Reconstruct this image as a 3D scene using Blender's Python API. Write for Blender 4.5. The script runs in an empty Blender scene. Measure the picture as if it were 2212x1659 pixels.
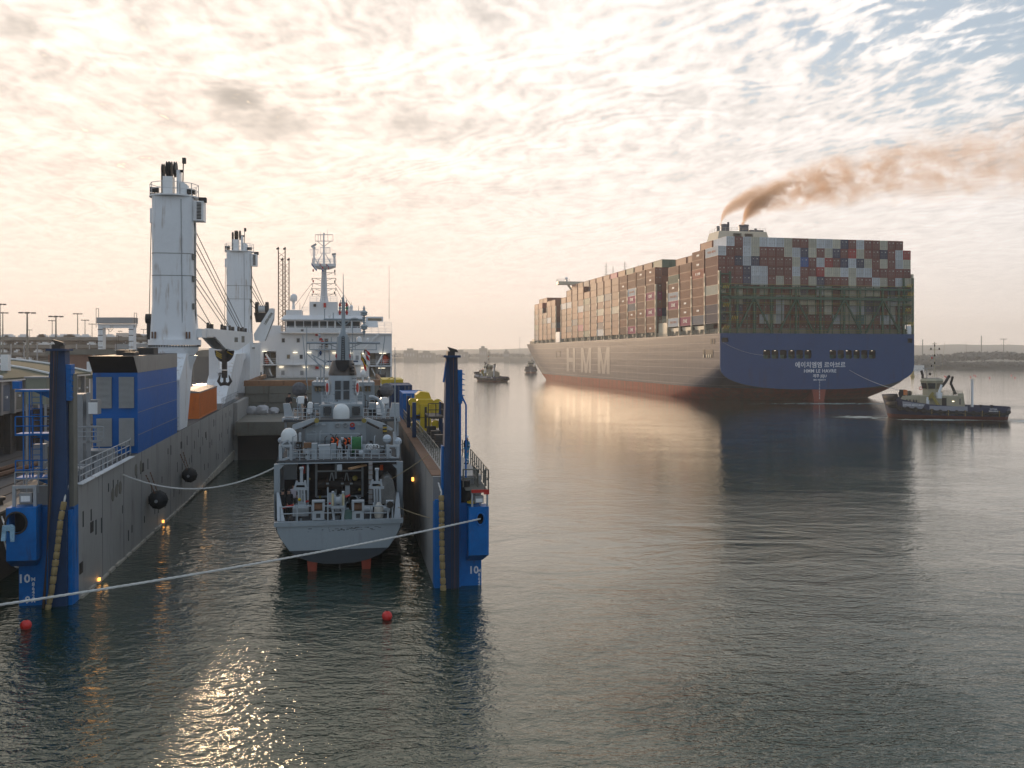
import bpy, bmesh, math, random
from mathutils import Vector, Matrix, Euler, noise
R = math.radians
S = bpy.context.scene
COL = S.collection
rnd = random.Random(11)

# ------------------------------------------------------------------ camera, sky, sun
F = 1950.0 / 2212.0                      # focal length over picture width
CAMH = 13.1
cd_ = bpy.data.cameras.new('camera')
cam = bpy.data.objects.new('camera', cd_)
COL.objects.link(cam)
cd_.sensor_width = 36.0
cd_.lens = 36.0 * F
cd_.shift_y = -61.5 / 2212.0
cd_.clip_start = 0.5
cd_.clip_end = 20000
cam.location = (0, 0, CAMH)
cam.rotation_euler = (R(90), 0, 0)
S.camera = cam

SUN_AZ, SUN_EL = R(-20.3), R(7.5)         # azimuth from +Y, towards -X
sun_dir = Vector((math.sin(SUN_AZ) * math.cos(SUN_EL), math.cos(SUN_AZ) * math.cos(SUN_EL), math.sin(SUN_EL)))

W = bpy.data.worlds.new('World')
S.world = W
W.use_nodes = True
nt = W.node_tree
nt.nodes.clear()


class N:
    """tiny node-graph helper"""
    def __init__(s, tree):
        s.t = tree

    def new(s, kind, **kw):
        n = s.t.nodes.new(kind)
        for k, v in kw.items():
            setattr(n, k, v)
        return n

    def link(s, a, b):
        s.t.links.new(a, b)

    def _in(s, sock, v):
        if v is None:
            return
        if hasattr(v, 'is_linked'):
            s.t.links.new(v, sock)
        else:
            sock.default_value = v

    def math(s, op, a, b=None, c=None, clamp=False):
        n = s.new('ShaderNodeMath', operation=op, use_clamp=clamp)
        s._in(n.inputs[0], a)
        s._in(n.inputs[1], b)
        if c is not None:
            s._in(n.inputs[2], c)
        return n.outputs[0]

    def vmath(s, op, a, b=None, out=0):
        n = s.new('ShaderNodeVectorMath', operation=op)
        s._in(n.inputs[0], a)
        if op == 'SCALE':
            s._in(n.inputs[3], b)
        else:
            s._in(n.inputs[1], b)
        return n.outputs[out]

    def noise(s, vec, scale, detail=3, rough=.5, dist=0, out=0):
        n = s.new('ShaderNodeTexNoise')
        s._in(n.inputs['Vector'], vec)
        n.inputs['Scale'].default_value = scale
        n.inputs['Detail'].default_value = detail
        n.inputs['Roughness'].default_value = rough
        n.inputs['Distortion'].default_value = dist
        return n.outputs[out]

    def ramp(s, f, pts, interp='LINEAR'):
        n = s.new('ShaderNodeValToRGB')
        n.color_ramp.interpolation = interp
        e = n.color_ramp.elements
        while len(e) < len(pts):
            e.new(.5)
        for q, (p, c) in zip(e, pts):
            q.position = p
            q.color = c if hasattr(c, '__len__') and len(c) == 4 else ((*c, 1) if hasattr(c, '__len__') else (c, c, c, 1))
        s._in(n.inputs[0], f)
        return n.outputs[0]

    def mix(s, f, a, b, mode='MIX'):
        n = s.new('ShaderNodeMix', data_type='RGBA', blend_type=mode)
        s._in(n.inputs[0], f)
        for k, v in ((6, a), (7, b)):
            if isinstance(v, (tuple, list)) and len(v) == 3:
                v = (*v, 1)
            s._in(n.inputs[k], v)
        return n.outputs[2]

    def smooth(s, v, a, b, lo=0., hi=1.):
        n = s.new('ShaderNodeMapRange', interpolation_type='SMOOTHSTEP')
        s._in(n.inputs[0], v)
        for k, q in enumerate((a, b, lo, hi)):
            s._in(n.inputs[k + 1], q)
        return n.outputs[0]


g = N(nt)
tc = g.new('ShaderNodeTexCoord')
d = g.vmath('NORMALIZE', tc.outputs['Generated'])
sep = g.new('ShaderNodeSeparateXYZ')
g.link(d, sep.inputs[0])
dx, dy, dz = sep.outputs
zc = g.math('MAXIMUM', dz, 0.0)
den = g.math('ADD', zc, .06)
comb = g.new('ShaderNodeCombineXYZ')
g.link(g.math('DIVIDE', dx, den), comb.inputs[0])
g.link(g.math('DIVIDE', dy, den), comb.inputs[1])
P_ = comb.outputs[0]
mp = g.new('ShaderNodeMapping')
mp.inputs['Rotation'].default_value = (0, 0, R(22))
mp.inputs['Scale'].default_value = (1.0, .5, 1)
g.link(P_, mp.inputs[0])
PR = mp.outputs[0]
cs = g.vmath('DOT_PRODUCT', d, tuple(sun_dir), out=1)
ang = g.math('ARCCOSINE', g.math('MINIMUM', cs, .99999))
# cloud cover: a nearly closed sheet that breaks into mackerel cells away from the sun and high up
cell = g.noise(PR, 9.5, 5, .5, .3)
fine = g.noise(PR, 38, 3, .6, .3)
big = g.noise(P_, .55, 3, .5, .4)
mp2 = g.new('ShaderNodeMapping')
mp2.inputs['Rotation'].default_value = (0, 0, R(-14))
mp2.inputs['Scale'].default_value = (.5, 1.6, 1)
g.link(P_, mp2.inputs[0])
streak = g.noise(mp2.outputs[0], 2.2, 5, .6, .5)
opening = g.math('MULTIPLY', g.smooth(ang, .35, .95), g.smooth(dz, .10, .34))
# ripple rows of the mackerel sheet: bent bands whose phase wanders
ph = g.noise(P_, .9, 3, .5, 0)
ph2 = g.noise(P_, 4.5, 2, .5, 0)
kd = g.vmath('DOT_PRODUCT', P_, (7.6, 6.2, 0), out=1)
phase = g.math('ADD', g.math('ADD', kd, g.math('MULTIPLY', ph, 17.0)), g.math('MULTIPLY', ph2, 2.6))
rip = g.math('MULTIPLY_ADD', g.math('SINE', g.math('MULTIPLY', phase, 6.283)), .5, .5)
cv = g.math('ADD', g.math('MULTIPLY', cell, .62), g.math('MULTIPLY', fine, .26))
cv = g.math('ADD', cv, g.math('MULTIPLY', g.math('MULTIPLY', rip, g.smooth(big, .35, .6, .35, 1.0)), .12))
cv = g.math('ADD', cv, g.math('MULTIPLY', g.math('SUBTRACT', big, .5), .14))
thr = g.math('MULTIPLY_ADD', opening, .30, .215)
mask = g.smooth(g.math('SUBTRACT', cv, thr), -.04, .12)
# cloud brightness: bright through-lit near the sun, dimmer and cooler away from it
near = g.math('POWER', 2.718, g.math('MULTIPLY', g.math('POWER', g.math('DIVIDE', ang, .34), 2.0), -1.0))
wide = g.math('POWER', 2.718, g.math('MULTIPLY', g.math('POWER', g.math('DIVIDE', ang, 1.2), 2.0), -1.0))
ccol = g.mix(wide, (.62, .70, .80), (1.20, 1.10, 1.01))
ccol = g.mix(near, ccol, (1.22, 1.05, .90))
low = g.math('POWER', 2.718, g.math('MULTIPLY', zc, -9.0))
lowc = g.mix(wide, (.80, .74, .67), (1.03, .77, .60))
ccol = g.mix(g.math('MULTIPLY', low, .8), ccol, lowc)
tex = g.math('ADD', g.math('MULTIPLY', g.math('SUBTRACT', cv, .5), 1.5), g.math('MULTIPLY', g.math('SUBTRACT', streak, .5), .6))
tex = g.math('MULTIPLY', tex, g.smooth(dz, .04, .30, .22, 1.0))
shade = g.math('ADD', 1.0, tex)
ccol = g.vmath('SCALE', ccol, shade)
# a few thicker grey-brown clouds below the sheet
mp3 = g.new('ShaderNodeMapping')
mp3.inputs['Scale'].default_value = (.8, .33, 1)
mp3.inputs['Location'].default_value = (3.35, 1.9, 0)
g.link(P_, mp3.inputs[0])
lump = g.noise(mp3.outputs[0], 1.25, 6, .58, .5)
dm = g.math('MULTIPLY', g.smooth(lump, .60, .72), g.smooth(dz, .08, .16))
dm = g.math('MULTIPLY', dm, wide)
sp2 = g.new('ShaderNodeSeparateXYZ')
g.link(P_, sp2.inputs[0])
wob = g.noise(P_, 3.2, 5, .6, .4)
for (cx_, cy_, sx_, sy_, k_) in ((-.89, 2.85, .13, .17, 1.0), (-.82, 3.15, .26, .22, .62), (-1.27, 2.30, .12, .12, .7), (-.35, 3.2, .5, .25, .3)):
    ex_ = g.math('POWER', g.math('DIVIDE', g.math('SUBTRACT', sp2.outputs[0], cx_), sx_), 2.0)
    ey_ = g.math('POWER', g.math('DIVIDE', g.math('SUBTRACT', sp2.outputs[1], cy_), sy_), 2.0)
    gg_ = g.math('POWER', 2.718, g.math('MULTIPLY', g.math('ADD', ex_, ey_), -1.0))
    gg_ = g.smooth(g.math('ADD', gg_, g.math('MULTIPLY', g.math('SUBTRACT', wob, .5), 1.6)), .25, 1.0)
    dm = g.math('MAXIMUM', dm, g.math('MULTIPLY', gg_, k_))
ccol = g.mix(g.math('MULTIPLY', dm, .8), ccol, (.50, .44, .385))
sky = g.new('ShaderNodeTexSky', sky_type='NISHITA')
sky.sun_disc = False
sky.sun_elevation = SUN_EL
sky.sun_rotation = SUN_AZ
sky.air_density = 1.0
sky.dust_density = 1.5
gap = g.mix(.5, g.vmath('SCALE', sky.outputs[0], 1.6), g.vmath('SCALE', g.mix(wide, (.42, .53, .68), (.72, .81, .94)), 10.0))
skyc = g.mix(mask, gap, g.vmath('SCALE', ccol, 10.0))
bg = g.new('ShaderNodeBackground')
bg.inputs['Strength'].default_value = .1
g.link(skyc, bg.inputs[0])
ow = g.new('ShaderNodeOutputWorld')
g.link(bg.outputs[0], ow.inputs[0])

sl = bpy.data.lights.new('sun', 'SUN')
sl.energy = 3.0
sl.color = (1.0, .70, .44)
sl.angle = R(5)                          # the disc sits behind thin cloud
so = bpy.data.objects.new('sun', sl)
COL.objects.link(so)
so.rotation_euler = (-sun_dir).to_track_quat('-Z', 'Y').to_euler()

vs = S.view_settings
vs.view_transform = 'Standard'
vs.look = 'None'
vs.exposure = 0.0
vs.gamma = 1.0
vs.use_curve_mapping = False
S.cycles.volume_step_rate = .25
S.cycles.volume_max_steps = 256
S.cycles.max_bounces = 6
S.cycles.diffuse_bounces = 2
S.cycles.glossy_bounces = 3
S.cycles.transmission_bounces = 3
S.cycles.transparent_max_bounces = 8
S.cycles.volume_bounces = 1
S.cycles.sample_clamp_indirect = 4
S.cycles.caustics_reflective = False
S.cycles.caustics_refractive = False
S.cycles.use_denoising = True

# ------------------------------------------------------------------ materials
MATS = {}


def mat(name, col, rough=.6, metal=0., var=.2, scale=1.2, stain=None, samt=.5, bump=0., spec=.5, emit=0., vstretch=.12, rand=0., coat=0.):
    """weathered paint / metal / concrete: two octaves of tone, running vertical stains, roughness breakup"""
    if name in MATS:
        return MATS[name]
    m = bpy.data.materials.new(name)
    m.use_nodes = True
    t = m.node_tree
    b = t.nodes['Principled BSDF']
    h = N(t)
    co = h.new('ShaderNodeTexCoord').outputs['Object']
    n1 = h.noise(co, scale * .35, 4, .6)
    n2 = h.noise(co, scale * 4, 3, .6)
    v = h.math('ADD', h.math('MULTIPLY', n1, .65), h.math('MULTIPLY', n2, .35))
    c = h.mix(1.0, (*col, 1), h.ramp(v, [(.25, 1 - var), (.75, 1 + var)]), 'MULTIPLY')
    if stain:
        mpn = h.new('ShaderNodeMapping')
        mpn.inputs['Scale'].default_value = (1, 1, vstretch)
        h.link(co, mpn.inputs[0])
        sn = h.noise(mpn.outputs[0], scale * 2.2, 5, .65, .2)
        big_ = h.noise(co, scale * .5, 2, .5)
        k = h.math('MULTIPLY', h.smooth(sn, .52, .72), h.smooth(big_, .35, .65))
        c = h.mix(h.math('MULTIPLY', k, samt), c, stain)
    if rand:
        oi = h.new('ShaderNodeObjectInfo')
        hs = h.new('ShaderNodeHueSaturation')
        h.link(c, hs.inputs['Color'])
        hs.inputs['Value'].default_value = 1
        h.link(h.math('MULTIPLY_ADD', oi.outputs['Random'], 2 * rand, 1 - rand), hs.inputs['Value'])
        c = hs.outputs[0]
    h._in(b.inputs['Base Color'], c)
    h._in(b.inputs['Roughness'], h.math('MULTIPLY_ADD', n2, .2, max(rough - .1, .02)))
    b.inputs['Metallic'].default_value = metal
    b.inputs['Specular IOR Level'].default_value = spec
    b.inputs['Coat Weight'].default_value = coat
    if bump:
        bn = h.new('ShaderNodeBump')
        bn.inputs['Strength'].default_value = bump
        bn.inputs['Distance'].default_value = .05
        h.link(n2, bn.inputs['Height'])
        h.link(bn.outputs[0], b.inputs['Normal'])
    if emit:
        b.inputs['Emission Color'].default_value = (*col, 1)
        b.inputs['Emission Strength'].default_value = emit
    MATS[name] = m
    return m


RUST = (.16, .07, .03)
DIRT = (.06, .05, .04)
M_white = mat('white_paint', (.78, .80, .82), .42, stain=(.30, .19, .10), samt=.8, var=.07, scale=1.1, vstretch=.07)
M_whiteclean = mat('clean_white_paint', (.80, .81, .81), .4, var=.06, stain=(.35, .28, .22), samt=.3)
M_blue = mat('blue_paint', (.003, .135, .43), .5, spec=.3, stain=(.03, .035, .035), samt=.85, var=.3, scale=1.1)
M_dkblue = mat('worn_blue_steel', (.010, .040, .11), .6, stain=(.04, .03, .025), samt=.85, var=.35, scale=2)
M_wall = mat('dock_grey_paint', (.31, .30, .285), .55, stain=(.07, .06, .055), samt=.75, var=.18, scale=.8, vstretch=.1)
M_navy = mat('warship_grey_paint', (.30, .345, .375), .5, stain=(.15, .13, .12), samt=.35, var=.10, scale=1.2)
M_navydk = mat('dark_deck_paint', (.055, .06, .065), .75, var=.25)
M_navybelow = mat('dark_grey_bottom_paint', (.035, .045, .055), .5, var=.3)
M_red = mat('red_paint', (.50, .03, .02), .5, var=.15)
M_redlead = mat('red_lead_paint', (.30, .05, .025), .6, var=.25, stain=DIRT, samt=.5)
M_yellow = mat('yellow_paint', (.60, .42, .02), .5, stain=RUST, samt=.55, var=.15)
M_quiet = mat('dull_ochre_paint', (.30, .24, .06), .7, var=.3)
M_black = mat('black_rubber', (.014, .014, .015), .75, var=.3, bump=.3)
M_blackpaint_shade = mat('sooty_black_paint_and_shade', (.022, .019, .018), .6, var=.3)  # soot-black paint; its black also stands for shade in hold and mooring openings
M_steel = mat('galvanised_steel', (.30, .31, .32), .45, metal=.3, var=.15)
M_rail = mat('grey_rail_paint', (.33, .35, .37), .5, var=.15)
M_dksteel = mat('dark_greasy_steel', (.045, .040, .036), .6, metal=.2, var=.3, stain=RUST, samt=.5)
M_rust = mat('rusty_steel', (.17, .085, .045), .8, var=.35, stain=(.06, .03, .02), samt=.6)
M_coaming = mat('rusty_brown_coaming', (.27, .14, .07), .75, var=.35, stain=(.09, .05, .03), samt=.7)
M_hatch = mat('weathered_grey_green_steel', (.16, .155, .13), .7, var=.25, stain=(.12, .06, .03), samt=.6)
M_rope = mat('white_mooring_rope', (.62, .61, .58), .85, var=.2, scale=6)
M_orange = mat('orange_paint', (.62, .17, .03), .6, stain=(.25, .07, .03), samt=.5, var=.18)
M_hiorange = mat('bright_orange', (.9, .13, .02), .6, var=.1)
M_glass = mat('dark_window_glass', (.03, .035, .04), .12, var=.2, spec=.8)
M_winlit = mat('tan_window_interior', (.20, .16, .10), .2, var=.5, scale=1.5, spec=.8)
M_beige = mat('beige_ship_paint', (.55, .50, .38), .5, stain=(.3, .2, .12), samt=.3, var=.1)
M_concrete = mat('quay_concrete', (.20, .19, .17), .85, var=.25, scale=.6, stain=(.08, .07, .06), samt=.5, bump=.3)
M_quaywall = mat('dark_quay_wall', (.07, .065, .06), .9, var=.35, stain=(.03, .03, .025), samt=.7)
M_navyblue = mat('coverall_blue', (.03, .20, .34), .8, var=.15, scale=4)
M_skin = mat('skin', (.42, .24, .17), .55, var=.08, scale=10)
M_cloth = mat('black_clothing', (.014, .015, .018), .85, var=.2, scale=6)
M_shirt = mat('pale_shirt', (.50, .46, .50), .8, var=.1)
M_lamp = mat('warm_lamp_glow', (1.0, .42, .08), .5, var=0, emit=3)
M_lampw = mat('white_lamp_glow', (1.0, .86, .62), .5, var=0, emit=2.2)
M_green = mat('lashing_bridge_green', (.03, .085, .05), .6, var=.25, stain=DIRT, samt=.4)
M_letter = mat('white_lettering', (.75, .76, .78), .5, var=.05)
M_brick = mat('brick_red_brown', (.22, .12, .085), .85, var=.25, scale=2)
M_tarmac = mat('quay_tarmac', (.085, .08, .078), .9, var=.3, scale=.5)
# ------------------------------------------------------------------ geometry helpers


class MB:
    """collects shapes and builds them as ONE mesh object"""
    def __init__(s):
        s.v, s.f, s.m = [], [], []

    def add(s, vs_, fs, mi=0):
        o = len(s.v)
        s.v += [tuple(p) for p in vs_]
        s.f += [tuple(o + i for i in q) for q in fs]
        s.m += [mi] * len(fs)
        return s

    def box(s, x0, x1, y0, y1, z0, z1, mi=0):
        vs_ = [(x, y, z) for z in (z0, z1) for y in (y0, y1) for x in (x0, x1)]
        return s.add(vs_, [(0, 2, 3, 1), (4, 5, 7, 6), (0, 1, 5, 4), (2, 6, 7, 3), (0, 4, 6, 2), (1, 3, 7, 5)], mi)

    def hexa(s, b4, t4, mi=0):
        """eight-corner block: four bottom corners, four top corners, same order"""
        return s.add(list(b4) + list(t4), [(3, 2, 1, 0), (4, 5, 6, 7), (0, 1, 5, 4), (1, 2, 6, 5), (2, 3, 7, 6), (3, 0, 4, 7)], mi)

    def bar(s, p, q, w, h=None, mi=0):
        p, q = Vector(p), Vector(q)
        h = w if h is None else h
        a = (q - p)
        if a.length < 1e-6:
            return s
        a.normalize()
        up = Vector((0, 0, 1)) if abs(a.z) < .9 else Vector((0, 1, 0))
        x = a.cross(up).normalized() * w / 2
        y = x.cross(a).normalized() * h / 2
        b = [p - x - y, p + x - y, p + x + y, p - x + y]
        t = [q - x - y, q + x - y, q + x + y, q - x + y]
        return s.hexa(b, t, mi)

    def tube(s, pts, r, n=6, mi=0, cap=True, r1=None):
        pts = [Vector(p) for p in pts]
        rings = []
        prev = None
        for i, p in enumerate(pts):
            a = (pts[min(i + 1, len(pts) - 1)] - pts[max(i - 1, 0)])
            if a.length < 1e-9:
                a = Vector((0, 0, 1))
            a.normalize()
            if prev is None:
                up = Vector((0, 0, 1)) if abs(a.z) < .9 else Vector((0, 1, 0))
                x = a.cross(up).normalized()
            else:
                x = (prev - a * prev.dot(a)).normalized()
            prev = x
            y = a.cross(x)
            rr = r[i] if isinstance(r, (list, tuple)) else (r if r1 is None else r + (r1 - r) * i / max(len(pts) - 1, 1))
            rings.append([p + (x * math.cos(t) + y * math.sin(t)) * rr for t in [2 * math.pi * k / n for k in range(n)]])
        vs_ = [q for ring in rings for q in ring]
        fs = []
        for i in range(len(rings) - 1):
            for k in range(n):
                fs.append((i * n + k, i * n + (k + 1) % n, (i + 1) * n + (k + 1) % n, (i + 1) * n + k))
        if cap:
            fs.append(tuple(range(n - 1, -1, -1)))
            fs.append(tuple((len(rings) - 1) * n + k for k in range(n)))
        return s.add(vs_, fs, mi)

    def cyl(s, p, q, r0, r1=None, n=16, mi=0):
        return s.tube([p, q], r0, n, mi, True, r0 if r1 is None else r1)

    def prism(s, poly, axis, a0, a1, mi=0):
        n = len(poly)

        def pt(u, w, a):
            return {'x': (a, u, w), 'y': (u, a, w), 'z': (u, w, a)}[axis]
        vs_ = [pt(u, w, a0) for u, w in poly] + [pt(u, w, a1) for u, w in poly]
        fs = [tuple(range(n)), tuple(range(2 * n - 1, n - 1, -1))]
        fs += [(k, n + k, n + (k + 1) % n, (k + 1) % n) for k in range(n)]
        return s.add(vs_, fs, mi)

    def lathe(s, prof, c=(0, 0, 0), n=20, axis='z', mi=0):
        c = Vector(c)
        vs_ = []
        for r, z in prof:
            for k in range(n):
                t = 2 * math.pi * k / n
                u, w = r * math.cos(t), r * math.sin(t)
                vs_.append(c + Vector({'z': (u, w, z), 'y': (u, z, w), 'x': (z, u, w)}[axis]))
        fs = []
        for i in range(len(prof) - 1):
            for k in range(n):
                fs.append((i * n + k, i * n + (k + 1) % n, (i + 1) * n + (k + 1) % n, (i + 1) * n + k))
        fs.append(tuple(range(n - 1, -1, -1)))
        fs.append(tuple((len(prof) - 1) * n + k for k in range(n)))
        return s.add(vs_, fs, mi)

    def ball(s, c, r, n=16, sz=1., mi=0):
        prof = [(max(r * math.sin(math.pi * i / (n // 2)), .0005), -r * sz * math.cos(math.pi * i / (n // 2))) for i in range(n // 2 + 1)]
        return s.lathe(prof, c, n, 'z', mi)

    def rail(s, pts, h=1.05, rows=3, gap=1.5, r=.025, mi=0, closed=False):
        """handrail of posts and level bars along a path of deck points"""
        pts = [Vector(p) for p in pts]
        if closed:
            pts = pts + [pts[0]]
        for a, b in zip(pts[:-1], pts[1:]):
            L = (b - a).length
            k = max(1, round(L / gap))
            for i in range(k + 1):
                p = a.lerp(b, i / k)
                s.tube([p, p + Vector((0, 0, h))], r * 1.15, 4, mi, False)
            for j in range(rows):
                z = Vector((0, 0, h * (j + 1) / rows))
                s.tube([a + z, b + z], r, 4, mi, False)
        return s

    def ladder(s, p, q, w=.4, side=(1, 0, 0), step=.3, r=.02, mi=0):
        p, q = Vector(p), Vector(q)
        sd = Vector(side).normalized() * w / 2
        s.tube([p - sd, q - sd], r, 4, mi, False)
        s.tube([p + sd, q + sd], r, 4, mi, False)
        k = max(1, int((q - p).length / step))
        for i in range(1, k):
            a = p.lerp(q, i / k)
            s.tube([a - sd, a + sd], r, 4, mi, False)
        return s

    def mesh(s, name, mats, smooth=False):
        me = bpy.data.meshes.new(name)
        me.from_pydata(s.v, [], s.f)
        mats = mats if isinstance(mats, (list, tuple)) else [mats]
        for m in mats:
            me.materials.append(m)
        if len(mats) > 1:
            me.polygons.foreach_set('material_index', s.m)
        if smooth:
            me.polygons.foreach_set('use_smooth', [True] * len(s.f))
            try:
                me.set_sharp_from_angle(angle=R(38))
            except Exception:
                pass
        me.update()
        return me


def link(name, data, parent=None, M=None):
    o = bpy.data.objects.new(name, data)
    COL.objects.link(o)
    if parent is not None:
        o.parent = parent
    if M is not None:
        o.matrix_local = M
    return o


def part(name, mb, mats, parent, smooth=False, label=None, M=None, kind=None):
    o = link(name, mb.mesh(name, mats, smooth) if isinstance(mb, MB) else mb, parent, M)
    if label:
        o['label'] = label
    if kind:
        o['kind'] = kind
    return o


def pieces(name, mb, mats, parent):
    """each separate shape collected in mb becomes a part of its own"""
    up_ = list(range(len(mb.v)))

    def root(i):
        while up_[i] != i:
            up_[i] = up_[up_[i]]
            i = up_[i]
        return i
    for f in mb.f:
        for i in f[1:]:
            up_[root(i)] = root(f[0])
    grp = {}
    for f, m in zip(mb.f, mb.m):
        grp.setdefault(root(f[0]), []).append((f, m))
    for fs in grp.values():
        ids = sorted({i for f, _ in fs for i in f})
        re_ = {i: k for k, i in enumerate(ids)}
        q = MB()
        q.v = [mb.v[i] for i in ids]
        q.f = [tuple(re_[i] for i in f) for f, _ in fs]
        q.m = [m for _, m in fs]
        part(name, q, mats, parent)


def tag(o, label=None, cat=None, group=None, kind=None):
    for k, v in (('label', label), ('category', cat), ('group', group), ('kind', kind)):
        if v:
            o[k] = v
    return o


def thing(name, label, cat, M=None, group=None):
    o = bpy.data.objects.new(name, None)
    o.empty_display_size = .3
    COL.objects.link(o)
    if M is not None:
        o.matrix_world = M
    return tag(o, label, cat, group)


def solo(name, mb, mats, label, cat, M=None, group=None, smooth=False):
    o = link(name, mb.mesh(name, mats, smooth) if isinstance(mb, MB) else mb)
    if M is not None:
        o.matrix_world = M
    return tag(o, label, cat, group)


def structure(name, mb, mats, smooth=False, kind='structure'):
    o = link(name, mb.mesh(name, mats, smooth))
    o['kind'] = kind
    return o


def copy_tree(o, M=None, label=None):
    """a copy of a thing with copies of its parts and sub-parts; meshes are shared"""
    def rec(src, par):
        c = src.copy()
        COL.objects.link(c)
        if par is not None:
            c.parent = par
        for ch in list(src.children):
            rec(ch, c)
        return c
    c = rec(o, None)
    if M is not None:
        c.matrix_world = M
    if label:
        c['label'] = label
    return c


def T(x, y, z, rz=0., rx=0., ry=0.):
    return Matrix.Translation((x, y, z)) @ Euler((rx, ry, rz)).to_matrix().to_4x4()


def at(px, Y, z=0.):
    """a world point at distance Y whose bearing is that of picture column px (of 2212)"""
    return Vector(((px - 1106) / 1950.0 * Y, Y, z))


def hz(py, Y):
    """height of a thing seen at picture row py (of 1659) standing Y metres off"""
    return CAMH - (py - 768) / 1950.0 * Y


_tx = {}


def text_mesh(txt, size, depth=.02, spacing=1.0, bold=0.0, align='CENTER'):
    key = (txt, size, depth, spacing, bold, align)
    if key in _tx:
        return _tx[key]
    cu = bpy.data.curves.new('lettering', 'FONT')
    cu.body = txt
    cu.size = size
    cu.extrude = depth
    cu.offset = bold
    cu.space_character = spacing
    cu.align_x = align
    cu.align_y = 'CENTER'
    cu.resolution_u = 2
    o = bpy.data.objects.new('tmp', cu)
    COL.objects.link(o)
    dg = bpy.context.evaluated_depsgraph_get()
    me = bpy.data.meshes.new_from_object(o.evaluated_get(dg))
    bpy.data.objects.remove(o)
    _tx[key] = me
    return me


def lettering(txt, size, parent, M, material=None, depth=.02, spacing=1.0, bold=0.0, name='lettering', align='CENTER'):
    me = text_mesh(txt, size, depth, spacing, bold, align)
    if not me.materials:
        me.materials.append(material or M_letter)
    return link(name, me, parent, M)


# local X right, text stands up facing -Y (towards the camera)
UP = Euler((R(90), 0, 0)).to_matrix().to_4x4()


def rope_pts(a, b, sag, n=24):
    a, b = Vector(a), Vector(b)
    return [a.lerp(b, i / n) - Vector((0, 0, sag * 4 * (i / n) * (1 - i / n))) for i in range(n + 1)]


def rope_mb(pts, r, twist=.5, n=7):
    """laid rope: three strands wound round each other"""
    mb = MB()
    P = [Vector(p) for p in pts]
    # resample
    seg = []
    for a, b in zip(P[:-1], P[1:]):
        k = max(2, int((b - a).length / (r * 2.2)))
        k = min(k, 60)
        seg += [a.lerp(b, i / k) for i in range(k)]
    seg.append(P[-1])
    L = 0
    base = []
    for i, p in enumerate(seg):
        if i:
            L += (p - seg[i - 1]).length
        base.append((p, L))
    for s_ in range(3):
        q = []
        for i, (p, l) in enumerate(base):
            a = (seg[min(i + 1, len(seg) - 1)] - seg[max(i - 1, 0)]).normalized()
            x = a.cross(Vector((0, 0, 1))).normalized()
            y = x.cross(a)
            t = l / (r * 9) * 2 * math.pi * twist + s_ * 2.094
            q.append(p + (x * math.cos(t) + y * math.sin(t)) * r * .5)
        mb.tube(q, r * .56, 5)
    return mb
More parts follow.
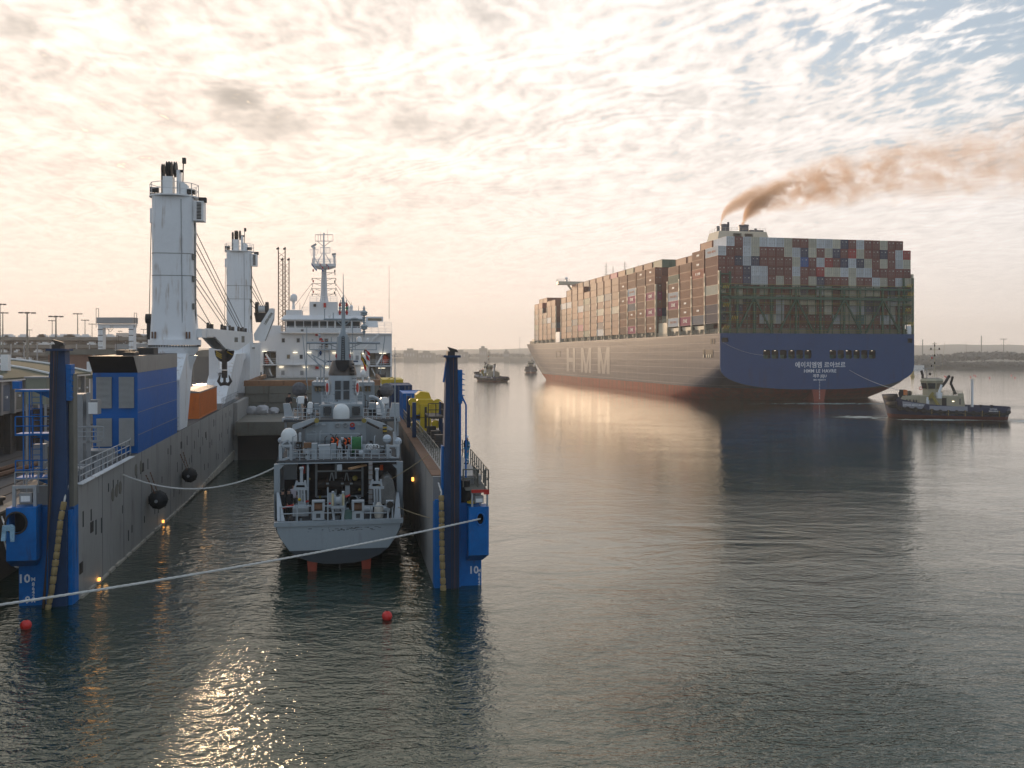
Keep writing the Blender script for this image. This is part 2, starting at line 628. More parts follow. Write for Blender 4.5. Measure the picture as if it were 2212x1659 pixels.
# ------------------------------------------------------------------ water and haze
def water_mat():
    m = bpy.data.materials.new('harbour_water')
    m.use_nodes = True
    h = N(m.node_tree)
    b = m.node_tree.nodes['Principled BSDF']
    geo = h.new('ShaderNodeNewGeometry')
    P = geo.outputs['Position']
    sp = h.new('ShaderNodeSeparateXYZ')
    h.link(P, sp.inputs[0])
    X, Y = sp.outputs[0], sp.outputs[1]
    b.inputs['Base Color'].default_value = (.009, .026, .020, 1)
    b.inputs['IOR'].default_value = 1.75
    b.inputs['Specular Tint'].default_value = (.97, 1.0, .80, 1)
    b.inputs['Specular IOR Level'].default_value = .5
    b.inputs['Roughness'].default_value = .06
    def mapped(sc, rot=0.):
        mp = h.new('ShaderNodeMapping')
        mp.inputs['Scale'].default_value = sc
        mp.inputs['Rotation'].default_value = (0, 0, rot)
        h.link(P, mp.inputs[0])
        return mp.outputs[0]
    patch = h.noise(mapped((.03, .045, 1), R(-20)), 1.0, 4, .6, 2.2)
    rough_z = h.smooth(patch, .38, .62)
    left = h.smooth(X, -14, 6)              # calmer, glassier water inside the dock's lee
    rz = h.math('MULTIPLY_ADD', h.math('MULTIPLY', rough_z, left), .45, .55)
    rz = h.math('MULTIPLY', rz, h.math('MULTIPLY', h.smooth(Y, 24, 62, 2.3, .5), h.smooth(Y, 60, 160, 1.0, .42)))        # smoother out in the fairway
    n1 = h.noise(mapped((.85, 1.35, 1), R(-14)), 1.0, 4, .6, .5)
    n2 = h.noise(mapped((2.8, 4.6, 1), R(14)), 1.0, 3, .6, .4)
    n3 = h.noise(mapped((.12, .20, 1), R(-24)), 1.0, 3, .5, 1.2)
    n4 = h.noise(mapped((1.1, 1.7, 1), R(30)), 1.0, 2, .5, .8)
    hgt = h.math('MULTIPLY', n1, h.math('MULTIPLY_ADD', rz, .078, .010))
    hgt = h.math('ADD', hgt, h.math('MULTIPLY', n2, h.math('MULTIPLY', rz, .042)))
    hgt = h.math('ADD', hgt, h.math('MULTIPLY', n3, h.smooth(Y, 30, 120, .2, .03)))
    calm = h.math('SUBTRACT', 1.0, left)
    hgt = h.math('ADD', hgt, h.math('MULTIPLY', n4, h.math('MULTIPLY', calm, .075)))
    bn = h.new('ShaderNodeBump')
    bn.inputs['Strength'].default_value = 1.0
    bn.inputs['Distance'].default_value = 1.0
    # broken white water under the ship's stern, along the nearest tug and in its wake
    fm = None
    for cx_, cy_, sx_, sy_, k_ in ((88, 246, 26, 6, .75), (112, 232, 16, 9, .6), (90, 184, 15, 3.2, 1.0), (104, 180, 10, 6, .8), (74, 192, 7, 6, .9)):
        e_ = h.math('ADD', h.math('POWER', h.math('DIVIDE', h.math('SUBTRACT', X, cx_), sx_), 2.0), h.math('POWER', h.math('DIVIDE', h.math('SUBTRACT', Y, cy_), sy_), 2.0))
        q_ = h.math('MULTIPLY', h.math('POWER', 2.718, h.math('MULTIPLY', e_, -1.0)), k_)
        fm = q_ if fm is None else h.math('MAXIMUM', fm, q_)
    fn = h.noise(mapped((.35, .8, 1), R(10)), 1.0, 6, .7, .8)
    foam = h.smooth(h.math('ADD', fn, h.math('MULTIPLY', fm, .42)), .72, .86)
    h.link(h.mix(foam, (.006, .026, .018), (.40, .44, .44)), b.inputs['Base Color'])
    h.link(h.math('MULTIPLY_ADD', foam, .5, .035), b.inputs['Roughness'])
    hgt = h.math('ADD', hgt, h.math('MULTIPLY', h.math('MULTIPLY', fm, fn), .3))
    h.link(hgt, bn.inputs['Height'])
    h.link(bn.outputs[0], b.inputs['Normal'])
    return m


MW = water_mat()
mb = MB()
mb.add([(-9000, -300, 0), (9000, -300, 0), (9000, 9000, 0), (-9000, 9000, 0)], [(0, 1, 2, 3)])
structure('water', mb, MW)

HZ = bpy.data.materials.new('morning_haze')
HZ.use_nodes = True
t_ = HZ.node_tree
t_.nodes.clear()
pv = t_.nodes.new('ShaderNodeVolumePrincipled')
pv.inputs['Color'].default_value = (.95, .96, .96, 1)
pv.inputs['Density'].default_value = .00026
pv.inputs['Anisotropy'].default_value = .3
om = t_.nodes.new('ShaderNodeOutputMaterial')
t_.links.new(pv.outputs[0], om.inputs['Volume'])
mb = MB()
mb.box(-3500, 3500, -250, 3600, -6, 135)
hazeo = structure('haze', mb, HZ, kind='stuff')
# ------------------------------------------------------------------ the container ship under way
BF = T(88.8, 261.1, 0, R(11.6))
DK = 19.4
HB = 30.75


def hull_material():
    m = bpy.data.materials.new('blue_hull_with_red_boot_top')
    m.use_nodes = True
    h = N(m.node_tree)
    b = m.node_tree.nodes['Principled BSDF']
    co = h.new('ShaderNodeTexCoord').outputs['Object']
    sp = h.new('ShaderNodeSeparateXYZ')
    h.link(co, sp.inputs[0])
    x, y, z = sp.outputs
    mp = h.new('ShaderNodeMapping')
    mp.inputs['Scale'].default_value = (.25, .25, .03)
    h.link(co, mp.inputs[0])
    vst = h.noise(mp.outputs[0], 3.0, 4, .6)
    mp = h.new('ShaderNodeMapping')
    mp.inputs['Scale'].default_value = (.01, .012, .5)
    h.link(co, mp.inputs[0])
    hst = h.noise(mp.outputs[0], 2.0, 3, .5)
    ln = h.math('FRACT', h.math('DIVIDE', h.math('ADD', z, .5), 2.45))
    line = h.math('MULTIPLY', h.math('LESS_THAN', ln, .05), .5)
    ly = h.math('FRACT', h.math('DIVIDE', y, 11.5))
    line2 = h.math('MULTIPLY', h.math('LESS_THAN', ly, .012), .35)
    line = h.math('MAXIMUM', line, line2)
    blue = h.mix(h.math('MULTIPLY', h.smooth(vst, .45, .7), .35), (.045, .052, .085), (.085, .085, .10))
    blue = h.mix(line, blue, (.34, .33, .33))
    red = h.mix(h.smooth(vst, .4, .65), (.34, .05, .028), (.19, .05, .035))
    f = h.math('GREATER_THAN', z, 3.7)
    c = h.mix(f, red, blue)
    h._in(b.inputs['Base Color'], c)
    r = h.math('MULTIPLY_ADD', hst, .12, h.math('MULTIPLY_ADD', f, -.25, .58))
    h._in(b.inputs['Roughness'], r)
    b.inputs['Specular IOR Level'].default_value = .14
    bn = h.new('ShaderNodeBump')
    bn.inputs['Strength'].default_value = .12
    bn.inputs['Distance'].default_value = .25
    h.link(h.math('ADD', hst, h.math('MULTIPLY', line, -.3)), bn.inputs['Height'])
    h.link(bn.outputs[0], b.inputs['Normal'])
    return m


M_hull = hull_material()
M_trans = mat('transom_blue_paint', (.012, .060, .175), .55, spec=.3, var=.13, scale=.25, stain=(.03, .035, .07), samt=.5)

ship = thing('container_ship', 'huge blue container ship seen from astern, brown smoke rising from its funnel', 'container ship', BF)


def hull_profile(s):
    """half profile (half-breadth, height) from the deck edge down to the keel"""
    u = min(s / 48.0, 1)
    zc = 10.0 - 12.0 * u ** .85
    zb = 3.3 - 7.5 * min(s / 22.0, 1) ** .7
    if s > 22:
        zb = -6
    pts = []
    for j in range(9):
        pts.append((1.0, DK + (zc - DK) * j / 8))
    for j in range(1, 11):
        a = math.pi / 2 * j / 10
        pts.append((max(math.cos(a), 0) ** (2 / 2.7), zc - (zc - zb) * math.sin(a) ** (2 / 2.4)))
    out = []
    for b, z in pts:
        k = min(max(z / DK, 0), 1)
        s0, s1 = 186 + 46 * k ** .8, 286 + 22 * k
        f = 1.0 if s <= s0 else max(0.0, 1 - ((s - s0) / (s1 - s0)) ** (1.9 + .9 * k))
        out.append((HB * b * f, z))
    return out


ss = [0, 3, 6, 10, 14, 18, 23, 28, 34, 40, 48, 60, 90, 130, 170, 190, 200, 210, 220, 230, 240, 250, 258, 266, 274, 280, 286, 291, 296, 300, 304, 307, 309]
mb = MB()
prev = None
np_ = 19
for s in ss:
    pr = hull_profile(s)
    row = [(-b, s, z) for b, z in pr] + [(b, s, z) for b, z in reversed(pr[:-1])]
    mb.v += row
w = 2 * np_ - 1
for i in range(len(ss) - 1):
    for j in range(w - 1):
        a = i * w + j
        mb.f.append((a, a + w, a + w + 1, a + 1))
        mb.m.append(0)
# deck
for i in range(len(ss) - 1):
    a, b = i * w, (i + 1) * w
    mb.f.append((a, a + w - 1, b + w - 1, b))
    mb.m.append(1)
part('hull', mb, [M_hull, M_hatch], ship, smooth=True)

# transom plate with its mooring-deck openings
lw = [(-17.6, -15.3), (-15.0, -12.85), (-12.4, -10.25), (-9.8, -7.7), (-7.3, -5.1), (-4.7, -2.5),
      (3.2, 5.4), (5.8, 7.9), (8.35, 10.5), (10.9, 13.0), (13.4, 15.5), (15.9, 18.1)]
z0w, z1w = 12.2, 14.7
pr0 = hull_profile(0)
mb = MB()
y0, y1 = -.25, .05
for a, b, c, d_ in ((-HB, HB, 18.15, DK), (-HB, HB, z1w, 16.85)):
    mb.box(a, b, y0, y1, c, d_)
for a, b in ((-HB, -30.3), (-28.3, 28.6), (30.2, HB)):
    mb.box(a, b, y0, y1, 16.85, 18.15)
xs = [-HB] + [q for p in lw for q in p] + [HB]
for i in range(0, len(xs), 2):
    mb.box(xs[i], xs[i + 1], y0, y1, z0w, z1w)
for a, b in lw:                                             # rounded corners of each opening
    for (cx, sx) in ((a, 1), (b, -1)):
        for (cz, sz) in ((z0w, 1), (z1w, -1)):
            r = .45
            pol = [(cx, cz)] + [(cx + sx * (r - r * math.sin(t)), cz + sz * (r - r * math.cos(t))) for t in (0, .4, .8, 1.2, math.pi / 2)]
            mb.prism(pol, 'y', y0 + .003, y1)
mb.box(-HB, HB, y0, y1, 10.0, z0w)
low_ = [(-b, z) for b, z in pr0 if z <= 10.0] + [(b, z) for b, z in reversed(pr0) if z <= 10.0][1:]
mb.prism(low_, 'y', y0, y1)
part('transom', mb, M_trans, ship)
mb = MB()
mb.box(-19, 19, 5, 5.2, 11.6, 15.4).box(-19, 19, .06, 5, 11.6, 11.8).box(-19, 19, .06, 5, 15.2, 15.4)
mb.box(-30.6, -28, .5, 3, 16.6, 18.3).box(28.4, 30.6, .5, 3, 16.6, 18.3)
part('mooring_deck', mb, M_blackpaint_shade, ship)
wn = MB()
wn.box(-.6, .6, 1.0, 2.0, 11.85, 12.9).cyl((-.75, 1.3, 13.0), (.75, 1.3, 13.0), .35, n=10)
wn.box(-.85, -.65, .9, 1.8, 11.85, 13.3).box(.65, .85, .9, 1.8, 11.85, 13.3)
wme = wn.mesh('mooring_winch', M_green)
lme = MB().box(-.2, .2, .5, .7, 14.45, 14.53).mesh('lamp', M_lampw)
for i, (a, b) in enumerate(lw):
    link('mooring_winch', wme, ship, T((a + b) / 2, 0, 0))
    if i in (0, 1, 3, 5, 6, 8, 9, 11):
        link('lamp', lme, ship, T((a + b) / 2 + (.4 if i % 2 else -.2), 0, 0))
lettering('에이치엠엠 르아브르', 1.85, ship, T(.3, -.27, 10.3) @ UP, bold=.028, spacing=1.03)
lettering('HMM LE HAVRE', 1.4, ship, T(.2, -.27, 8.6) @ UP, bold=.02, spacing=1.08)
lettering('제주 JEJU', 1.1, ship, T(.1, -.27, 7.15) @ UP, bold=.02, spacing=1.05)
lettering('IMO 9868314', .66, ship, T(.0, -.27, 6.05) @ UP, bold=.008, spacing=1.05)
mb = MB()
for k in range(13):
    mb.box(-.14, .14, -.30, -.26, 5.6 - k * .42, 5.75 - k * .42)
pieces('draft_mark', mb, M_letter, ship)
mb = MB()
mb.hexa([(-.9, .0, -4), (.9, .0, -4), (.9, 9, -4), (-.9, 9, -4)], [(-2.2, -.05, 3.6), (2.2, -.05, 3.6), (1.6, 9, 3.6), (-1.6, 9, 3.6)])
part('rudder', mb, M_redlead, ship)

# side letters, slots and fittings on the port side
X0 = -HB - .04


def side_poly(pts_list, name, m, depth=.05, x=X0):
    mb = MB()
    for poly in pts_list:
        mb.prism(poly, 'x', x, x + depth)
    return part(name, mb, m, ship)


za, zb_ = 5.8, 16.4


def letH(y0, y1):
    w = (y0 - y1) * .27
    zm = (za + zb_) / 2
    return [[(y0, za), (y0 - w, za), (y0 - w, zb_), (y0, zb_)], [(y1 + w, za), (y1, za), (y1, zb_), (y1 + w, zb_)],
            [(y0 - w, zm - 1), (y1 + w, zm - 1), (y1 + w, zm + 1), (y0 - w, zm + 1)]]


def letM(y0, y1):
    w = (y0 - y1) * .25
    ym = (y0 + y1) / 2
    return [[(y0, za), (y0 - w, za), (y0 - w, zb_), (y0, zb_)], [(y1 + w, za), (y1, za), (y1, zb_), (y1 + w, zb_)],
            [(y0 - w, zb_), (y0 - w, zb_ - 5), (ym + w * .5, za), (ym - w * .5, za), (y1 + w, zb_ - 5), (y1 + w, zb_), (ym, za + 3.6)]]


M_sideletter = mat('pale_side_lettering', (.085, .10, .125), .4, var=.06)
for fn, a, b in ((letH, 166, 151), (letM, 142, 126), (letM, 117, 101)):
    side_poly(fn(a, b), 'lettering', M_sideletter)
mb = MB()
mb.box(X0 - .02, X0 + .2, 3.4, 4.6, 16.5, 17.9).box(X0 - .02, X0 + .2, 5.2, 6.4, 16.5, 17.9)
mb.box(X0 - .02, X0 + .2, 4.6, 9.6, 12.4, 14.8).box(X0 - .02, X0 + .2, 10.4, 11.8, 12.4, 14.8)
pieces('mooring_shade_panel', mb, M_blackpaint_shade, ship)  # black boxes set proud; their colour imitates the shade inside mooring openings
mb = MB()
for y in (6, 7.4, 8.7, 11):
    mb.box(X0 - .10, X0, y - .35, y + .35, 12.5, 13.4)
pieces('roller_fairlead', mb, M_beige, ship)
mb = MB()
for a, b, c, d_ in ((177, 185.5, 12.6, 12.8), (177, 185.5, 15, 15.2), (177, 177.3, 12.6, 15.2), (185.2, 185.5, 12.2, 15.2)):
    mb.box(X0 - .05, X0, a, b, c, d_)
part('pilot_door_frame', mb, M_blackpaint_shade, ship)

# deck edge: coaming, brackets, rails
mb = MB()
mb.box(-29.2, 29.2, 1.2, 250, DK + .004, DK + 1.6)
part('hatch_coaming', mb, M_hatch, ship)
mb = MB()
mb.rail([(-HB + .2, 240, DK), (-HB + .2, 0.2, DK)], 1.1, 3, 1.6, .035)
mb.rail([(HB - .2, .2, DK), (HB - .2, 60, DK)], 1.1, 3, 1.6, .035)
part('deck_rail', mb, M_beige, ship)

BAYL = 8.7
bays = [1.3 + 9.8 * i for i in range(4)] + [51.6 + 9.67 * i for i in range(13)] + [187.5 + 9.0 * i for i in range(6)]
nout = [9, 9, 8, 8, 9, 9, 9, 9, 9, 9, 9, 9, 8, 9, 9, 9, 8, 8, 8, 6, 8, 8, 8]
ninn = [10, 10, 9, 9, 10, 10, 10, 10, 10, 10, 10, 10, 10, 10, 10, 10, 9, 8, 8, 8, 9, 9, 8]
TH = 2.75
COLX = [-HB + 1.28 + (61.5 - 2.56) / 23 * k for k in range(24)]
plr = MB()
for zz in (0, 17.3):
    plr.box(-.06, .5, -.3, .3, zz, zz + .5)
plr.box(-.06, .5, -.3, -.16, .5, 17.3).box(-.06, .5, .16, .3, .5, 17.3)
for zz in (2.8, 5.6, 8.4, 11.2, 14.0):
    plr.box(-.06, .5, -.16, .16, zz, zz + 1.1)
plr.box(.35, .5, -.16, .16, .5, 17.3)
pme = plr.mesh('lashing_pillar', M_beige)
brk = MB()
brk.hexa([(-.1, 1.2, 1.4), (.5, 1.2, 1.4), (.5, 7.2, 1.4), (-.1, 7.2, 1.4)], [(-.1, .3, 2.5), (.5, .3, 2.5), (.5, 8.2, 2.5), (-.1, 8.2, 2.5)])
brk.box(-.1, .3, 3.6, 4.8, .3, 1.4)
bme = brk.mesh('stack_bracket', M_beige)
for i, s in enumerate(bays):
    link('lashing_pillar', pme, ship, T(-HB, s - .5, DK))
    if i:
        link('stack_bracket', bme, ship, T(-HB + .6, s, DK))
for s in (40.2, 176.6):
    link('lashing_pillar', pme, ship, T(-HB, s, DK))
link('lashing_pillar', pme, ship, T(HB - .44, .4, DK))

# stern lashing bridge: green truss work one truss across the whole stern
mb = MB()
zl = DK + 13.9
vx = [(165 + 88.4 * k - 1077) / 33.07 for k in range(22)]
heavy = [(q - 1077) / 33.07 for q in (240, 410, 585, 840, 1095, 1345, 1515, 1760, 1935)]
for x in vx:
    mb.box(x - .09, x + .09, .3, .55, DK, zl)
for x in heavy:
    mb.box(x - .27, x + .27, .0, .45, DK, zl - .3)
mb.box(-30, 30, -.05, .5, zl - 1.1, zl - .5).box(-30, 30, -.05, .5, zl - 4.1, zl - 3.3)
for k in range(5):
    mb.box(-30, 30, .1, 1.0, zl - .08 - 2.78 * k, zl - 2.78 * k)
ht = zl - 3.7
for a in (410, 840, 1345, 1760):
    x = (a - 1077) / 33.07
    for sx in (-1, 1):
        mb.bar((x, .05, ht), (x + sx * 5.45, .05, DK + .4), .55, .4)
for x0, x1, top in ((-30.6, -27.6, 17.5), (27.6, 30.6, 16.6)):
    for x in (x0, x1):
        mb.box(x - .25, x + .25, -.05, .5, DK, DK + top)
    for k in range(7):
        z = DK + .2 + k * 2.75
        if z < DK + top:
            mb.box(x0, x1, -.02, 1.0, z, z + .3)
    for k in range(5):
        mb.bar((x0, .1, DK + .4 + k * 2.75), (x1, .1, DK + 2.7 + k * 2.75), .12)
part('lashing_bridge', mb, M_green, ship)
mb = MB()
for k in range(6):
    z = DK + .95 + 2.62 * k
    mb.tube([(-30, -.08, z), (30, -.08, z)], .05, 4)
    if k < 5:
        mb.tube([(-30, -.08, z - .45), (30, -.08, z - .45)], .03, 4)
part('bridge_handrail', mb, mat('dull_yellow_rail', (.30, .25, .03), .6), ship)
for x, k in ((-29, 0), (-26.4, 1), (-29, 2.3), (29.6, .5), (28.8, 2), (29.6, 3.7), (-29, 4.2), (29.2, 4.6)):
    mb = MB()
    for q in range(4):
        mb.bar((x - .8 + q * .5, -.12, DK + 1.2 + k * 2.75), (x - .4 + q * .5, -.12, DK + 2.2 + k * 2.75), .14, .04)
    part('hazard_marking', mb, M_yellow, ship)
mb = MB().lathe([(.7, 0), (.75, .3), (.75, 2.0), (.6, 2.4), (.1, 2.5)], (29.3, .3, DK), 12)
part('life_raft_canister', mb, M_white, ship)

# ---- containers
CC = {
    'maroon': (.18, .046, .034), 'white': (.60, .64, .67), 'cream': (.55, .53, .42), 'navy blue': (.018, .030, .085),
    'bright blue': (.015, .085, .30), 'red': (.42, .028, .022), 'brown': (.31, .12, .068), 'grey green': (.15, .20, .14),
    'magenta': (.42, .035, .14), 'teal': (.04, .20, .20), 'grey blue': (.12, .145, .19), 'orange red': (.40, .10, .06),
    'dark brown': (.19, .075, .048), 'slate grey': (.15, .14, .145)}
CM = {k: mat('container_' + k.replace(' ', '_'), v, .62, var=.16, scale=.9, stain=(.10, .06, .045), samt=.35, rand=.16) for k, v in CC.items()}
M_bar = mat('lock_rod_steel', (.22, .20, .19), .6, var=.2)
M_labelpatch = mat('label_patch', (.55, .55, .5), .6, var=.2)


def container_mesh(colour, L=BAYL, w=2.50, h=2.70):
    a = w / 2
    mb = MB()
    mb.box(-a + .06, a - .06, .07, L - .07, .05, h - .04, 0)
    for x in (-a, a - .16):
        for y in (0, L - .16):
            mb.box(x, x + .16, y, y + .16, 0, h)
        for z in (0, h - .13):
            mb.box(x, x + .13, .16, L - .16, z, z + .13)
    for y in (0, L - .13):
        for z in (0, h - .13):
            mb.box(-a + .16, a - .16, y, y + .13, z, z + .13)
    for x in (-.82, -.34, .34, .82):
        mb.box(x - .03, x + .03, .0, .05, .14, h - .14, 1)
        mb.box(x - .12, x + .12, -.01, .04, h * .36, h * .40, 1)
    mb.box(-.025, .025, .03, .08, .14, h - .14, 1)
    mb.box(.45, .74, .03, .055, h * .68, h * .80, 2)
    mb.box(-.72, -.46, .03, .055, h * .70, h * .76, 2)
    n = 14                                                     # side wall ribs
    for k in range(n):
        y = .45 + (L - .9) * k / (n - 1)
        mb.box(-a + .02, -a + .07, y - .12, y + .12, .13, h - .13, 0)
    return mb.mesh('shipping_container', [CM[colour], M_bar, M_labelpatch])


CME = {}


def cme(c):
    if c not in CME:
        CME[c] = container_mesh(c)
    return CME[c]


code = {'W': 'white', 'M': 'maroon', 'C': 'cream', 'B': 'navy blue', 'L': 'bright blue', 'R': 'red', 'T': 'teal'}
rows = ['-WMWCWWWCMMCWWCBMWMMCMM-',
        'WMMWCMMMCWBCMCBMRCMMBMWR',
        'MMBWBMMMMCLMWRMBWBCMCMWC',
        'MMMBWWMMMWMMRCCWCWWMMMMM',
        'MMMBWWMCMCMCBMMMCMMWCMWC',
        'CMCMMCMMMCBMWCMCCCCCMBMM',
        'MMCBCMMWCMCCMCMMCCBBMWWC',
        'BMBMMMMWMMMCMCMCWWBBMCMM',
        'BMMMMWCWMMMMMMWCCTCMWWMC',
        'MMMMMMMMMMMMMMMMMMMMMMMM']
ordn = ['first', 'second', 'third', 'fourth', 'fifth', 'sixth', 'seventh', 'eighth', 'ninth', 'tenth', 'eleventh', 'twelfth',
        'thirteenth', 'fourteenth', 'fifteenth', 'sixteenth', 'seventeenth', 'eighteenth', 'nineteenth', 'twentieth']


def nth(i, n, a='left', b='right'):
    if i < n / 2:
        return ('leftmost column' if i == 0 else ordn[i] + ' column from the ' + a)
    j = n - 1 - i
    return ('rightmost column' if j == 0 else ordn[j] + ' column from the ' + b)


GC = 'containers stacked on the container ship'
made = 0
for r, line in enumerate(rows):
    for k, ch in enumerate(line):
        if ch == '-' or (r == 9 and k in (0, 23)):
            continue
        c = code[ch]
        o = link('shipping_container', cme(c))
        # small real misalignments between stacks
        jx = rnd.uniform(-.02, .02)
        o.matrix_world = BF @ T(COLX[k] + jx, bays[0] + rnd.uniform(-.02, .06), 19.6 + TH * (9 - r))
        tierw = 'top tier' if r == 0 else ('bottom tier' if r == 9 else ordn[r] + ' tier down')
        tag(o, '%s container on the stern face, %s, %s' % (c, tierw, nth(k, 24)), 'container', GC)
        made += 1

sidecol = {
    0: ['white', 'brown', 'brown', 'white', 'white', 'brown', 'slate grey', 'slate grey'],
    1: ['brown', 'brown', 'orange red', 'brown', 'brown', 'brown', 'brown', 'grey blue'],
    2: ['brown', 'brown', 'brown', 'brown', 'brown', 'brown', 'magenta'],
    3: ['brown', 'grey green', 'brown', 'white', 'magenta', 'dark brown', 'white'],
    4: ['brown', 'brown', 'dark brown', 'magenta', 'brown', 'magenta', 'brown', 'brown'],
    5: ['brown', 'dark brown', 'brown', 'brown', 'dark brown', 'brown', 'dark brown', 'dark brown'],
    6: ['brown', 'brown', 'white', 'magenta', 'grey blue', 'brown', 'dark brown', 'magenta'],
    7: ['brown', 'brown', 'dark brown', 'brown', 'brown', 'dark brown', 'brown', 'dark brown']}
word = {'white': ('YANG MING', .95), 'orange red': ('K LINE', 1.1), 'magenta': ('ONE', 1.5)}
M_rlet = mat('red_lettering', (.45, .16, .12), .6)
# stern bay's own outer column already stands; put its side lettering on as parts
SIDE = Euler((R(90), 0, R(-90))).to_matrix().to_4x4()


def side_words(o, c, i):
    if c in word:
        t_, sz = word[c]
        lettering(t_, sz, o, T(-1.29, BAYL / 2, 1.35) @ SIDE, M_rlet if c == 'white' else M_letter, depth=.01, bold=.02, spacing=1.1)
    elif c == 'brown' and i % 2:
        lettering('HMM', .85, o, T(-1.29, BAYL / 2, 1.35) @ SIDE, M_letter, depth=.01, bold=.03)


for o in list(COL.objects):
    if o.name.startswith('shipping_container') and 'leftmost' in o.get('label', '') and o.data == CME.get('white'):
        side_words(o, 'white', 1)
for b in range(1, 8):
    n = nout[b]
    base = 19.6 if b < 4 else 18.3
    for j in range(n - 1):
        c = sidecol[b][j % len(sidecol[b])]
        o = link('shipping_container', cme(c))
        o.matrix_world = BF @ T(COLX[0] + rnd.uniform(-.02, .02), bays[b], base + TH * (n - 1 - j))
        tag(o, '%s container on the port side, stack %s from the stern, %s' % (c, ordn[b], 'top tier' if j == 0 else ordn[j] + ' tier down'), 'container', GC)
        side_words(o, c, (b * 3 + j * 5) % 7)
        made += 1

# the remaining stacks, beyond the three hundred that show largest
keys = list(CC)
mats_rest = [CM[k] for k in keys]
mb = MB()
pick = ['brown'] * 9 + ['dark brown'] * 4 + ['maroon'] * 4 + ['magenta', 'orange red', 'white', 'slate grey', 'grey green', 'navy blue', 'grey blue', 'cream']


def rest(x, s, z, c):
    mi = keys.index(c)
    a = 1.25
    h = 2.70
    mb.box(x - a + .05, x + a - .05, s + .06, s + BAYL - .06, z + .05, z + h - .05, mi)
    for q in (-a, a - .14):
        for y in (0, BAYL - .14):
            mb.box(x + q, x + q + .14, s + y, s + y + .14, z, z + h, mi)
        for zz in (0, h - .12):
            mb.box(x + q, x + q + .12, s + .14, s + BAYL - .14, z + zz, z + zz + .12, mi)
    for zz in (0, h - .12):
        mb.box(x - a + .14, x + a - .14, s, s + .12, z + zz, z + zz + .12, mi)


for b, s in enumerate(bays):
    base = 19.6 if b < 4 else 18.3
    for k in range(24):
        if b == 0:
            continue
        inset = 1 if b >= 22 else 0
        if k < inset or k > 23 - inset:
            continue
        n = nout[b] if k in (inset, 23 - inset) else ninn[b]
        open_aft = b in (4, 17) or (b > 0 and k > 0 and ninn[b] > ninn[b - 1])
        lowest = 1 if k in (inset, 23 - inset) else 0
        full = (k in (inset, 23 - inset)) or (open_aft and k < 10)
        for j in range(lowest, n):
            if k == 0 and b < 8:
                continue
            if not full and j < n - 3:
                continue
            rest(COLX[k], s, base + TH * j, rnd.choice(pick))
o = link('container_stacks', mb.mesh('container_stacks', mats_rest))
o.matrix_world = BF
tag(o, 'mostly brown containers stacked along the whole length forward on the container ship', 'containers', kind='stuff')

# funnel casing with exhausts
mb = MB()
mb.hexa([(-13, 41, DK), (6, 41, DK), (6, 50, DK), (-13, 50, DK)], [(-13, 41, 50.6), (6, 41, 50.6), (6, 50, 50.6), (-13, 50, 50.6)])
mb.hexa([(-13, 41, 50.6), (6, 41, 50.6), (6, 50, 50.6), (-13, 50, 50.6)], [(-11.8, 41.8, 54.6), (5.2, 41.8, 54.6), (5.2, 50, 54.6), (-11.8, 50, 54.6)])
fc = part('funnel_casing', mb, M_beige, ship)
mb = MB()
for x in (-7, -2.9):
    for k in range(7):
        mb.box(x, x + 2.7, 40.8, 41.6, 51.0 + k * .42, 51.18 + k * .42)
part('louvre', mb, M_blackpaint_shade, fc)
M_pipe = mat('blue_grey_exhaust', (.055, .075, .11), .5, var=.3)
for (x, y, r, h_) in ((-10.8, 45, .5, 1.9), (-8.6, 45, 1.1, 2.6), (-7.6, 44, .35, 3.2), (-7.0, 46, .3, 2.0), (-1.3, 45.5, 1.6, 2.6)):
    mb = MB().lathe([(r, 0), (r, h_ - .4), (r * 1.1, h_ - .35), (r * 1.1, h_), (r * .85, h_), (r * .8, h_ - .5)], (x, y, 54.6), 14)
    part('exhaust_pipe', mb, M_pipe, fc, smooth=True)
mb = MB().box(.4, 5.2, 44, 48, 54.6, 55.5).ball((2.8, 45, 55.7), .5, 8)
part('vent_box', mb, M_pipe, fc)
mb = MB().rail([(-11.6, 42, 54.6), (5, 42, 54.6)], 1.1, 2, 2, .04).rail([(-11.6, 42, 54.6), (-11.6, 50, 54.6)], 1.1, 2, 2, .04)
part('roof_rail', mb, M_beige, fc)

# accommodation block and bridge far forward
mb = MB()
mb.box(-24, 24, 178.2, 185.6, DK, 46.5)
mb.box(-9, 9, 177.6, 186, 46.5, 49.3)
bh = part('bridge_house', mb, M_beige, ship)
mb = MB().box(-31.5, 31.5, 178.5, 182.5, 47.0, 48.5)
mb.rail([(-31.5, 178.5, 48.5), (-31.5, 182.5, 48.5)], 1.1, 2, 1.3, .05).rail([(-31.5, 178.5, 48.5), (-26, 178.5, 48.5)], 1.1, 2, 1.3, .05)
mb.bar((-26.5, 180, 47.2), (-20.5, 180, 39), 1.0, .8).box(-21.3, -19.8, 179.2, 181, 38, 47)
part('bridge_wing', mb, M_beige, bh)
mb = MB()
for k in range(8):
    mb.box(-8.4 + k * 2.15, -6.8 + k * 2.15, 177.52, 177.62, 47.4, 48.6)
pieces('window', mb, M_glass, bh)
for x, h_, nb in ((-7, 8.5, 5), (-3.5, 7, 2), (2.5, 9.5, 6), (9.5, 8, 4)):
    mb = MB().tube([(x, 181, 49.3), (x, 181, 49.3 + h_)], .16, 6)
    for q in range(nb):
        z = 51 + q * 1.3
        mb.box(x - 1.1, x + 1.1, 180.9, 181.1, z, z + .12)
    part('radar_mast', mb, M_beige, bh)
mb = MB().box(-27.5, -26.5, 180, 181, 48.5, 49.2).ball((-27, 180.5, 50.0), .75, 10)
part('satellite_dome', mb, M_white, bh)
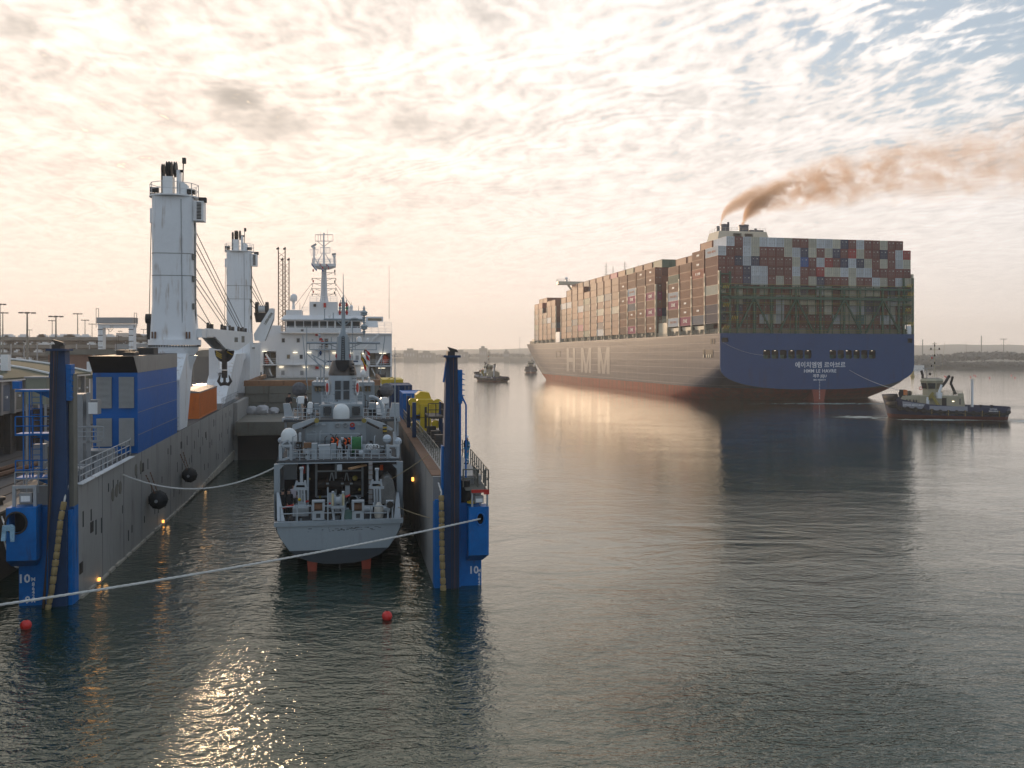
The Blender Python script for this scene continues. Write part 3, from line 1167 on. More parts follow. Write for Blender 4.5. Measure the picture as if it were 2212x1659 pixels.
mb = MB().box(-30, -26, 42, 50, DK, DK + 4.5).rail([(-29.8, 42.2, DK + 4.5), (-29.8, 49.8, DK + 4.5)], 1.1, 3, 1.2, .05)
part('casing_house', mb, M_beige, ship)
mb = MB().box(-31, -28, 178, 185.6, DK, DK + 5)
part('side_house', mb, M_white, ship)
mb = MB().box(-2, 2, 245, 290, DK, DK + 1.0)
part('forecastle', mb, M_hatch, ship)
# ------------------------------------------------------------------ the heavy-lift dock ship, stern towards us
DF = T(-13.81, 49.64, 0, R(10.2), R(.9))


def LP(Mx, px, py, y):
    """local (x, z) on the cross-section `y` of frame Mx for a point surveyed at picture px, py"""
    Mi = Mx.inverted()
    o = Mi @ Vector((0, 0, CAMH))
    e = Mi @ Vector(((px - 1106) / 1950.0, 1.0, CAMH - (py - 768) / 1950.0))
    dd = e - o
    t = (y - o.y) / dd.y
    p = o + dd * t
    return p.x, p.z


dock = thing('heavy_lift_ship', 'blue and white heavy lift ship with a flooded open dock and two white cranes', 'ship', DF)
WT = 6.15
mb = MB()
mb.box(-12.4, -9.5, .5, 66, -6, WT)
mb.box(-12.4, -9.0, 66, 118, -6, WT)
part('wing_wall', mb, M_wall, dock, label='port wing wall of the open dock')
mb = MB()
mb.box(9.5, 12.3, .5, 66, -6, WT)
mb.box(9.0, 12.3, 66, 118, -6, WT)
part('wing_wall', mb, M_wall, dock, label='starboard wing wall of the open dock')
mb = MB().box(-12.38, -9.52, .52, 111, WT + .004, WT + .03)
part('wing_deck', mb, M_navydk, dock)
mb = MB()
for k in range(28):
    y = .8 + k * 2.35
    mb.box(9.45, 10.15, y, y + 2.3, WT + .004, WT + .05)
part('wing_walkway', mb, M_rust, dock, kind='stuff')
mb = MB().box(-9.65, -9.3, .6, 12.5, WT + .004, WT + .06)
part('deck_edge', mb, M_white, dock)
mb = MB()
for k in range(46):
    y = .9 + k * 1.42 + rnd.uniform(-.2, .2)
    mb.box(-9.499, -9.34, y, y + 1.1, -.75 + .02 * y - .3, .10 + rnd.uniform(0, .08) - y * .0157)
part('wall_ledge', mb, mat('pale_worn_concrete', (.42, .38, .32), .8, var=.3, scale=3), dock, kind='stuff')
slot = MB().box(-.015, .0, -.07, .07, -.45, .45).mesh('slot_shade_plate', mat('painted_slot_shade', (.025, .03, .03), .8))  # thin proud plate, coloured dark to imitate the shade in a recessed slot
for k in range(52):
    y = 1.6 + k * 1.22 + rnd.uniform(-.25, .25)
    z = rnd.choice([5.1, 5.0, 3.1, 3.2, 1.2, 4.1]) + rnd.uniform(-.15, .15)
    link('slot_shade_plate', slot, dock, T(-9.485, y, z) @ Matrix.Diagonal((1, 1 + rnd.random() * .5, rnd.uniform(.5, 1), 1)))
hat = MB().prism([(math.cos(t) * .33, math.sin(t) * .42) for t in [k * math.pi / 6 for k in range(12)]], 'x', 0, .03).mesh('wall_plate', M_hatch)
for y, z in ((7.6, 4.45), (8.5, 4.55), (9.4, 4.6), (13.7, 5.1), (15.2, 5.15)):
    link('wall_plate', hat, dock, T(-9.497, y, z))
hol = MB().box(0, .03, -.28, .28, -.3, .3).mesh('wall_hatch', M_blackpaint_shade)
for y, z in ((3.0, 3.4), (15.8, 5.0), (30.5, 4.9), (.9, 1.6), (44, 4.4)):
    link('wall_hatch', hol, dock, T(-9.497, y, z))
seam = MB()
for k in range(12):
    seam.box(-9.499, -9.485, 5.2 + k * 5.1, 5.26 + k * 5.1, -1, WT - .02)
    seam.box(9.485, 9.499, 5.2 + k * 5.1, 5.26 + k * 5.1, -1, WT - .02)
part('plate_seam', seam, mat('plate_seam_grey', (.14, .14, .14), .6), dock, kind='stuff')

# forward end of the hold
mb = MB().box(-9.0, 9.0, 64, 80, 2.2, 3.9)
part('bulkhead_step', mb, M_hatch, dock)
for k in range(9):
    mb = MB().box(-9 + k * 2, -7.03 + k * 2, 63.9, 64.0, 2.3, 3.8)
    part('bulkhead_panel', mb, M_hatch, dock)
mb = MB().box(-9.0, 9.0, 66.2, 67, -6, 2.2)
part('hold_opening_shade', mb, M_blackpaint_shade, dock)  # no door: a black slab paints the dark opening below the step
for r, (a, b) in enumerate(((3.95, 5.25), (5.3, 6.5), (6.55, 7.6))):
    for k in range(6):
        mb = MB().box(-9.4 + k * 3.15, -6.29 + k * 3.15, 78.6 + .15 * ((r + k) % 2), 79.2, a, b)
        part('bulkhead_panel', mb, M_hatch, dock)
mb = MB().box(-9.6, 9.6, 79.4, 110, 3, 7.55)
part('hatch_cover', mb, M_hatch, dock)
mb = MB().box(-9.7, 9.7, 79.2, 81, 7.62, 8.35).box(-9.7, 9.7, 79.0, 79.2, 7.6, 7.75)
mb.box(-9.7, -9.2, 81, 108, 7.62, 8.2).box(9.2, 9.7, 81, 108, 7.62, 8.2)
part('hatch_coaming', mb, M_coaming, dock)

# --- stern pontoons, blue
def annulus_plate(mb, x0, x1, z0, z1, cx, cz, rx, rz, y0, y1, n=20):
    """a plate in the x-z plane with one oval hole through it"""
    ring, out = [], []
    for k in range(n):
        t = 2 * math.pi * k / n
        ring.append((cx + rx * math.cos(t), cz + rz * math.sin(t)))
        c, s_ = math.cos(t), math.sin(t)
        m = 1e9
        if c > 1e-6:
            m = min(m, (x1 - cx) / c)
        if c < -1e-6:
            m = min(m, (x0 - cx) / c)
        if s_ > 1e-6:
            m = min(m, (z1 - cz) / s_)
        if s_ < -1e-6:
            m = min(m, (z0 - cz) / s_)
        out.append((cx + m * c, cz + m * s_))
    vs_ = [(x, y0, z) for x, z in ring] + [(x, y0, z) for x, z in out] + [(x, y1, z) for x, z in ring] + [(x, y1, z) for x, z in out]
    fs = []
    for k in range(n):
        j = (k + 1) % n
        fs += [(k, j, n + j, n + k), (2 * n + k, 2 * n + j, 3 * n + j, 3 * n + k), (k, j, 2 * n + j, 2 * n + k), (n + k, n + j, 3 * n + j, 3 * n + k)]
    mb.add(vs_, fs)
    for (cx_, cz_) in ((x0, z0), (x1, z0), (x1, z1), (x0, z1)):   # square the corners off
        near_ = sorted(out, key=lambda p: (p[0] - cx_) ** 2 + (p[1] - cz_) ** 2)[:2]
        mb.prism([(cx_, cz_), near_[0], near_[1]], 'y', y0, y1)


for side in (-1, 1):
    mb = MB()
    o_, i_ = (12.2, 9.5)
    mb.box(min(side * o_, side * i_), max(side * o_, side * i_), -.3, .48, -5, 4.75 if side > 0 else 5.15)
    mb.box(min(side * 9.95, side * 9.52), max(side * 9.95, side * 9.52), -.55, -.3, -5, 5.0)
    mb.box(min(side * 10.6, side * 10.5), max(side * 10.6, side * 10.5), -.5, -.3, -5, 4.5)
    po = part('stern_pontoon', mb, M_blue, dock)
    xa, xb = (11.35, 12.48) if side > 0 else (-12.48, -11.05)
    zt, zbm = (4.66, 1.95) if side > 0 else (5.32, 2.6)
    hx, hz_, rx, rz = (12.0, 3.98, .18, .30) if side > 0 else (-12.0, 4.55, .46, .50)
    mb = MB()
    annulus_plate(mb, xa, xb, 2 * hz_ - zt if side > 0 else hz_ - (zt - hz_), zt, hx, hz_, rx, rz, -1.25, -1.15)
    zl_ = hz_ - (zt - hz_)
    mb.box(xa, xb, -1.25, -1.15, zbm, zl_)
    mb.box(xa, xa + .1, -1.15, -.3, zbm, zt).box(xb - .1, xb, -1.15, -.3, zbm, zt).box(xa + .1, xb - .1, -1.15, -.3, zt - .1, zt)
    mb.hexa([(xa, -.5, zbm - .45), (xb - .25, -.5, zbm - .45), (xb - .25, -.3, zbm - .45), (xa, -.3, zbm - .45)],
            [(xa, -1.25, zbm), (xb, -1.25, zbm), (xb, -.3, zbm), (xa, -.3, zbm)])
    bx_ = part('fairlead_housing', mb, M_blue, dock)
    mb = MB()
    tor = []
    for k in range(21):
        t = 2 * math.pi * k / 20
        tor.append((hx + (rx + .05) * math.cos(t), -1.27, hz_ + (rz + .05) * math.sin(t)))
    mb.tube(tor, .05, 6)
    part('fairlead_ring', mb, M_dksteel if side < 0 else M_blue, bx_, smooth=True)
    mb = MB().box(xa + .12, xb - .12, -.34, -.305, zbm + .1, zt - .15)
    part('fairlead_shadow_plate', mb, M_blackpaint_shade, bx_)

lettering('10', .62, dock, T(-11.95, -.32, 1.42) @ UP, bold=.012)
for t_, z in (('M', 1.38), ('8', 1.12), ('6', .90), ('4', .70), ('2', .48), ('M', .26)):
    lettering(t_, .27, dock, T(-11.5, -.32, z) @ UP, bold=.006, depth=.01)
lettering('9', .52, dock, T(-11.78, -.32, .30) @ UP, bold=.01)
lettering('10', .58, dock, T(11.75, -.32, .88) @ UP, bold=.012)
for t_, z in (('M', .84), ('8', .60), ('6', .38), ('4', .18), ('2', -.03)):
    lettering(t_, .25, dock, T(12.07, -.32, z) @ UP, bold=.006, depth=.01)

# --- guide towers with hanging chains
for side in (-1, 1):
    if side < 0:
        x0, x1, zt = -10.62, -9.72, 13.35
    else:
        x0, x1, zt = 10.02, 10.88, 13.0
    mb = MB()
    mb.hexa([(x0, -.75, -3), (x1, -.75, -3), (x1, .3, -3), (x0, .3, -3)], [(x0, -.75, 7), (x1, -.75, 7), (x1, .3, 7), (x0, .3, 7)])
    mb.hexa([(x0, -.75, 7), (x1, -.75, 7), (x1, .3, 7), (x0, .3, 7)], [(x0 + .12, -.6, zt), (x1 - .1, -.6, zt), (x1 - .1, .2, zt), (x0 + .12, .2, zt)])
    mb.box(x0 - .06, x1 + .05, -.85, .3, zt, zt + .12)
    tw = part('guide_tower', mb, M_dkblue, dock)
    mb = MB()
    mb.box(x1, x1 + .12, -.5, .3, -3, zt - 2.2) if side > 0 else mb.box(x1, x1 + .22, -.3, .4, 5, zt - 1.2)
    mb.box(x0 - .1, x0, -.5, .2, -3, zt - 5)
    part('guide_rail', mb, M_blue if side > 0 else M_hatch, tw)
    for k in range(5):
        xx = x0 + .16 + k * .09
        low = (-.6 if side < 0 else 0) * (k + 2) / 4
        mb = MB().tube([(xx + (.15 if side > 0 else 0), -.82, zt), (xx + low * .3 + (.22 if side > 0 else 0), -.95, 6), (xx + low + (.25 if side > 0 else 0), -1.0, -1.5)], .018, 5)
        part('chain', mb, M_rust if k == 2 else M_dksteel, tw)
    mb = MB().box(x0 + .2, x0 + .6, -.7, .1, zt + .12, zt + .35)
    mb.hexa([(x0 + .35, -.7, zt + .35), (x0 + .8, -.7, zt + .28), (x0 + .8, -.3, zt + .28), (x0 + .35, -.3, zt + .35)],
            [(x0 + .2, -.7, zt + .6), (x0 + .7, -.7, zt + .45), (x0 + .7, -.3, zt + .45), (x0 + .2, -.3, zt + .6)])
    part('tower_head', mb, M_dksteel, tw)
    mb = MB()
    mb.prism([(x0 + .1, zt - .2), (x0 - .05, zt - 1.4), (x0 + .05, zt - 1.4), (x0 + .2, zt - .2)], 'y', -.4, -.2)
    mb.box(x1 - .1, x1 + .18, -.55, .1, zt - 2.6, zt - .7)
    for k in range(6):
        mb.tube([(x1 + .1, -.6, zt - .9 - k * .3), (x1 + .3, -.6, zt - .95 - k * .3)], .03, 5)
    part('tower_bracket', mb, M_blue, tw)
    if side > 0:
        mb = MB().tube([(x1 + .1, -.3, zt - 2.0), (x1 + .42, -.3, zt - 2.7), (x1 + .42, -.3, WT)], .05, 6)
        part('cable_pipe', mb, M_blue, tw)

# blue caged stair beside the port tower
mb = MB()
for z in (6.6, 8.9, 11.2):
    mb.box(-12.4, -10.65, -.1, .9, z, z + .10)
    mb.prism([(-10.65, z), (-11.6, z), (-10.65, z - .45)], 'y', .2, .3)
    if z < 11:
        mb.rail([(-12.4, -.1, z), (-10.7, -.1, z)], 1.0, 2, .8, .03)
for x in (-12.05, -11.75, -11.2, -10.75):
    mb.box(x - .03, x + .03, 0, .06, 6.6, 11.3)
mb.ladder((-11.5, .4, 6.6), (-11.5, .4, 11.2), .5)
mb.box(-12.6, -12.25, .1, .5, 11.35, 11.75)
part('stair_cage', mb, M_blue, dock)

# port stern gear: lamp posts, bollard frame, rails
mb = MB().box(-11.95, -11.35, 1.2, 1.7, 7.5, 8.3).box(-11.75, -11.5, 1.3, 1.55, 5.5, 7.5).box(-11.5, -11.2, 2.1, 2.4, 5.9, 7.9)
mb.box(-11.5, -10.95, 2.0, 2.4, 7.9, 8.7)
part('control_cabinet', mb, M_steel, dock)
mb = MB()
mb.rail([(-12.4, -.2, 5.3), (-12.4, 9, 6.15)], 1.15, 3, 1.3, .03).rail([(-12.4, -.2, 5.9), (-10.7, -.2, 5.9)], 1.1, 3, .6, .03)
mb.rail([(-12.4, 9, 6.15), (-12.4, 14, 6.15)], 1.1, 3, 1.4, .03)
part('port_railing', mb, M_rail, dock)
mb = MB()
mb.rail([(-9.62, 1.2, 6.18), (-9.62, 12.6, 6.18), (-9.9, 14.0, 6.18)], 1.1, 3, 1.1, .03)
part('port_railing', mb, M_rail, dock)
mb = MB()
mb.rail([(-9.75, 29, 6.18), (-9.65, 33.2, 6.18)], 1.1, 3, .8, .03)
part('port_railing', mb, M_rail, dock)
mb = MB()
mb.rail([(-9.65, 57, 6.18), (-9.65, 72, 6.18)], 1.1, 3, 1.2, .03)
part('port_railing', mb, M_rail, dock)
mb = MB()
mb.box(-12.3, -12.15, -.9, -.75, 5.32, 6.25).box(-11.3, -11.15, -.9, -.75, 5.32, 6.25).box(-12.3, -11.15, -.9, -.75, 6.25, 6.4)
part('lamp_frame', mb, M_rail, dock)
mb = MB().box(-12.0, -11.4, -.8, -.5, 5.5, 6.0)
fl = part('floodlight', mb, M_steel, dock)
part('lamp_lens', MB().box(-11.92, -11.48, -.82, -.801, 5.56, 5.85), M_whiteclean, fl)
mb = MB()
for k in range(7):
    mb.bar((-9.75, 1.1 + k * .9, 6.18), (-9.75, 1.1 + k * .9, 6.9), .1)
mb.box(-10.9, -9.7, 1.0, 2.3, 6.8, 6.95).box(-10.9, -10.7, 1.0, 1.2, 6.18, 6.8).box(-10.9, -9.7, 3.2, 3.4, 6.3, 6.9)
part('rope_table', mb, M_rail, dock)
mb = MB()
for k in range(10):
    t = k * 1.9
    mb.tube([(-10.3 + .3 * math.cos(t), 1.6 + .4 * math.sin(t), 7.0 + .03 * k), (-10.3 + .3 * math.cos(t + 2), 1.6 + .4 * math.sin(t + 2), 7.02 + .03 * k)], .05, 5)
ro = solo('coiled_rope', mb, M_rope, 'coiled white rope on the steel table behind the port guide tower', 'rope', DF)
mb = MB().box(-9.95, -9.55, -.25, .45, 5.2, 6.4).box(-10.3, -9.6, 0, .4, 6.4, 6.6)
part('rope_guide', mb, M_blue, dock)
# port gantry machinery between tower and casing
mb = MB()
mb.box(-12.3, -11.3, 8.0, 9.6, 6.18, 10.6).box(-11.2, -10.6, 8.6, 9.4, 9.3, 10.2).box(-12.2, -10.0, 9, 10.4, 6.18, 7.0)
mb.box(-11.1, -10.9, 8.0, 8.2, 6.2, 10.7).box(-11.3, -10.2, 8.0, 8.2, 7.6, 7.75).box(-11.3, -10.2, 8.0, 8.2, 8.5, 8.65)
part('deck_locker', mb, M_steel, dock)
mb = MB().box(-10.95, -10.45, 7.85, 7.99, 9.4, 10.1)
part('white_cabinet', mb, M_whiteclean, dock)
mb = MB().rail([(-11.6, 8, 7.7), (-10.1, 8, 7.7)], .9, 3, .45, .03).ladder((-10.6, 7.9, 6.2), (-10.6, 7.9, 8.6), .5)
part('locker_rail', mb, M_rail, dock)

# --- blue engine casing on the port wing
mb = MB().box(-12.38, -9.5, 14.3, 28.6, WT, 11.7)
ca = part('engine_casing', mb, M_casing if 'M_casing' in globals() else mat('casing_blue', (.002, .11, .40), .45, spec=.35, var=.12, stain=(.05, .06, .10), samt=.5, scale=.7), dock)
mb = MB()
mb.hexa([(-12.38, 14.3, 11.7), (-9.5, 14.3, 11.7), (-9.5, 28.6, 11.7), (-12.38, 28.6, 11.7)],
        [(-12.38, 13.1, 12.85), (-9.5, 13.1, 12.85), (-9.5, 28.6, 12.85), (-12.38, 28.6, 12.85)])
part('casing_top', mb, M_blackpaint_shade, ca)
mb = MB().add([(-9.49, 14.3, 11.7), (-9.49, 28.6, 11.7), (-9.49, 28.6, 12.84), (-9.49, 13.12, 12.84)], [(0, 1, 2, 3)])
mb.add([(-9.47, 14.3, 11.7), (-9.47, 28.6, 11.7), (-9.47, 28.6, 12.84), (-9.47, 13.12, 12.84)], [(3, 2, 1, 0)])
part('casing_band', mb, mat('smoke_browned_band', (.30, .27, .24), .6, var=.2, stain=(.12, .1, .09), samt=.5), ca)
for (xa, xb, yy, h_) in ((-12, -11, 19, .35), (-11.2, -10, 22, .5), (-11.8, -10.6, 25, .4), (-10.6, -9.9, 15, .25)):
    part('roof_vent', MB().box(xa, xb, yy, yy + 1.6, 12.85, 12.85 + h_), M_dksteel, ca)
for (xa, xb) in ((-12.12, -11.15), (-10.68, -9.72)):
    for (za_, zb2) in ((9.3, 11.42), (6.7, 8.6)):
        lv = part('louvre_panel', MB().box(xa, xb, 14.24, 14.3, za_, zb2), M_hatch, ca)
        mb = MB()
        n = 26
        for k in range(n):
            z = za_ + (zb2 - za_) * (k + .5) / n
            mb.hexa([(xa, 14.13, z - .045), (xb, 14.13, z - .045), (xb, 14.235, z), (xa, 14.235, z)],
                    [(xa, 14.13, z - .005), (xb, 14.13, z - .005), (xb, 14.235, z + .02), (xa, 14.235, z + .02)])
        link('louvre_slats', mb.mesh('louvre_slats', mat('grey_louvre_metal', (.42, .43, .43), .6)), ca)['kind'] = 'stuff'
for z in (7.4, 8.95, 10.5):
    part('panel_seam', MB().box(-9.499, -9.48, 14.4, 28.5, z, z + .035), M_steel, ca)

# --- cranes


def crane(cx, cy, z0, z1, r, ped, jib_):
    c = link('deck_crane', None, dock, T(0, 0, 0))
    mb = MB()
    mb.prism(ped, 'x', cx - 1.4, cx + 1.4)
    mb.lathe([(r * .62, z0 - 3.4), (r * 1.02, z0 - 1.45)], (cx, cy, 0), 28)
    part('pedestal', mb, M_white, c)
    mb = MB().lathe([(r * .9, z0 - 1.4), (r * 1.08, z0 - .9), (r * 1.08, z0 - .55)], (cx, cy, 0), 32)
    mb.lathe([(r * 1.2, z0 - .5), (r * 1.2, z0)], (cx, cy, 0), 40)
    part('slewing_ring', mb, M_white, c, smooth=True)
    mb = MB()
    for k in range(56):
        t = 2 * math.pi * k / 56
        x, y = cx + r * 1.16 * math.cos(t), cy + r * 1.16 * math.sin(t)
        mb.box(x - .04, x + .04, y - .04, y + .04, z0 - .66, z0 - .49)
    part('ring_bolts', mb, M_dksteel, c, kind='stuff')
    # rounded-square column that tapers a little
    def ring(z, rr):
        out = []
        for k in range(32):
            t = 2 * math.pi * (k + .5) / 32
            co, si = math.cos(t), math.sin(t)
            e = 2 / 5.0
            out.append((cx + rr * abs(co) ** e * (1 if co > 0 else -1), cy + rr * .9 * abs(si) ** e * (1 if si > 0 else -1), z))
        return out
    lv = [(z0, 1.02), (z0 + 1.2, 1.0), (z0 + 3.2, .93), (z0 + 4.4, .93), (z1 - 4, .93), (z1 - 3.2, .95), (z1 - 2, .93), (z1 - .4, .93), (z1, .93)]
    mb = MB()
    vs_ = [q for z, f in lv for q in ring(z, r * f)]
    fs = [(i * 32 + k, i * 32 + (k + 1) % 32, (i + 1) * 32 + (k + 1) % 32, (i + 1) * 32 + k) for i in range(len(lv) - 1) for k in range(32)]
    fs.append(tuple((len(lv) - 1) * 32 + k for k in range(32)))
    mb.add(vs_, fs)
    part('column', mb, M_white, c, smooth=True)
    for z in (z1 - 5.2, z1 - 7.2):
        mb = MB()
        vs_ = [q for q in ring(z, r * .94)] + [q for q in ring(z + .05, r * .94)]
        mb.add(vs_, [(k, (k + 1) % 32, 32 + (k + 1) % 32, 32 + k) for k in range(32)])
        part('weld_band', mb, M_hatch, c)
    mb = MB().lathe([(r * 1.12, z1), (r * 1.12, z1 + .12)], (cx, cy, 0), 24)
    mb.rail([(cx + r * 1.1 * math.cos(t), cy + r * 1.1 * math.sin(t), z1 + .12) for t in [k * math.pi / 5 for k in range(10)]], 1.1, 2, 1.2, .03, closed=True)
    part('top_platform', mb, M_whiteclean, c)
    mb = MB().box(cx - .9, cx - .05, cy - .6, cy + .6, z1 + .12, z1 + 1.9).box(cx + .3, cx + .55, cy - .6, cy + .6, z1 + .12, z1 + 2.5)
    mb.prism([(cx + .6, z1 + .12), (cx + 1.3, z1 + .12), (cx + 1.2, z1 + 1.2), (cx + .9, z1 + 1.4), (cx + .6, z1 + 1.4)], 'y', cy - .5, cy + .5)
    part('sheave_house', mb, M_whiteclean, c)
    for dx_, rr, zz in ((-.95, .62, 2.5), (-.55, .75, 2.6), (-.28, .75, 2.6), (.12, .75, 2.6)):
        mb = MB()
        mb.lathe([(rr, -.09), (rr * .86, -.02), (rr * .86, .02), (rr, .09)], (cx + dx_, cy, z1 + zz), 20, 'x')
        part('sheave', mb, M_dksteel, c)
    mb = MB().box(cx - 1.05, cx - .85, cy - .5, cy + .5, z1 + .12, z1 + 2.2).cyl((cx + .1, cy, z1 + 2.5), (cx + .8, cy, z1 + 2.5), .13, n=8)
    mb.tube([(cx + .75, cy, z1 + 1.4), (cx + .8, cy, z1 + 3.4)], .05, 6).box(cx + .72, cx + 1.02, cy - .2, cy + .2, z1 + 3.2, z1 + 3.7)
    part('sheave_frame', mb, M_dksteel, c)
    for (px_, py_, dz_) in ((-1.7, 0, .5), (-1.75, .3, -.0), (1.55, -.4, .35), (2.55, -.3, -.35)):
        mb = MB().box(cx + px_ - .34, cx + px_ + .32, cy + py_ - .3, cy + py_ + .3, z1 + dz_, z1 + dz_ + .42)
        mb.tube([(cx + px_, cy + py_, z1 + dz_), (cx + math.copysign(r * .9, px_), cy + py_, z1 + dz_ - .2)], .04, 5)
        part('floodlight', mb, M_dksteel, c)
    mb = MB().box(cx + r * .93, cx + r * .93 + .9, cy - .9, cy + .6, z1 - 2.1, z1 - .3)
    part('machinery_box', mb, M_whiteclean, c)
    mb = MB()
    for k in range(12):
        mb.box(cx + r * .93 + .32, cx + r * .93 + .70, cy - .96, cy - .9, z1 - 1.95 + k * .13, z1 - 1.88 + k * .13)
    lo = part('vent_slats', mb, M_dksteel, c, kind='stuff')
    mb = MB().cyl((cx - r * .93, cy, z1 - 2.3), (cx - r * .93, cy, z1 - 1.0), .35, n=12)
    part('side_bulge', mb, M_white, c, smooth=True)
    mb = MB()
    for z in (z1 - 5.7, z1 - 7.7, z1 - 10.2):
        mb.box(cx + r * .92, cx + r * .96, cy - r * .62, cy - r * .3, z, z + .55)
    pieces('window', mb, M_hatch, c)
    for dx_ in (-.85, .85):
        mb = MB().box(cx + dx_ * r * .9 - .18, cx + dx_ * r * .9 - .08, cy - r * .92 - .14, cy - r * .88, z0 + .1, z0 + .7)
        mb.box(cx + dx_ * r * .9 + .08, cx + dx_ * r * .9 + .18, cy - r * .92 - .14, cy - r * .88, z0 + .1, z0 + .7)
        part('lifting_lug', mb, M_rust, c)
    part('column_ladder', MB().ladder((cx + r * .98, cy - .2, z0 + .5), (cx + r * .95, cy - .2, z1 - 2.2), .45, (0, 1, 0), .35, .03), M_hatch, c)
    part('cable_run', MB().tube([(cx + r * .5, cy - r * .87, z0 + .3), (cx + r * .45, cy - r * .84, z1 - .3)], .035, 5), M_steel, c)
    mb = MB().tube([(cx - r * 1.05, cy, z1 - 2.3), (cx - r * 1.15, cy, z0 + 2.3)], .035, 5)
    part('hoist_wire', mb, M_dksteel, c)
    mb = MB().cyl((cx - r * 1.3, cy, z0 + 1.9), (cx - r * 1.05, cy, z0 + 1.9), .45, n=14).box(cx - r * 1.25, cx - r * .95, cy - .2, cy + .2, z0 - .3, z0 + 2.0)
    part('wire_sheave', mb, M_dksteel, c)
    # jib, stowed
    jib_(c)
    return c


def jib_a(c):
    pol = [(38.6, 15.1), (79, 15.05), (79, 13.9), (63, 12.75), (51.7, 13.05), (44, 14.3), (38.6, 14.3)]
    mb = MB().prism(pol, 'x', -9.95, -9.75).prism(pol, 'x', -8.75, -8.55)
    mb.box(-9.75, -8.75, 44, 79, 14.9, 15.04).box(-9.75, -8.75, 44, 78.9, 14.2, 14.3)
    mb.box(-9.9, -8.6, 36, 39, 14.2, 15.0)
    part('jib', mb, M_whiteclean, c)
    lettering('LIEBHERR', .75, c, T(-8.545, 61, 14.0) @ Euler((R(90), 0, R(90))).to_matrix().to_4x4(), M_hatch, bold=.02)
    mb = MB().box(-8.55, -8.53, 66.5, 69.6, 13.7, 14.5)
    part('name_board', mb, M_hatch, c)
    for y in (45, 55, 62, 70.5, 75.5):
        part('jib_sheave', MB().cyl((-9.5, y, 15.35), (-9.3, y, 15.35), .42, n=14).box(-9.2, -8.9, y - .3, y + .3, 15.05, 15.6), M_dksteel, c)
    top = Vector((-9.9, 36, 24.5))
    for a, zt_, y in ((0, 24.2, 75), (1, 23.2, 72), (2, 22.5, 70), (3, 20.8, 62), (4, 19.8, 61), (5, 19.2, 57), (6, 18, 47), (7, 16.5, 46)):
        mb = MB().tube([(-9.3, 36.5, zt_), (-9.2, y, 15.2)], .04, 5)
        part('luffing_wire', mb, M_dksteel, c)
    # hook block
    mb = MB()
    hx_, hz0 = LP(DF, 485, 757, 62)
    arc = [(hx_ + 1.12 * math.cos(t), hz0 + 1.45 * math.sin(t)) for t in [math.pi + k * math.pi / 14 for k in range(15)]]
    mb.prism(arc, 'y', 61.8, 62.2)
    hb = part('hook_block', mb, M_blackpaint_shade, c)
    for k in range(-3, 5):                                   # slanting yellow bars on the face
        for sg in (-1, 1):
            x0_, z0_ = hx_ + sg * .62, hz0 - .1 - .22 * k
            p_, q_ = Vector((x0_ - .34, 61.78, z0_ + .2)), Vector((x0_ + .34, 61.78, z0_ - .22))
            ok = all(((v.x - hx_) / 1.1) ** 2 + ((v.z - hz0) / 1.42) ** 2 < 1 and v.z < hz0 for v in (p_, q_))
            if ok:
                part('hazard_stripe', MB().bar(p_, q_, .03, .09), M_yellow, hb)
    mb = MB().box(hx_ - .28, hx_ + .28, 61.7, 62.3, hz0 - 2.3, hz0 + .2).box(hx_ - .3, hx_ + .3, 61.75, 62.25, hz0 - 3.3, hz0 - 2.4)
    mb.tube([(hx_ - .5, 62, hz0 - 3.0), (hx_ - .72, 62, hz0 - 3.7), (hx_ - .45, 62, hz0 - 4.1), (hx_, 62, hz0 - 3.95), (hx_ + .45, 62, hz0 - 4.1), (hx_ + .72, 62, hz0 - 3.7), (hx_ + .5, 62, hz0 - 3.0)], [.06, .18, .22, .25, .22, .18, .06], 8)
    mb.tube([(hx_, 62, hz0 - 3.2), (hx_, 62, hz0 - 4.0)], .16, 8)
    part('hook', mb, M_dksteel, hb)


def jib_b(c):
    def J(px, py, y=93):
        x, z = LP(DF, px, py, y)
        return x, z
    p0, p1 = J(550, 732), J(590, 664)
    pol = [J(548, 722), J(583, 666), J(591, 666), J(590, 690), J(572, 736), J(550, 736)]
    for dy in (0, 2.2):
        part('jib', MB().prism(pol, 'y', 93 + dy, 93.25 + dy), M_whiteclean, c)
    part('jib_web', MB().prism([(x * .98 - .2, z) for x, z in pol[:1] + pol[1:2] + pol[3:]], 'y', 93.25, 95.2), M_steel, c)
    a, b = J(551, 667), J(575, 667)
    part('sheave_drum', MB().cyl((a[0], 94.3, a[1]), (b[0], 94.3, b[1]), .55, n=16), M_whiteclean, c, smooth=True)
    for px in (550, 572):
        a = J(px, 665)
        part('sheave', MB().cyl((a[0], 94.3, a[1]), (a[0] + .45, 94.3, a[1]), .98, n=18), M_dksteel, c)
    a = J(560, 682)
    part('hook_block', MB().prism([(a[0] - .9, a[1] + .5), (a[0] + .9, a[1] + .5), (a[0] + .6, a[1] - 1.0), (a[0] - .6, a[1] - 1.0)], 'y', 94, 94.5), M_blackpaint_shade, c)
    lettering('LIEBHERR', .5, c, T(J(580, 688)[0], 92.98, J(580, 688)[1]) @ UP @ Euler((0, 0, R(58))).to_matrix().to_4x4(), M_hatch, bold=.015)
    for k, (zt_, px) in enumerate(((24.5, 573), (22.8, 570), (22.0, 566), (20.5, 556), (19.5, 553))):
        b = J(px, 668)
        part('luffing_wire', MB().tube([(-10.2, 92, zt_), (b[0], 94.3, b[1])], .05, 5), M_dksteel, c)


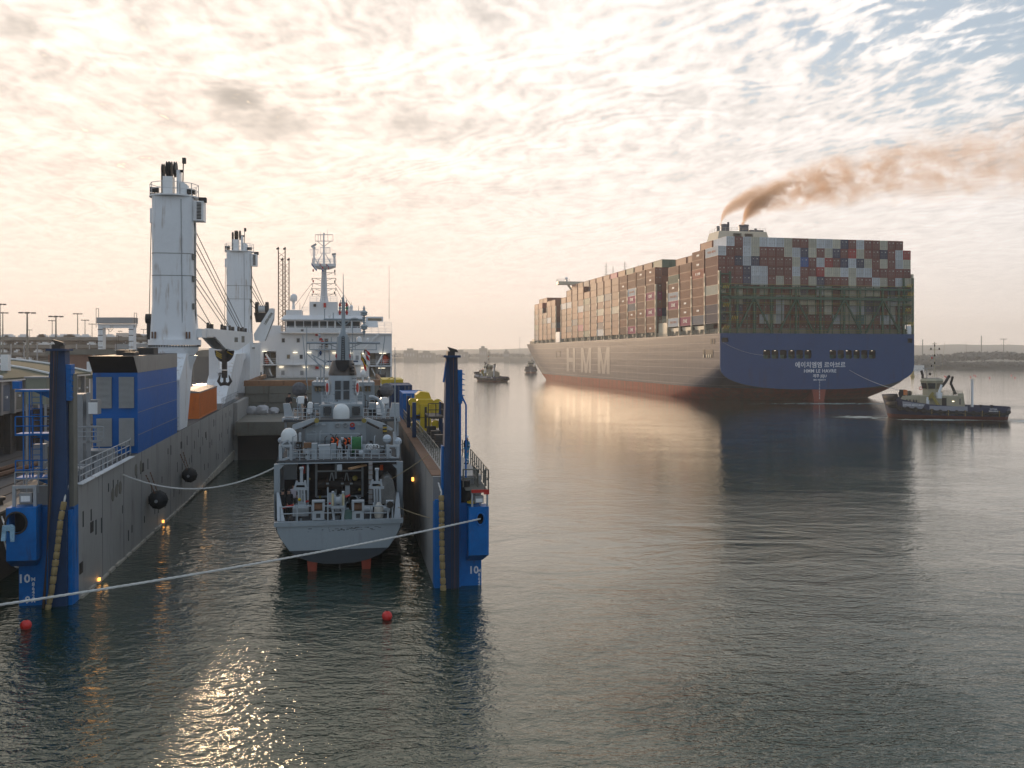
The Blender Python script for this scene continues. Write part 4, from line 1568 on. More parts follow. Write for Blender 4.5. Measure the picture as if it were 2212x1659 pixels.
crane(-11.0, 36, 14.0, 26.95, 1.92, [(30.4, 6.15), (34.0, 6.15), (36.8, 11.1), (38.4, 12.75), (33.8, 12.75), (30.4, 10.5)], jib_a)
crane(-11.75, 92, 13.4, 27.4, 1.92, [(64.5, 6.15), (75, 6.15), (85.5, 11.1), (94.3, 12.1), (89, 12.1), (76, 12.1)], jib_b)
mb = MB().box(-13.0, -11.9, 70, 72, 6.15, 13.0).box(-11.9, -11.2, 70, 72, 12.2, 13.0).box(-11.9, -11.2, 70, 72, 6.15, 7.6).box(-11.9, -11.2, 70, 72, 9.8, 10.3)
part('portal_frame', mb, M_white, dock)
mb = MB().box(-12.6, -9.8, 88, 104, 6.15, 13.6)
pf = part('crane_house', mb, M_white, dock)

# --- forward accommodation, surveyed on the section y = 112
YA = 112


def A(X, Y, y=YA):
    return LP(DF, 540 + .2213 * X, 475 + .2213 * Y, y)


def abox(X0, X1, Y0, Y1, ya, yb, m, name, parent, **k):
    a, b = A(X0, Y1, ya), A(X1, Y0, ya)
    return part(name, MB().box(a[0], b[0], ya, yb, a[1], b[1]), m, parent, **k)


M_wall2 = mat('accommodation_white', (.70, .71, .72), .45, var=.05, stain=(.42, .38, .34), samt=.3, scale=.6)
zd = A(0, 1575)[1]
dh = link('deckhouse', MB().mesh('deckhouse', M_wall2), dock)


def wall(X0, X1, Y0, Y1, ya=YA, yb=YA + 10):
    return abox(X0, X1, Y0, Y1, ya, yb, M_wall2, 'wall_panel', dh)


wall(255, 1162, 1110, 1575)                        # centre of the house
wall(90, 255, 1110, 1283)
wall(1162, 1385, 1110, 1300)
wall(1370, 1385, 1300, 1575)
wall(90, 130, 1283, 1575)
wall(130, 255, 1283, 1575, YA + 3.2, YA + 10)
wall(1162, 1370, 1300, 1575, YA + 3.2, YA + 10)
for (a, b, Y) in ((120, 262, 1408), (1155, 1385, 1420)):
    abox(a, b, Y, Y + 12, YA - .6, YA + 3.2, M_wall2, 'boat_deck', dh)
abox(262, 1155, 1408, 1420, YA - .6, YA, M_wall2, 'walkway', dh)
abox(300, 1120, 1092, 1104, YA - 1.2, YA + 2, M_wall2, 'walkway', dh)
abox(1120, 1385, 1108, 1118, YA - .4, YA + 6, M_wall2, 'walkway', dh)
abox(640, 860, 1262, 1272, YA - 1.0, YA, M_wall2, 'walkway', dh)
abox(180, 300, 1030, 1110, YA + .5, YA + 6, M_wall2, 'wall_panel', dh)
# bridge
x0, z0_ = A(345, 1092)
x1, z1_ = A(1085, 985)
zb0, zb1, zb2 = A(0, 1092)[1], A(0, 1046)[1], A(0, 984)[1]
part('bridge_front', MB().box(x0, x1, YA + .6, YA + 8, zb0, zb1), M_wall2, dh)
xl, xr = A(318, 970)[0], A(1115, 970)[0]
ztop = A(0, 968)[1]
part('bridge_core', MB().box(x0 + .5, x1 - .5, YA + 1.6, YA + 8, zb1, ztop), M_winlit, dh)
part('window_head', MB().box(xl, xr, YA + .3, YA + 8, zb2, ztop), M_wall2, dh)
wins = [(352, 430), (443, 522), (522, 602), (602, 668), (682, 748), (760, 822), (838, 985), (1000, 1078)]
edges = [345] + [q for w_ in wins for q in w_] + [1085]
for (a, b) in wins:
    xa, xb = A(a + 3, 0)[0], A(b - 3, 0)[0]
    pa = part('bridge_window', MB().add([(xa, YA + .62, zb1), (xb, YA + .62, zb1), (xb, YA + .32, zb2), (xa, YA + .32, zb2)], [(0, 1, 2, 3)]), M_glass, dh)
mull = [(345, 352), (430, 443), (519, 525), (599, 605), (668, 682), (748, 760), (822, 838), (985, 1000), (1078, 1088)]
for a, b in mull:
    xa, xb = A(a, 0)[0], A(b, 0)[0]
    part('mullion', MB().hexa([(xa, YA + .55, zb1), (xb, YA + .55, zb1), (xb, YA + .8, zb1), (xa, YA + .8, zb1)],
                              [(xa, YA + .25, zb2), (xb, YA + .25, zb2), (xb, YA + .5, zb2), (xa, YA + .5, zb2)]), M_wall2, dh)
xa, za_ = A(300, 972)
xb, zz_ = A(1130, 935)
part('roof_overhang', MB().hexa([(xa, YA - .3, za_), (xb, YA - .3, za_), (xb, YA + 8, za_), (xa, YA + 8, za_)],
                                [(xa + .6, YA + .6, zz_), (xb - .6, YA + .6, zz_), (xb - .6, YA + 8, zz_), (xa + .6, YA + 8, zz_)]), M_wall2, dh)
abox(350, 505, 880, 936, YA + 1.2, YA + 6, M_wall2, 'roof_house', dh)
abox(580, 856, 800, 936, YA + 1.5, YA + 6, M_wall2, 'roof_house', dh)
abox(856, 1100, 885, 936, YA + 2.2, YA + 6, M_wall2, 'roof_house', dh)
abox(1130, 1300, 945, 990, YA + 5, YA + 7, M_wall2, 'wing_house', dh)
abox(1150, 1285, 960, 984, YA + 4.94, YA + 5, M_winlit, 'window', dh)
x0, z0_ = A(1120, 1045)
x1, z1_ = A(1255, 985)
part('boat_cover', MB().hexa([(x0, YA + 2, z0_), (x1, YA + 2, z0_), (x1, YA + 6, z0_), (x0, YA + 6, z0_)],
                             [(x0 + .2, YA + 2.6, z1_), (x1 - .1, YA + 2.6, z1_), (x1 - .1, YA + 5, z1_), (x0 + .2, YA + 5, z1_)]), M_whiteclean, dh)
# windows and doors of the house
M_frame = mat('window_frame_grey', (.40, .41, .42), .5)
for (X, Y, w_, h_, m) in ((325, 1175, 17, 22, M_glass), (471, 1176, 17, 22, M_glass), (375, 1335, 17, 22, M_winlit), (500, 1336, 17, 22, M_glass),
                          (1046, 1345, 16, 22, M_steel), (321, 1492, 17, 22, M_steel), (507, 1494, 17, 22, M_steel), (745, 1203, 20, 46, M_winlit),
                          (957, 1186, 16, 22, M_winlit), (1066, 1172, 17, 26, M_winlit)):
    fr_ = abox(X - w_, X + w_, Y - h_, Y + h_, YA - .06, YA + .02, M_frame, 'window', dh)
    a, b = A(X - w_ + 4, Y + h_ - 4, YA - .06), A(X + w_ - 4, Y - h_ + 4, YA - .06)
    part('pane', MB().box(a[0], b[0], YA - .09, YA - .06, a[1], b[1]), m, dock).parent = dh
for (X, Y) in ((440, 1295), (575, 1296), (825, 1298), (985, 1300), (1115, 1304), (1295, 1304), (305, 1436), (540, 1438), (745, 1440), (1105, 1445), (1285, 1447), (60, 1447), (140, 1284)):
    w_ = 22 if X not in (60, 1285, 1295) else 34
    abox(X - w_, X + w_, Y - 2, Y + 2, YA - .35, YA - .1, M_lampw, 'strip_light', dh)
for (X, Y, w_, h_, m, nm) in ((730, 832, 12, 21, M_red, 'fire_box'), (690, 1165, 14, 12, M_red, 'fire_box'), (650, 1123, 12, 8, M_red, 'fire_box'), (655, 1443, 16, 12, M_red, 'fire_box'),
                              (632, 833, 12, 13, M_dksteel, 'floodlight'), (510, 1077, 13, 11, M_dksteel, 'floodlight'), (143, 1415, 12, 14, M_dksteel, 'floodlight'),
                              (905, 1381, 150, 7, M_dkblue, 'name_stripe'), (610, 1172, 8, 8, M_frame, 'vent'), (690, 1235, 14, 9, M_frame, 'vent')):
    yo = YA + 1.5 if Y < 900 else YA
    abox(X - w_, X + w_, Y - h_, Y + h_, yo - .3 if nm != 'name_stripe' else yo - .05, yo, m, nm, dh)
# rails
mb = MB()
for (a, b, Y, yy) in ((300, 1120, 1092, YA - 1.2), (1120, 1385, 1108, YA - .3), (125, 262, 1408, YA - .5), (1155, 1380, 1420, YA - .5), (262, 1155, 1575, YA - .6),
                      (640, 860, 1262, YA - 1.0), (585, 850, 800, YA + 1.6), (505, 582, 905, YA + 3), (1160, 1240, 1045, YA), (1245, 1380, 1050, YA + 3)):
    p, q = A(a, Y, yy), A(b, Y, yy)
    mb.rail([(p[0], yy, p[1]), (q[0], yy, q[1])], .95, 3, 1.3, .028)
mb.bar((A(1190, 1165)[0], YA - .6, A(0, 1165)[1]), (A(1262, 1100)[0], YA - .6, A(0, 1100)[1]), .12, .25)
mb.bar((A(1110, 1250)[0], YA - .4, A(0, 1250)[1]), (A(1250, 1122)[0], YA - .4, A(0, 1122)[1]), .12, .25)
part('house_railing', mb, M_whiteclean, dh)
# lifeboats in their recesses
for nm_, (X0, X1) in (('port', (135, 195)), ('starboard', (1262, 1368))):
    a, b = A(X0, 1412, YA + 1), A(X1, 1312, YA + 1)
    cx_ = (a[0] + b[0]) / 2
    w_ = (b[0] - a[0]) / 2
    mb = MB()
    lz = [(-1.0, .2), (-.75, .8), (-.2, 1.0), (.1, .98), (.55, .7), (.85, .5), (1.0, .22)]
    hh = (b[1] - a[1]) / 2
    zc_ = (a[1] + b[1]) / 2
    rings = []
    for iy in range(9):
        t = iy / 8
        s_ = (math.sin(math.pi * (t * .9 + .05))) ** .5
        rings.append([(cx_ + sgn * w_ * wf * s_, YA + .8 + t * 2.2, zc_ + hh * zf * (.6 + .4 * s_)) for sgn, seq in ((-1, lz), (1, list(reversed(lz)))) for zf, wf in seq])
    n = len(rings[0])
    vs_ = [q for r_ in rings for q in r_]
    fs = [(i * n + k, i * n + (k + 1) % n, (i + 1) * n + (k + 1) % n, (i + 1) * n + k) for i in range(8) for k in range(n)] + [tuple(range(n))]
    lb = solo('lifeboat', MB().add(vs_, fs), M_redorange if 'M_redorange' in globals() else mat('lifeboat_orange_red', (.50, .07, .025), .45, var=.1),
              'orange red enclosed lifeboat hung in the %s recess of the white deckhouse' % ('left' if nm_ == 'port' else 'right'), 'lifeboat', DF,
              'lifeboats of the white deckhouse', smooth=True)
    mb = MB()
    mb.bar((A(1240, 1418)[0] if X0 > 200 else A(225, 1410)[0], YA + .5, A(0, 1415)[1]), (A(1300, 1312)[0] if X0 > 200 else A(150, 1300)[0], YA + .5, A(0, 1308)[1]), .3, .3)
    mb.bar((A(1240 if X0 > 200 else 225, 1560)[0], YA + .5, A(0, 1560)[1]), (A(1165 if X0 > 200 else 160, 1450)[0] + .4, YA + .5, A(0, 1450)[1]), .2, .2)
    part('davit', mb, M_whiteclean, dh)
for X0, X1 in ((1175, 1225), (205, 250)):
    abox(X0, X1, 1300, 1575, YA + 3.1, YA + 3.2, mat('bare_tan_panel', (.40, .34, .26), .7, var=.2), 'recess_panel', dh)
# deck machinery before the house
for (X, Y, r_) in ((75, 1535, 34), (205, 1540, 18), (1290, 1545, 40), (480, 1645, 34)):
    a = A(X, Y, YA - 3)
    mb = MB().cyl((a[0] - .5, YA - 3, a[1]), (a[0] + .5, YA - 3, a[1]), r_ * .0178, n=14)
    mb.cyl((a[0] - .62, YA - 3, a[1]), (a[0] - .5, YA - 3, a[1]), r_ * .026, n=14).cyl((a[0] + .5, YA - 3, a[1]), (a[0] + .62, YA - 3, a[1]), r_ * .026, n=14)
    mb.box(a[0] - .7, a[0] + .7, YA - 3.5, YA - 2.5, a[1] - 1.1, a[1] - .3)
    part('deck_winch', mb, M_dksteel, dock)

# main mast
ma = link('signal_mast', MB().mesh('signal_mast', M_wall2), dock)
YM = YA + 3.5


def a3(X, Y, dy=0):
    p = A(X, Y, YM + dy)
    return (p[0], YM + dy, p[1])


b0, b1, b2, b3 = a3(722, 800), a3(722, 740), a3(722, 460), a3(722, 440)
mb = MB().tube([b0, b1, b2], [.85, .62, .42], 14)
part('mast_column', mb, M_wall2, ma, smooth=True)
p, q = a3(610, 455), a3(838, 435)
mb = MB().hexa([(b2[0] - .9, YM - .5, p[2] - .5), (b2[0] + .9, YM - .5, p[2] - .5), (b2[0] + .9, YM + .5, p[2] - .5), (b2[0] - .9, YM + .5, p[2] - .5)],
               [(p[0], YM - 1.3, p[2]), (q[0], YM - 1.3, p[2]), (q[0], YM + 1.3, p[2]), (p[0], YM + 1.3, p[2])])
mb.box(p[0], q[0], YM - 1.3, YM + 1.3, p[2], q[2])
mb.rail([(p[0], YM - 1.3, q[2]), (q[0], YM - 1.3, q[2]), (q[0], YM + 1.3, q[2]), (p[0], YM + 1.3, q[2])], 1.0, 3, 1.0, .03, closed=True)
part('radar_platform', mb, M_wall2, ma)
mb = MB().tube([b3, a3(720, 140)], [.2, .12], 8)
mb.tube([a3(755, 90), a3(755, 145)], .03, 5).tube([a3(688, 115), a3(688, 195)], .03, 5).tube([a3(722, 125), a3(722, 145)], .12, 6)
part('topmast', mb, M_wall2, ma)
mb = MB()
for Y in (145, 207):
    mb.tube([a3(637, Y), a3(810, Y)], .06, 5)
for X in (637, 665, 690, 760, 810):
    mb.tube([a3(X, 145), a3(X, 207)], .035, 5)
mb.tube([a3(660, 210), a3(720, 262)], .05, 5).tube([a3(785, 210), a3(722, 262)], .05, 5)
part('upper_yard', mb, M_steel, ma)
mb = MB()
for Y in (270, 325):
    mb.tube([a3(685, Y), a3(783, Y)], .06, 5)
for X in (687, 740, 752, 772, 783):
    mb.tube([a3(X, 270), a3(X, 325)], .035, 5)
mb.tube([a3(705, 330), a3(655, 425)], .07, 5).tube([a3(735, 330), a3(790, 425)], .07, 5)
part('crows_nest', mb, M_wall2, ma)
for X, Yt, w_ in ((625, 250, 32), (822, 335, 28)):
    mb = MB().tube([a3(X, 440), a3(X, Yt + 20)], .15, 8).box(a3(X, 0)[0] - .28, a3(X, 0)[0] + .28, YM - .3, YM + .3, a3(X, Yt + 30)[2], a3(X, Yt + 12)[2])
    part('radar_post', mb, M_wall2, ma)
    e = 14 if X < 700 else 3
    part('radar_scanner', MB().bar(a3(X - w_ + 5, Yt + e), a3(X + w_ - 10, Yt - e), .3, .35), M_steel, ma)
    mb = MB()
    if X < 700:
        for dx_ in (-40, -20, 20, 44):
            mb.tube([a3(X + dx_, 288), a3(X + dx_ * .6, 345)], .03, 4)
        mb.tube([a3(X - 42, 288), a3(X + 44, 288)], .04, 4).tube([a3(X - 26, 345), a3(X + 28, 345)], .04, 4)
        mb.tube([a3(X, 360), a3(X + 40, 430)], .1, 6)
        part('radar_guard', mb, M_wall2, ma)
for Y in (516, 570, 622, 672, 724):
    mb = MB()
    for s_ in (-1, 1):
        if Y == 516 and s_ < 0:
            continue
        xe = 722 + s_ * 116 if Y != 516 else 830
        mb.tube([a3(722 + s_ * 22, Y), a3(xe, Y)], .05, 5).tube([a3(722 + s_ * 28, Y + 22), a3(722 + s_ * 80, Y + 4)], .035, 5)
        mb.box(a3(xe, 0)[0] - .07, a3(xe, 0)[0] + .07, YM - .1, YM + .1, a3(0, Y + 10)[2], a3(0, Y - 12)[2])
    part('signal_yard', mb, M_hatch, ma)
for X, Y, c_ in ((617, 600, M_red), (828, 605, M_dksteel), (617, 703, M_red), (826, 712, M_dksteel), (828, 500, M_dksteel), (617, 495, M_red)):
    p = a3(X, Y)
    part('signal_lamp', MB().lathe([(.10, -.2), (.13, 0), (.1, .25)], p, 8), c_, ma)
mb = MB().ladder(a3(720, 790, -.9), a3(722, 470, -.5), .45)
part('mast_ladder', mb, M_steel, ma)
for a, b in (((600, 625), (440, 835)), ((615, 640), (505, 870)), ((842, 630), (985, 830)), ((835, 655), (895, 770))):
    part('mast_stay', MB().tube([a3(*a), a3(*b)], .03, 4), M_dksteel, ma)
def dome(X, Y, r_, h_, foot, parent, yy=YA + 2.5):
    c = A(X, Y, yy)
    mb = MB().lathe([(r_ * .75, 0), (r_, .15 * h_), (r_, h_ * .6), (r_ * .86, h_ * .8), (r_ * .55, h_ * .95), (.02, h_)], (c[0], yy, c[1]), 20)
    dm_ = part('satellite_dome', mb, M_whiteclean, parent, smooth=True)
    f = A(X, foot, yy)
    part('dome_post', MB().tube([(c[0], yy, c[1]), (c[0], yy, f[1])], [.25, .09], 8).lathe([(.22, 0), (.28, .3), (.2, .9), (.08, 1.0)], (c[0], yy, f[1]), 12), M_whiteclean, parent)
dome(425, 795, .64, 1.35, 875, ma)
dome(989, 866, .30, .65, 888, ma)
dome(958, 870, .2, .4, 888, ma)
for X, Y0, Y1 in ((1358, 450, 965), (1415, 1240, 1570), (988, 795, 830), (487, 805, 875), (1060, 835, 890)):
    p, q = A(X, Y0, YA + 3), A(X, Y1, YA + 3)
    part('whip_aerial', MB().tube([(p[0], YA + 3, p[1]), (q[0], YA + 3, q[1])], [.02, .05], 5), M_dksteel, ma)


def flag(p, w_, h_, cols, label, M=None, drop=.6, axis=0):
    """hanging flag: a folded sheet with stripes of real cloth colour"""
    n = 7
    vs_, fs, mi = [], [], []
    k = len(cols)
    for i in range(n + 1):
        for j in range(k + 1):
            u, v = i / n, j / k
            vs_.append((p[0] + w_ * u + .05 * math.sin(v * 9 + i), p[1] + .09 * math.sin(u * 9 + v * 3), p[2] - h_ * v - drop * w_ * u ** 1.3))
    mb = MB()
    mb.v = vs_
    for i in range(n):
        for j in range(k):
            a = i * (k + 1) + j
            mb.f.append((a, a + k + 1, a + k + 2, a + 1))
            mb.m.append(j)
    mats = [mat('flag_' + c, {'red': (.55, .02, .02), 'white': (.7, .7, .7), 'blue': (.03, .07, .28), 'black': (.015, .015, .015), 'yellow': (.65, .45, .02)}[c], .8, var=.1, scale=5) for c in cols]
    return solo('flag', mb, mats, label, 'flag', M, 'flags flying over the ships')


p = a3(660, 475, -1.4)
flag((p[0] - .1, p[1], p[2]), -1.0, .5, ['white', 'blue', 'white'], 'pale white and blue flag under the mast platform, left of the mast', DF, 1.1)
p = a3(716, 470, -1.4)
flag((p[0], p[1], p[2]), -.65, .7, ['red', 'white', 'blue'], 'red, white and blue flag hanging against the white mast column', DF, 1.6)
p = a3(770, 455, -1.4)
flag((p[0], p[1], p[2]), -.45, .45, ['blue', 'red', 'white', 'red'], 'small red and blue ensign hanging right of the white mast', DF, 1.2)
# ------------------------------------------------------------------ starboard wing and the things that stand on or hang from the dock ship
mb = MB()
mb.rail([(10.25, 4.5, WT + .05), (10.25, 31, WT + .05)], 1.1, 3, 1.25, .032)
mb.rail([(12.25, 6.5, WT + .05), (12.25, 34, WT + .05)], 1.1, 3, 1.25, .032)
mb.rail([(10.0, 31, WT), (10.0, 46, WT)], 1.1, 3, 1.5, .032)
mb.rail([(12.25, -1.2, 5.62), (12.45, -1.2, 5.62), (12.45, 6.3, 5.9)], 1.1, 2, 1.0, .035)
mb.rail([(11.1, -.7, 5.7), (11.9, -.9, 5.7), (11.9, .9, 5.7)], 1.0, 2, .7, .035)
part('starboard_railing', mb, M_hatch, dock)
mb = MB()
for k in range(24):
    mb.box(11.2, 12.4, -1.1 + k * .3, -.86 + k * .3, 5.55 + k * .012, 5.62 + k * .012)
part('grating', mb, M_hatch, dock, kind='stuff')
mb = MB().box(12.2, 12.5, -1.25, -1.15, 5.35, 5.62).box(11.5, 12.2, -1.25, -1.15, 5.45, 5.62)
part('platform_edge', mb, M_red, dock)
mb = MB()
for x in (11.5, 12.35):
    mb.box(x, x + .1, -1.2, -1.1, 4.66, 5.45)
mb.box(12.0, 12.08, -.9, -.8, 4.66, 5.45)
pieces('lamp_frame', mb, M_rail, dock)
fl = part('floodlight', MB().box(11.7, 12.2, -1.1, -.8, 4.85, 5.25), M_steel, dock)
part('lamp_lens', MB().box(11.76, 12.14, -1.12, -1.101, 4.9, 5.1), M_whiteclean, fl)
mb = MB().lathe([(.35, 0), (.38, .3), (.3, .7), (.32, 1.2)], (10.95 + .3, -.1, 4.8), 14)
part('bollard', mb, M_black, dock, smooth=True)
for x, y in ((11.4, .1), (11.6, -.6)):
    part('drum_lid', MB().lathe([(.28, 0), (.28, .08)], (x, y, 4.78), 14), M_yellow, dock)
mb = MB()
for k, y in enumerate((14, 17, 20.5)):
    mb.box(10.6, 12.0, y, y + 1.4, WT + .05, WT + .5)
    mb.box(10.9, 11.6, y + .3, y + 1.0, WT + .5, WT + .95)
pieces('deck_fitting', mb, M_dksteel, dock)
mb = MB().rail([(10.9, 20, 8.0), (12.1, 20, 8.0), (12.1, 23, 8.0)], 1.0, 2, .5, .03).box(10.9, 12.2, 19.8, 23.2, 7.85, 8.0).box(10.9, 11, 19.9, 20, WT, 7.9).box(12.1, 12.2, 19.9, 20, WT, 7.9)
part('raised_platform', mb, M_dksteel, dock)
for (x, y) in ((9.9, 21.5), (12.1, 22), (11.4, 31), (10.0, 30)):
    part('stanchion', MB().box(x - .15, x + .15, y - .15, y + .15, WT, 9.0), M_dkblue, dock)

# yellow subsea machine on the starboard wing
ym = thing('winch_machine', 'yellow hydraulic machine on the right dock wall before the blue container marked R', 'machine', DF @ T(11.15, 26, WT))
y_ = M_yellow
mb = MB().box(-.45, .45, -.6, -.2, .05, 1.25).box(-.45, .45, -.6, -.2, 1.32, 2.4)
part('front_plate', mb, y_, ym)
mb = MB().prism([(-.95, 1.5), (.95, 1.5), (.95, 2.45), (.6, 2.8), (-.6, 2.8), (-.95, 2.45)], 'y', -.2, 1.2)
mb.prism([(-.7, 2.6), (.7, 2.6), (.45, 3.3), (-.3, 3.4), (-.7, 3.1)], 'y', 1.2, 3.0)
part('body', mb, y_, ym)
for x, z in ((-.85, .7), (.85, .7), (-.8, 1.9), (.85, 2.0), (1.05, 2.5), (-1.1, 2.6)):
    part('flange', MB().cyl((x, -.5, z), (x, .6, z), .3, n=12).cyl((x, -.56, z), (x, -.5, z), .36, n=12), y_, ym, smooth=True)
part('side_block', MB().box(-1.25, -.8, -.3, .3, 1.3, 2.9).box(.95, 1.35, -.2, .4, 1.2, 2.3), y_, ym)
part('shaft', MB().cyl((-1.2, 0, 1.28), (1.2, 0, 1.28), .16, n=10), M_dksteel, ym)
part('base_frame', MB().box(-1.1, 1.1, -.2, 3, 0, .12).box(-.1, .1, -.64, -.6, .4, 2.2), M_dksteel, ym)


def big_container(name, label, M, body, roof=None, roofm=None, L=6.0, w=2.4, h=2.6, doors=True):
    t = thing(name, label, 'container', M)
    a = w / 2
    part('body', MB().box(-a + .05, a - .05, .06, L - .06, .1, h - .05), body, t)
    mb = MB()
    for x in (-a, a - .13):
        for y in (0, L - .13):
            mb.box(x, x + .13, y, y + .13, 0, h)
        for z in (0, h - .13):
            mb.box(x, x + .13, .13, L - .13, z, z + .13)
    for y in (0, L - .13):
        for z in (0, h - .13):
            mb.box(-a + .13, a - .13, y, y + .13, z, z + .13)
    part('frame', mb, body, t)
    mb = MB()
    n = int(L / .28)
    for k in range(n):
        y = .25 + (L - .5) * k / (n - 1)
        mb.box(a - .06, a - .015, y - .07, y + .07, .14, h - .15)
        mb.box(-a + .015, -a + .06, y - .07, y + .07, .14, h - .15)
    o = part('side_rib', mb, body, t, kind='stuff')
    mb = MB()
    for k in range(8):
        x = -a + .3 + (w - .6) * k / 7
        mb.box(x - .07, x + .07, .02, .07, .15, h - .15)
    part('end_rib', mb, body, t, kind='stuff')
    if doors:
        for x in (-.8, -.35, .35, .8):
            part('lock_rod', MB().cyl((x * a / 1.2, -.02, .12), (x * a / 1.2, -.02, h - .1), .025, n=6), M_steel, t)
    if roof:
        part('roof_cover', roof, roofm, t)
    return t


big_container('open_top_container', 'orange open top container with grey tarpaulin roof beside the first white crane',
              DF @ T(-11.05, 42.2, WT + .03) @ T(0, 0, 0) @ Matrix.Identity(4), M_orange,
              MB().prism([(-1.24, 2.55), (1.24, 2.55), (1.24, 2.66), (.3, 2.8), (-.6, 2.72), (-1.24, 2.66)], 'y', -.03, 12.2),
              mat('grey_tarpaulin', (.20, .20, .21), .65, var=.4, scale=2.5, bump=.8), L=12.0, w=2.44, doors=False)
bc = big_container('shipping_container', 'blue container with a white letter R behind the yellow machine', DF @ T(11.1, 38, WT + .03), M_blue, L=6, w=2.3)
lettering('R', .85, bc, T(.0, -.05, 1.55) @ UP, bold=.05)
big_container('shipping_container', 'dark blue open container half hidden behind the blue one marked R', DF @ T(10.35, 46.5, WT + .03), M_dkblue, L=6, w=2.2, h=3.0)
yc = big_container('shipping_container', 'white container with a yellow top frame beyond the blue containers', DF @ T(9.7, 54, WT + .03), M_white, L=6, w=2.4, h=3.0,
                   roof=MB().box(-1.22, 1.22, -.03, 6.03, 2.7, 3.3).tube([(-.5, 1, 3.3), (0, 1.5, 3.5), (.4, 1, 3.3)], .06, 5), roofm=M_yellow)

# ball fenders with chains on the port wall
for (y, z, r_, lab) in ((17.2, 2.45, .68, 'larger black ball fender on chains hung on the grey dock wall, nearer the stern'), (30.4, 2.3, .64, 'smaller black ball fender on chains farther along the grey dock wall')):
    f = thing('ball_fender', lab, 'fender', DF @ T(-9.5 + r_ + .06, y, z), 'ball fenders on the dock wall')
    mb = MB()
    mb.lathe([(.08, -r_ * 1.05), (r_ * .45, -r_ * .98), (r_ * .85, -r_ * .55), (r_, 0), (r_ * .85, r_ * .55), (r_ * .45, r_ * .98), (.08, r_ * 1.05)], (0, 0, 0), 20, 'y')
    part('rubber_body', mb, M_black, f, smooth=True)
    mb = MB()
    for k in range(9):
        t = 2 * math.pi * k / 9
        mb.tube([(r_ * 1.0 * math.cos(t) * c_, s_ * r_ * 1.0, r_ * math.sin(t) * c_) for s_, c_ in ((-.9, .5), (-.5, .88), (0, 1.02), (.5, .88), (.9, .5))], .035, 5)
    part('net_ribs', mb, M_black, f, kind='stuff')
    for sy in (-.9, .9):
        mb = MB()
        a, b = Vector((-.1, sy * r_ * .6, r_ * .6)), Vector((-r_ - .0, sy * 1.3 * r_ * .9, 1.9))
        n = 14
        for k in range(n):
            c_ = a.lerp(b, (k + .5) / n)
            v_ = (b - a) / n * .8
            mb.bar(c_ - v_ / 2, c_ + v_ / 2, .09 if k % 2 else .04, .04 if k % 2 else .09)
        part('chain', mb, M_rust, f, kind='stuff')
    part('hub', MB().cyl((0, -r_ * 1.1, 0), (0, -r_ * .98, 0), .12, n=8), M_steel, f)

# hanging strings of rope fenders at both wing ends
def fender_rope(pts, lab):
    f = thing('rope_fender', lab, 'rope fender', DF, 'rope fenders hung at the dock stern')
    P = [Vector(p) for p in pts]
    part('core_rope', rope_mb(P, .05), M_rope, f)
    L = sum((b - a).length for a, b in zip(P[:-1], P[1:]))
    s_ = .9
    while s_ < L - .1:
        acc = 0
        for a, b in zip(P[:-1], P[1:]):
            d_ = (b - a).length
            if acc + d_ >= s_:
                p = a.lerp(b, (s_ - acc) / d_)
                dr = (b - a).normalized()
                break
            acc += d_
        ln_ = rnd.uniform(.3, .5)
        r_ = rnd.uniform(.13, .17)
        q = p + dr * ln_
        part('wrapped_section', MB().tube([p, p + dr * .04, p + dr * (ln_ - .04), q], [r_ * .8, r_, r_, r_ * .8], 10).tube([p + dr * ln_ * .4, p + dr * (ln_ * .4 + .03)], r_ * 1.06, 10), M_frope, f, smooth=True)
        s_ += ln_ + rnd.uniform(.02, .05)


M_frope = mat('weathered_yellow_fender_rope', (.30, .22, .10), .9, var=.45, scale=5, stain=(.08, .05, .03), samt=.5)
fender_rope([(-9.75, -.45, 6.3), (-9.8, -.85, 5.6), (-9.95, -1.0, 4.6), (-10.1, -1.1, 3), (-10.35, -1.15, 1), (-10.7, -1.2, -.9), (-10.9, -1.2, -2)],
            'yellow wrapped rope fender hanging into the water on the left blue stern block')
fender_rope([(9.75, -.2, 5.9), (9.85, -.75, 5.5), (9.85, -.95, 4.6), (9.88, -1.0, 2), (9.95, -1.0, 0), (10.0, -1.05, -1.6)],
            'yellow wrapped rope fender hanging into the water on the right blue stern block')

# work lights on the walls (lit in the photograph)
for (x, y, z, s_) in ((-9.40, 4.1, .12, 1), (-9.42, 22.4, -.12, 1), (-9.42, 40.9, -.38, .8), (9.40, 15.8, 3.7, 1.3)):
    t = link('work_light', MB().box(-.06 * s_, .06 * s_, -.1, .1, -.10 * s_, .10 * s_).mesh('work_light', M_lamp), dock, T(x, y, z))
    ld = bpy.data.lights.new('work_light_glow', 'POINT')
    ld.energy = 1.5
    ld.color = (1.0, .55, .2)
    ld.shadow_soft_size = .12
    lo = bpy.data.objects.new('work_light_glow', ld)
    COL.objects.link(lo)
    lo.matrix_world = DF @ T(x + (.35 if x < 0 else -.35), y, z + .05)

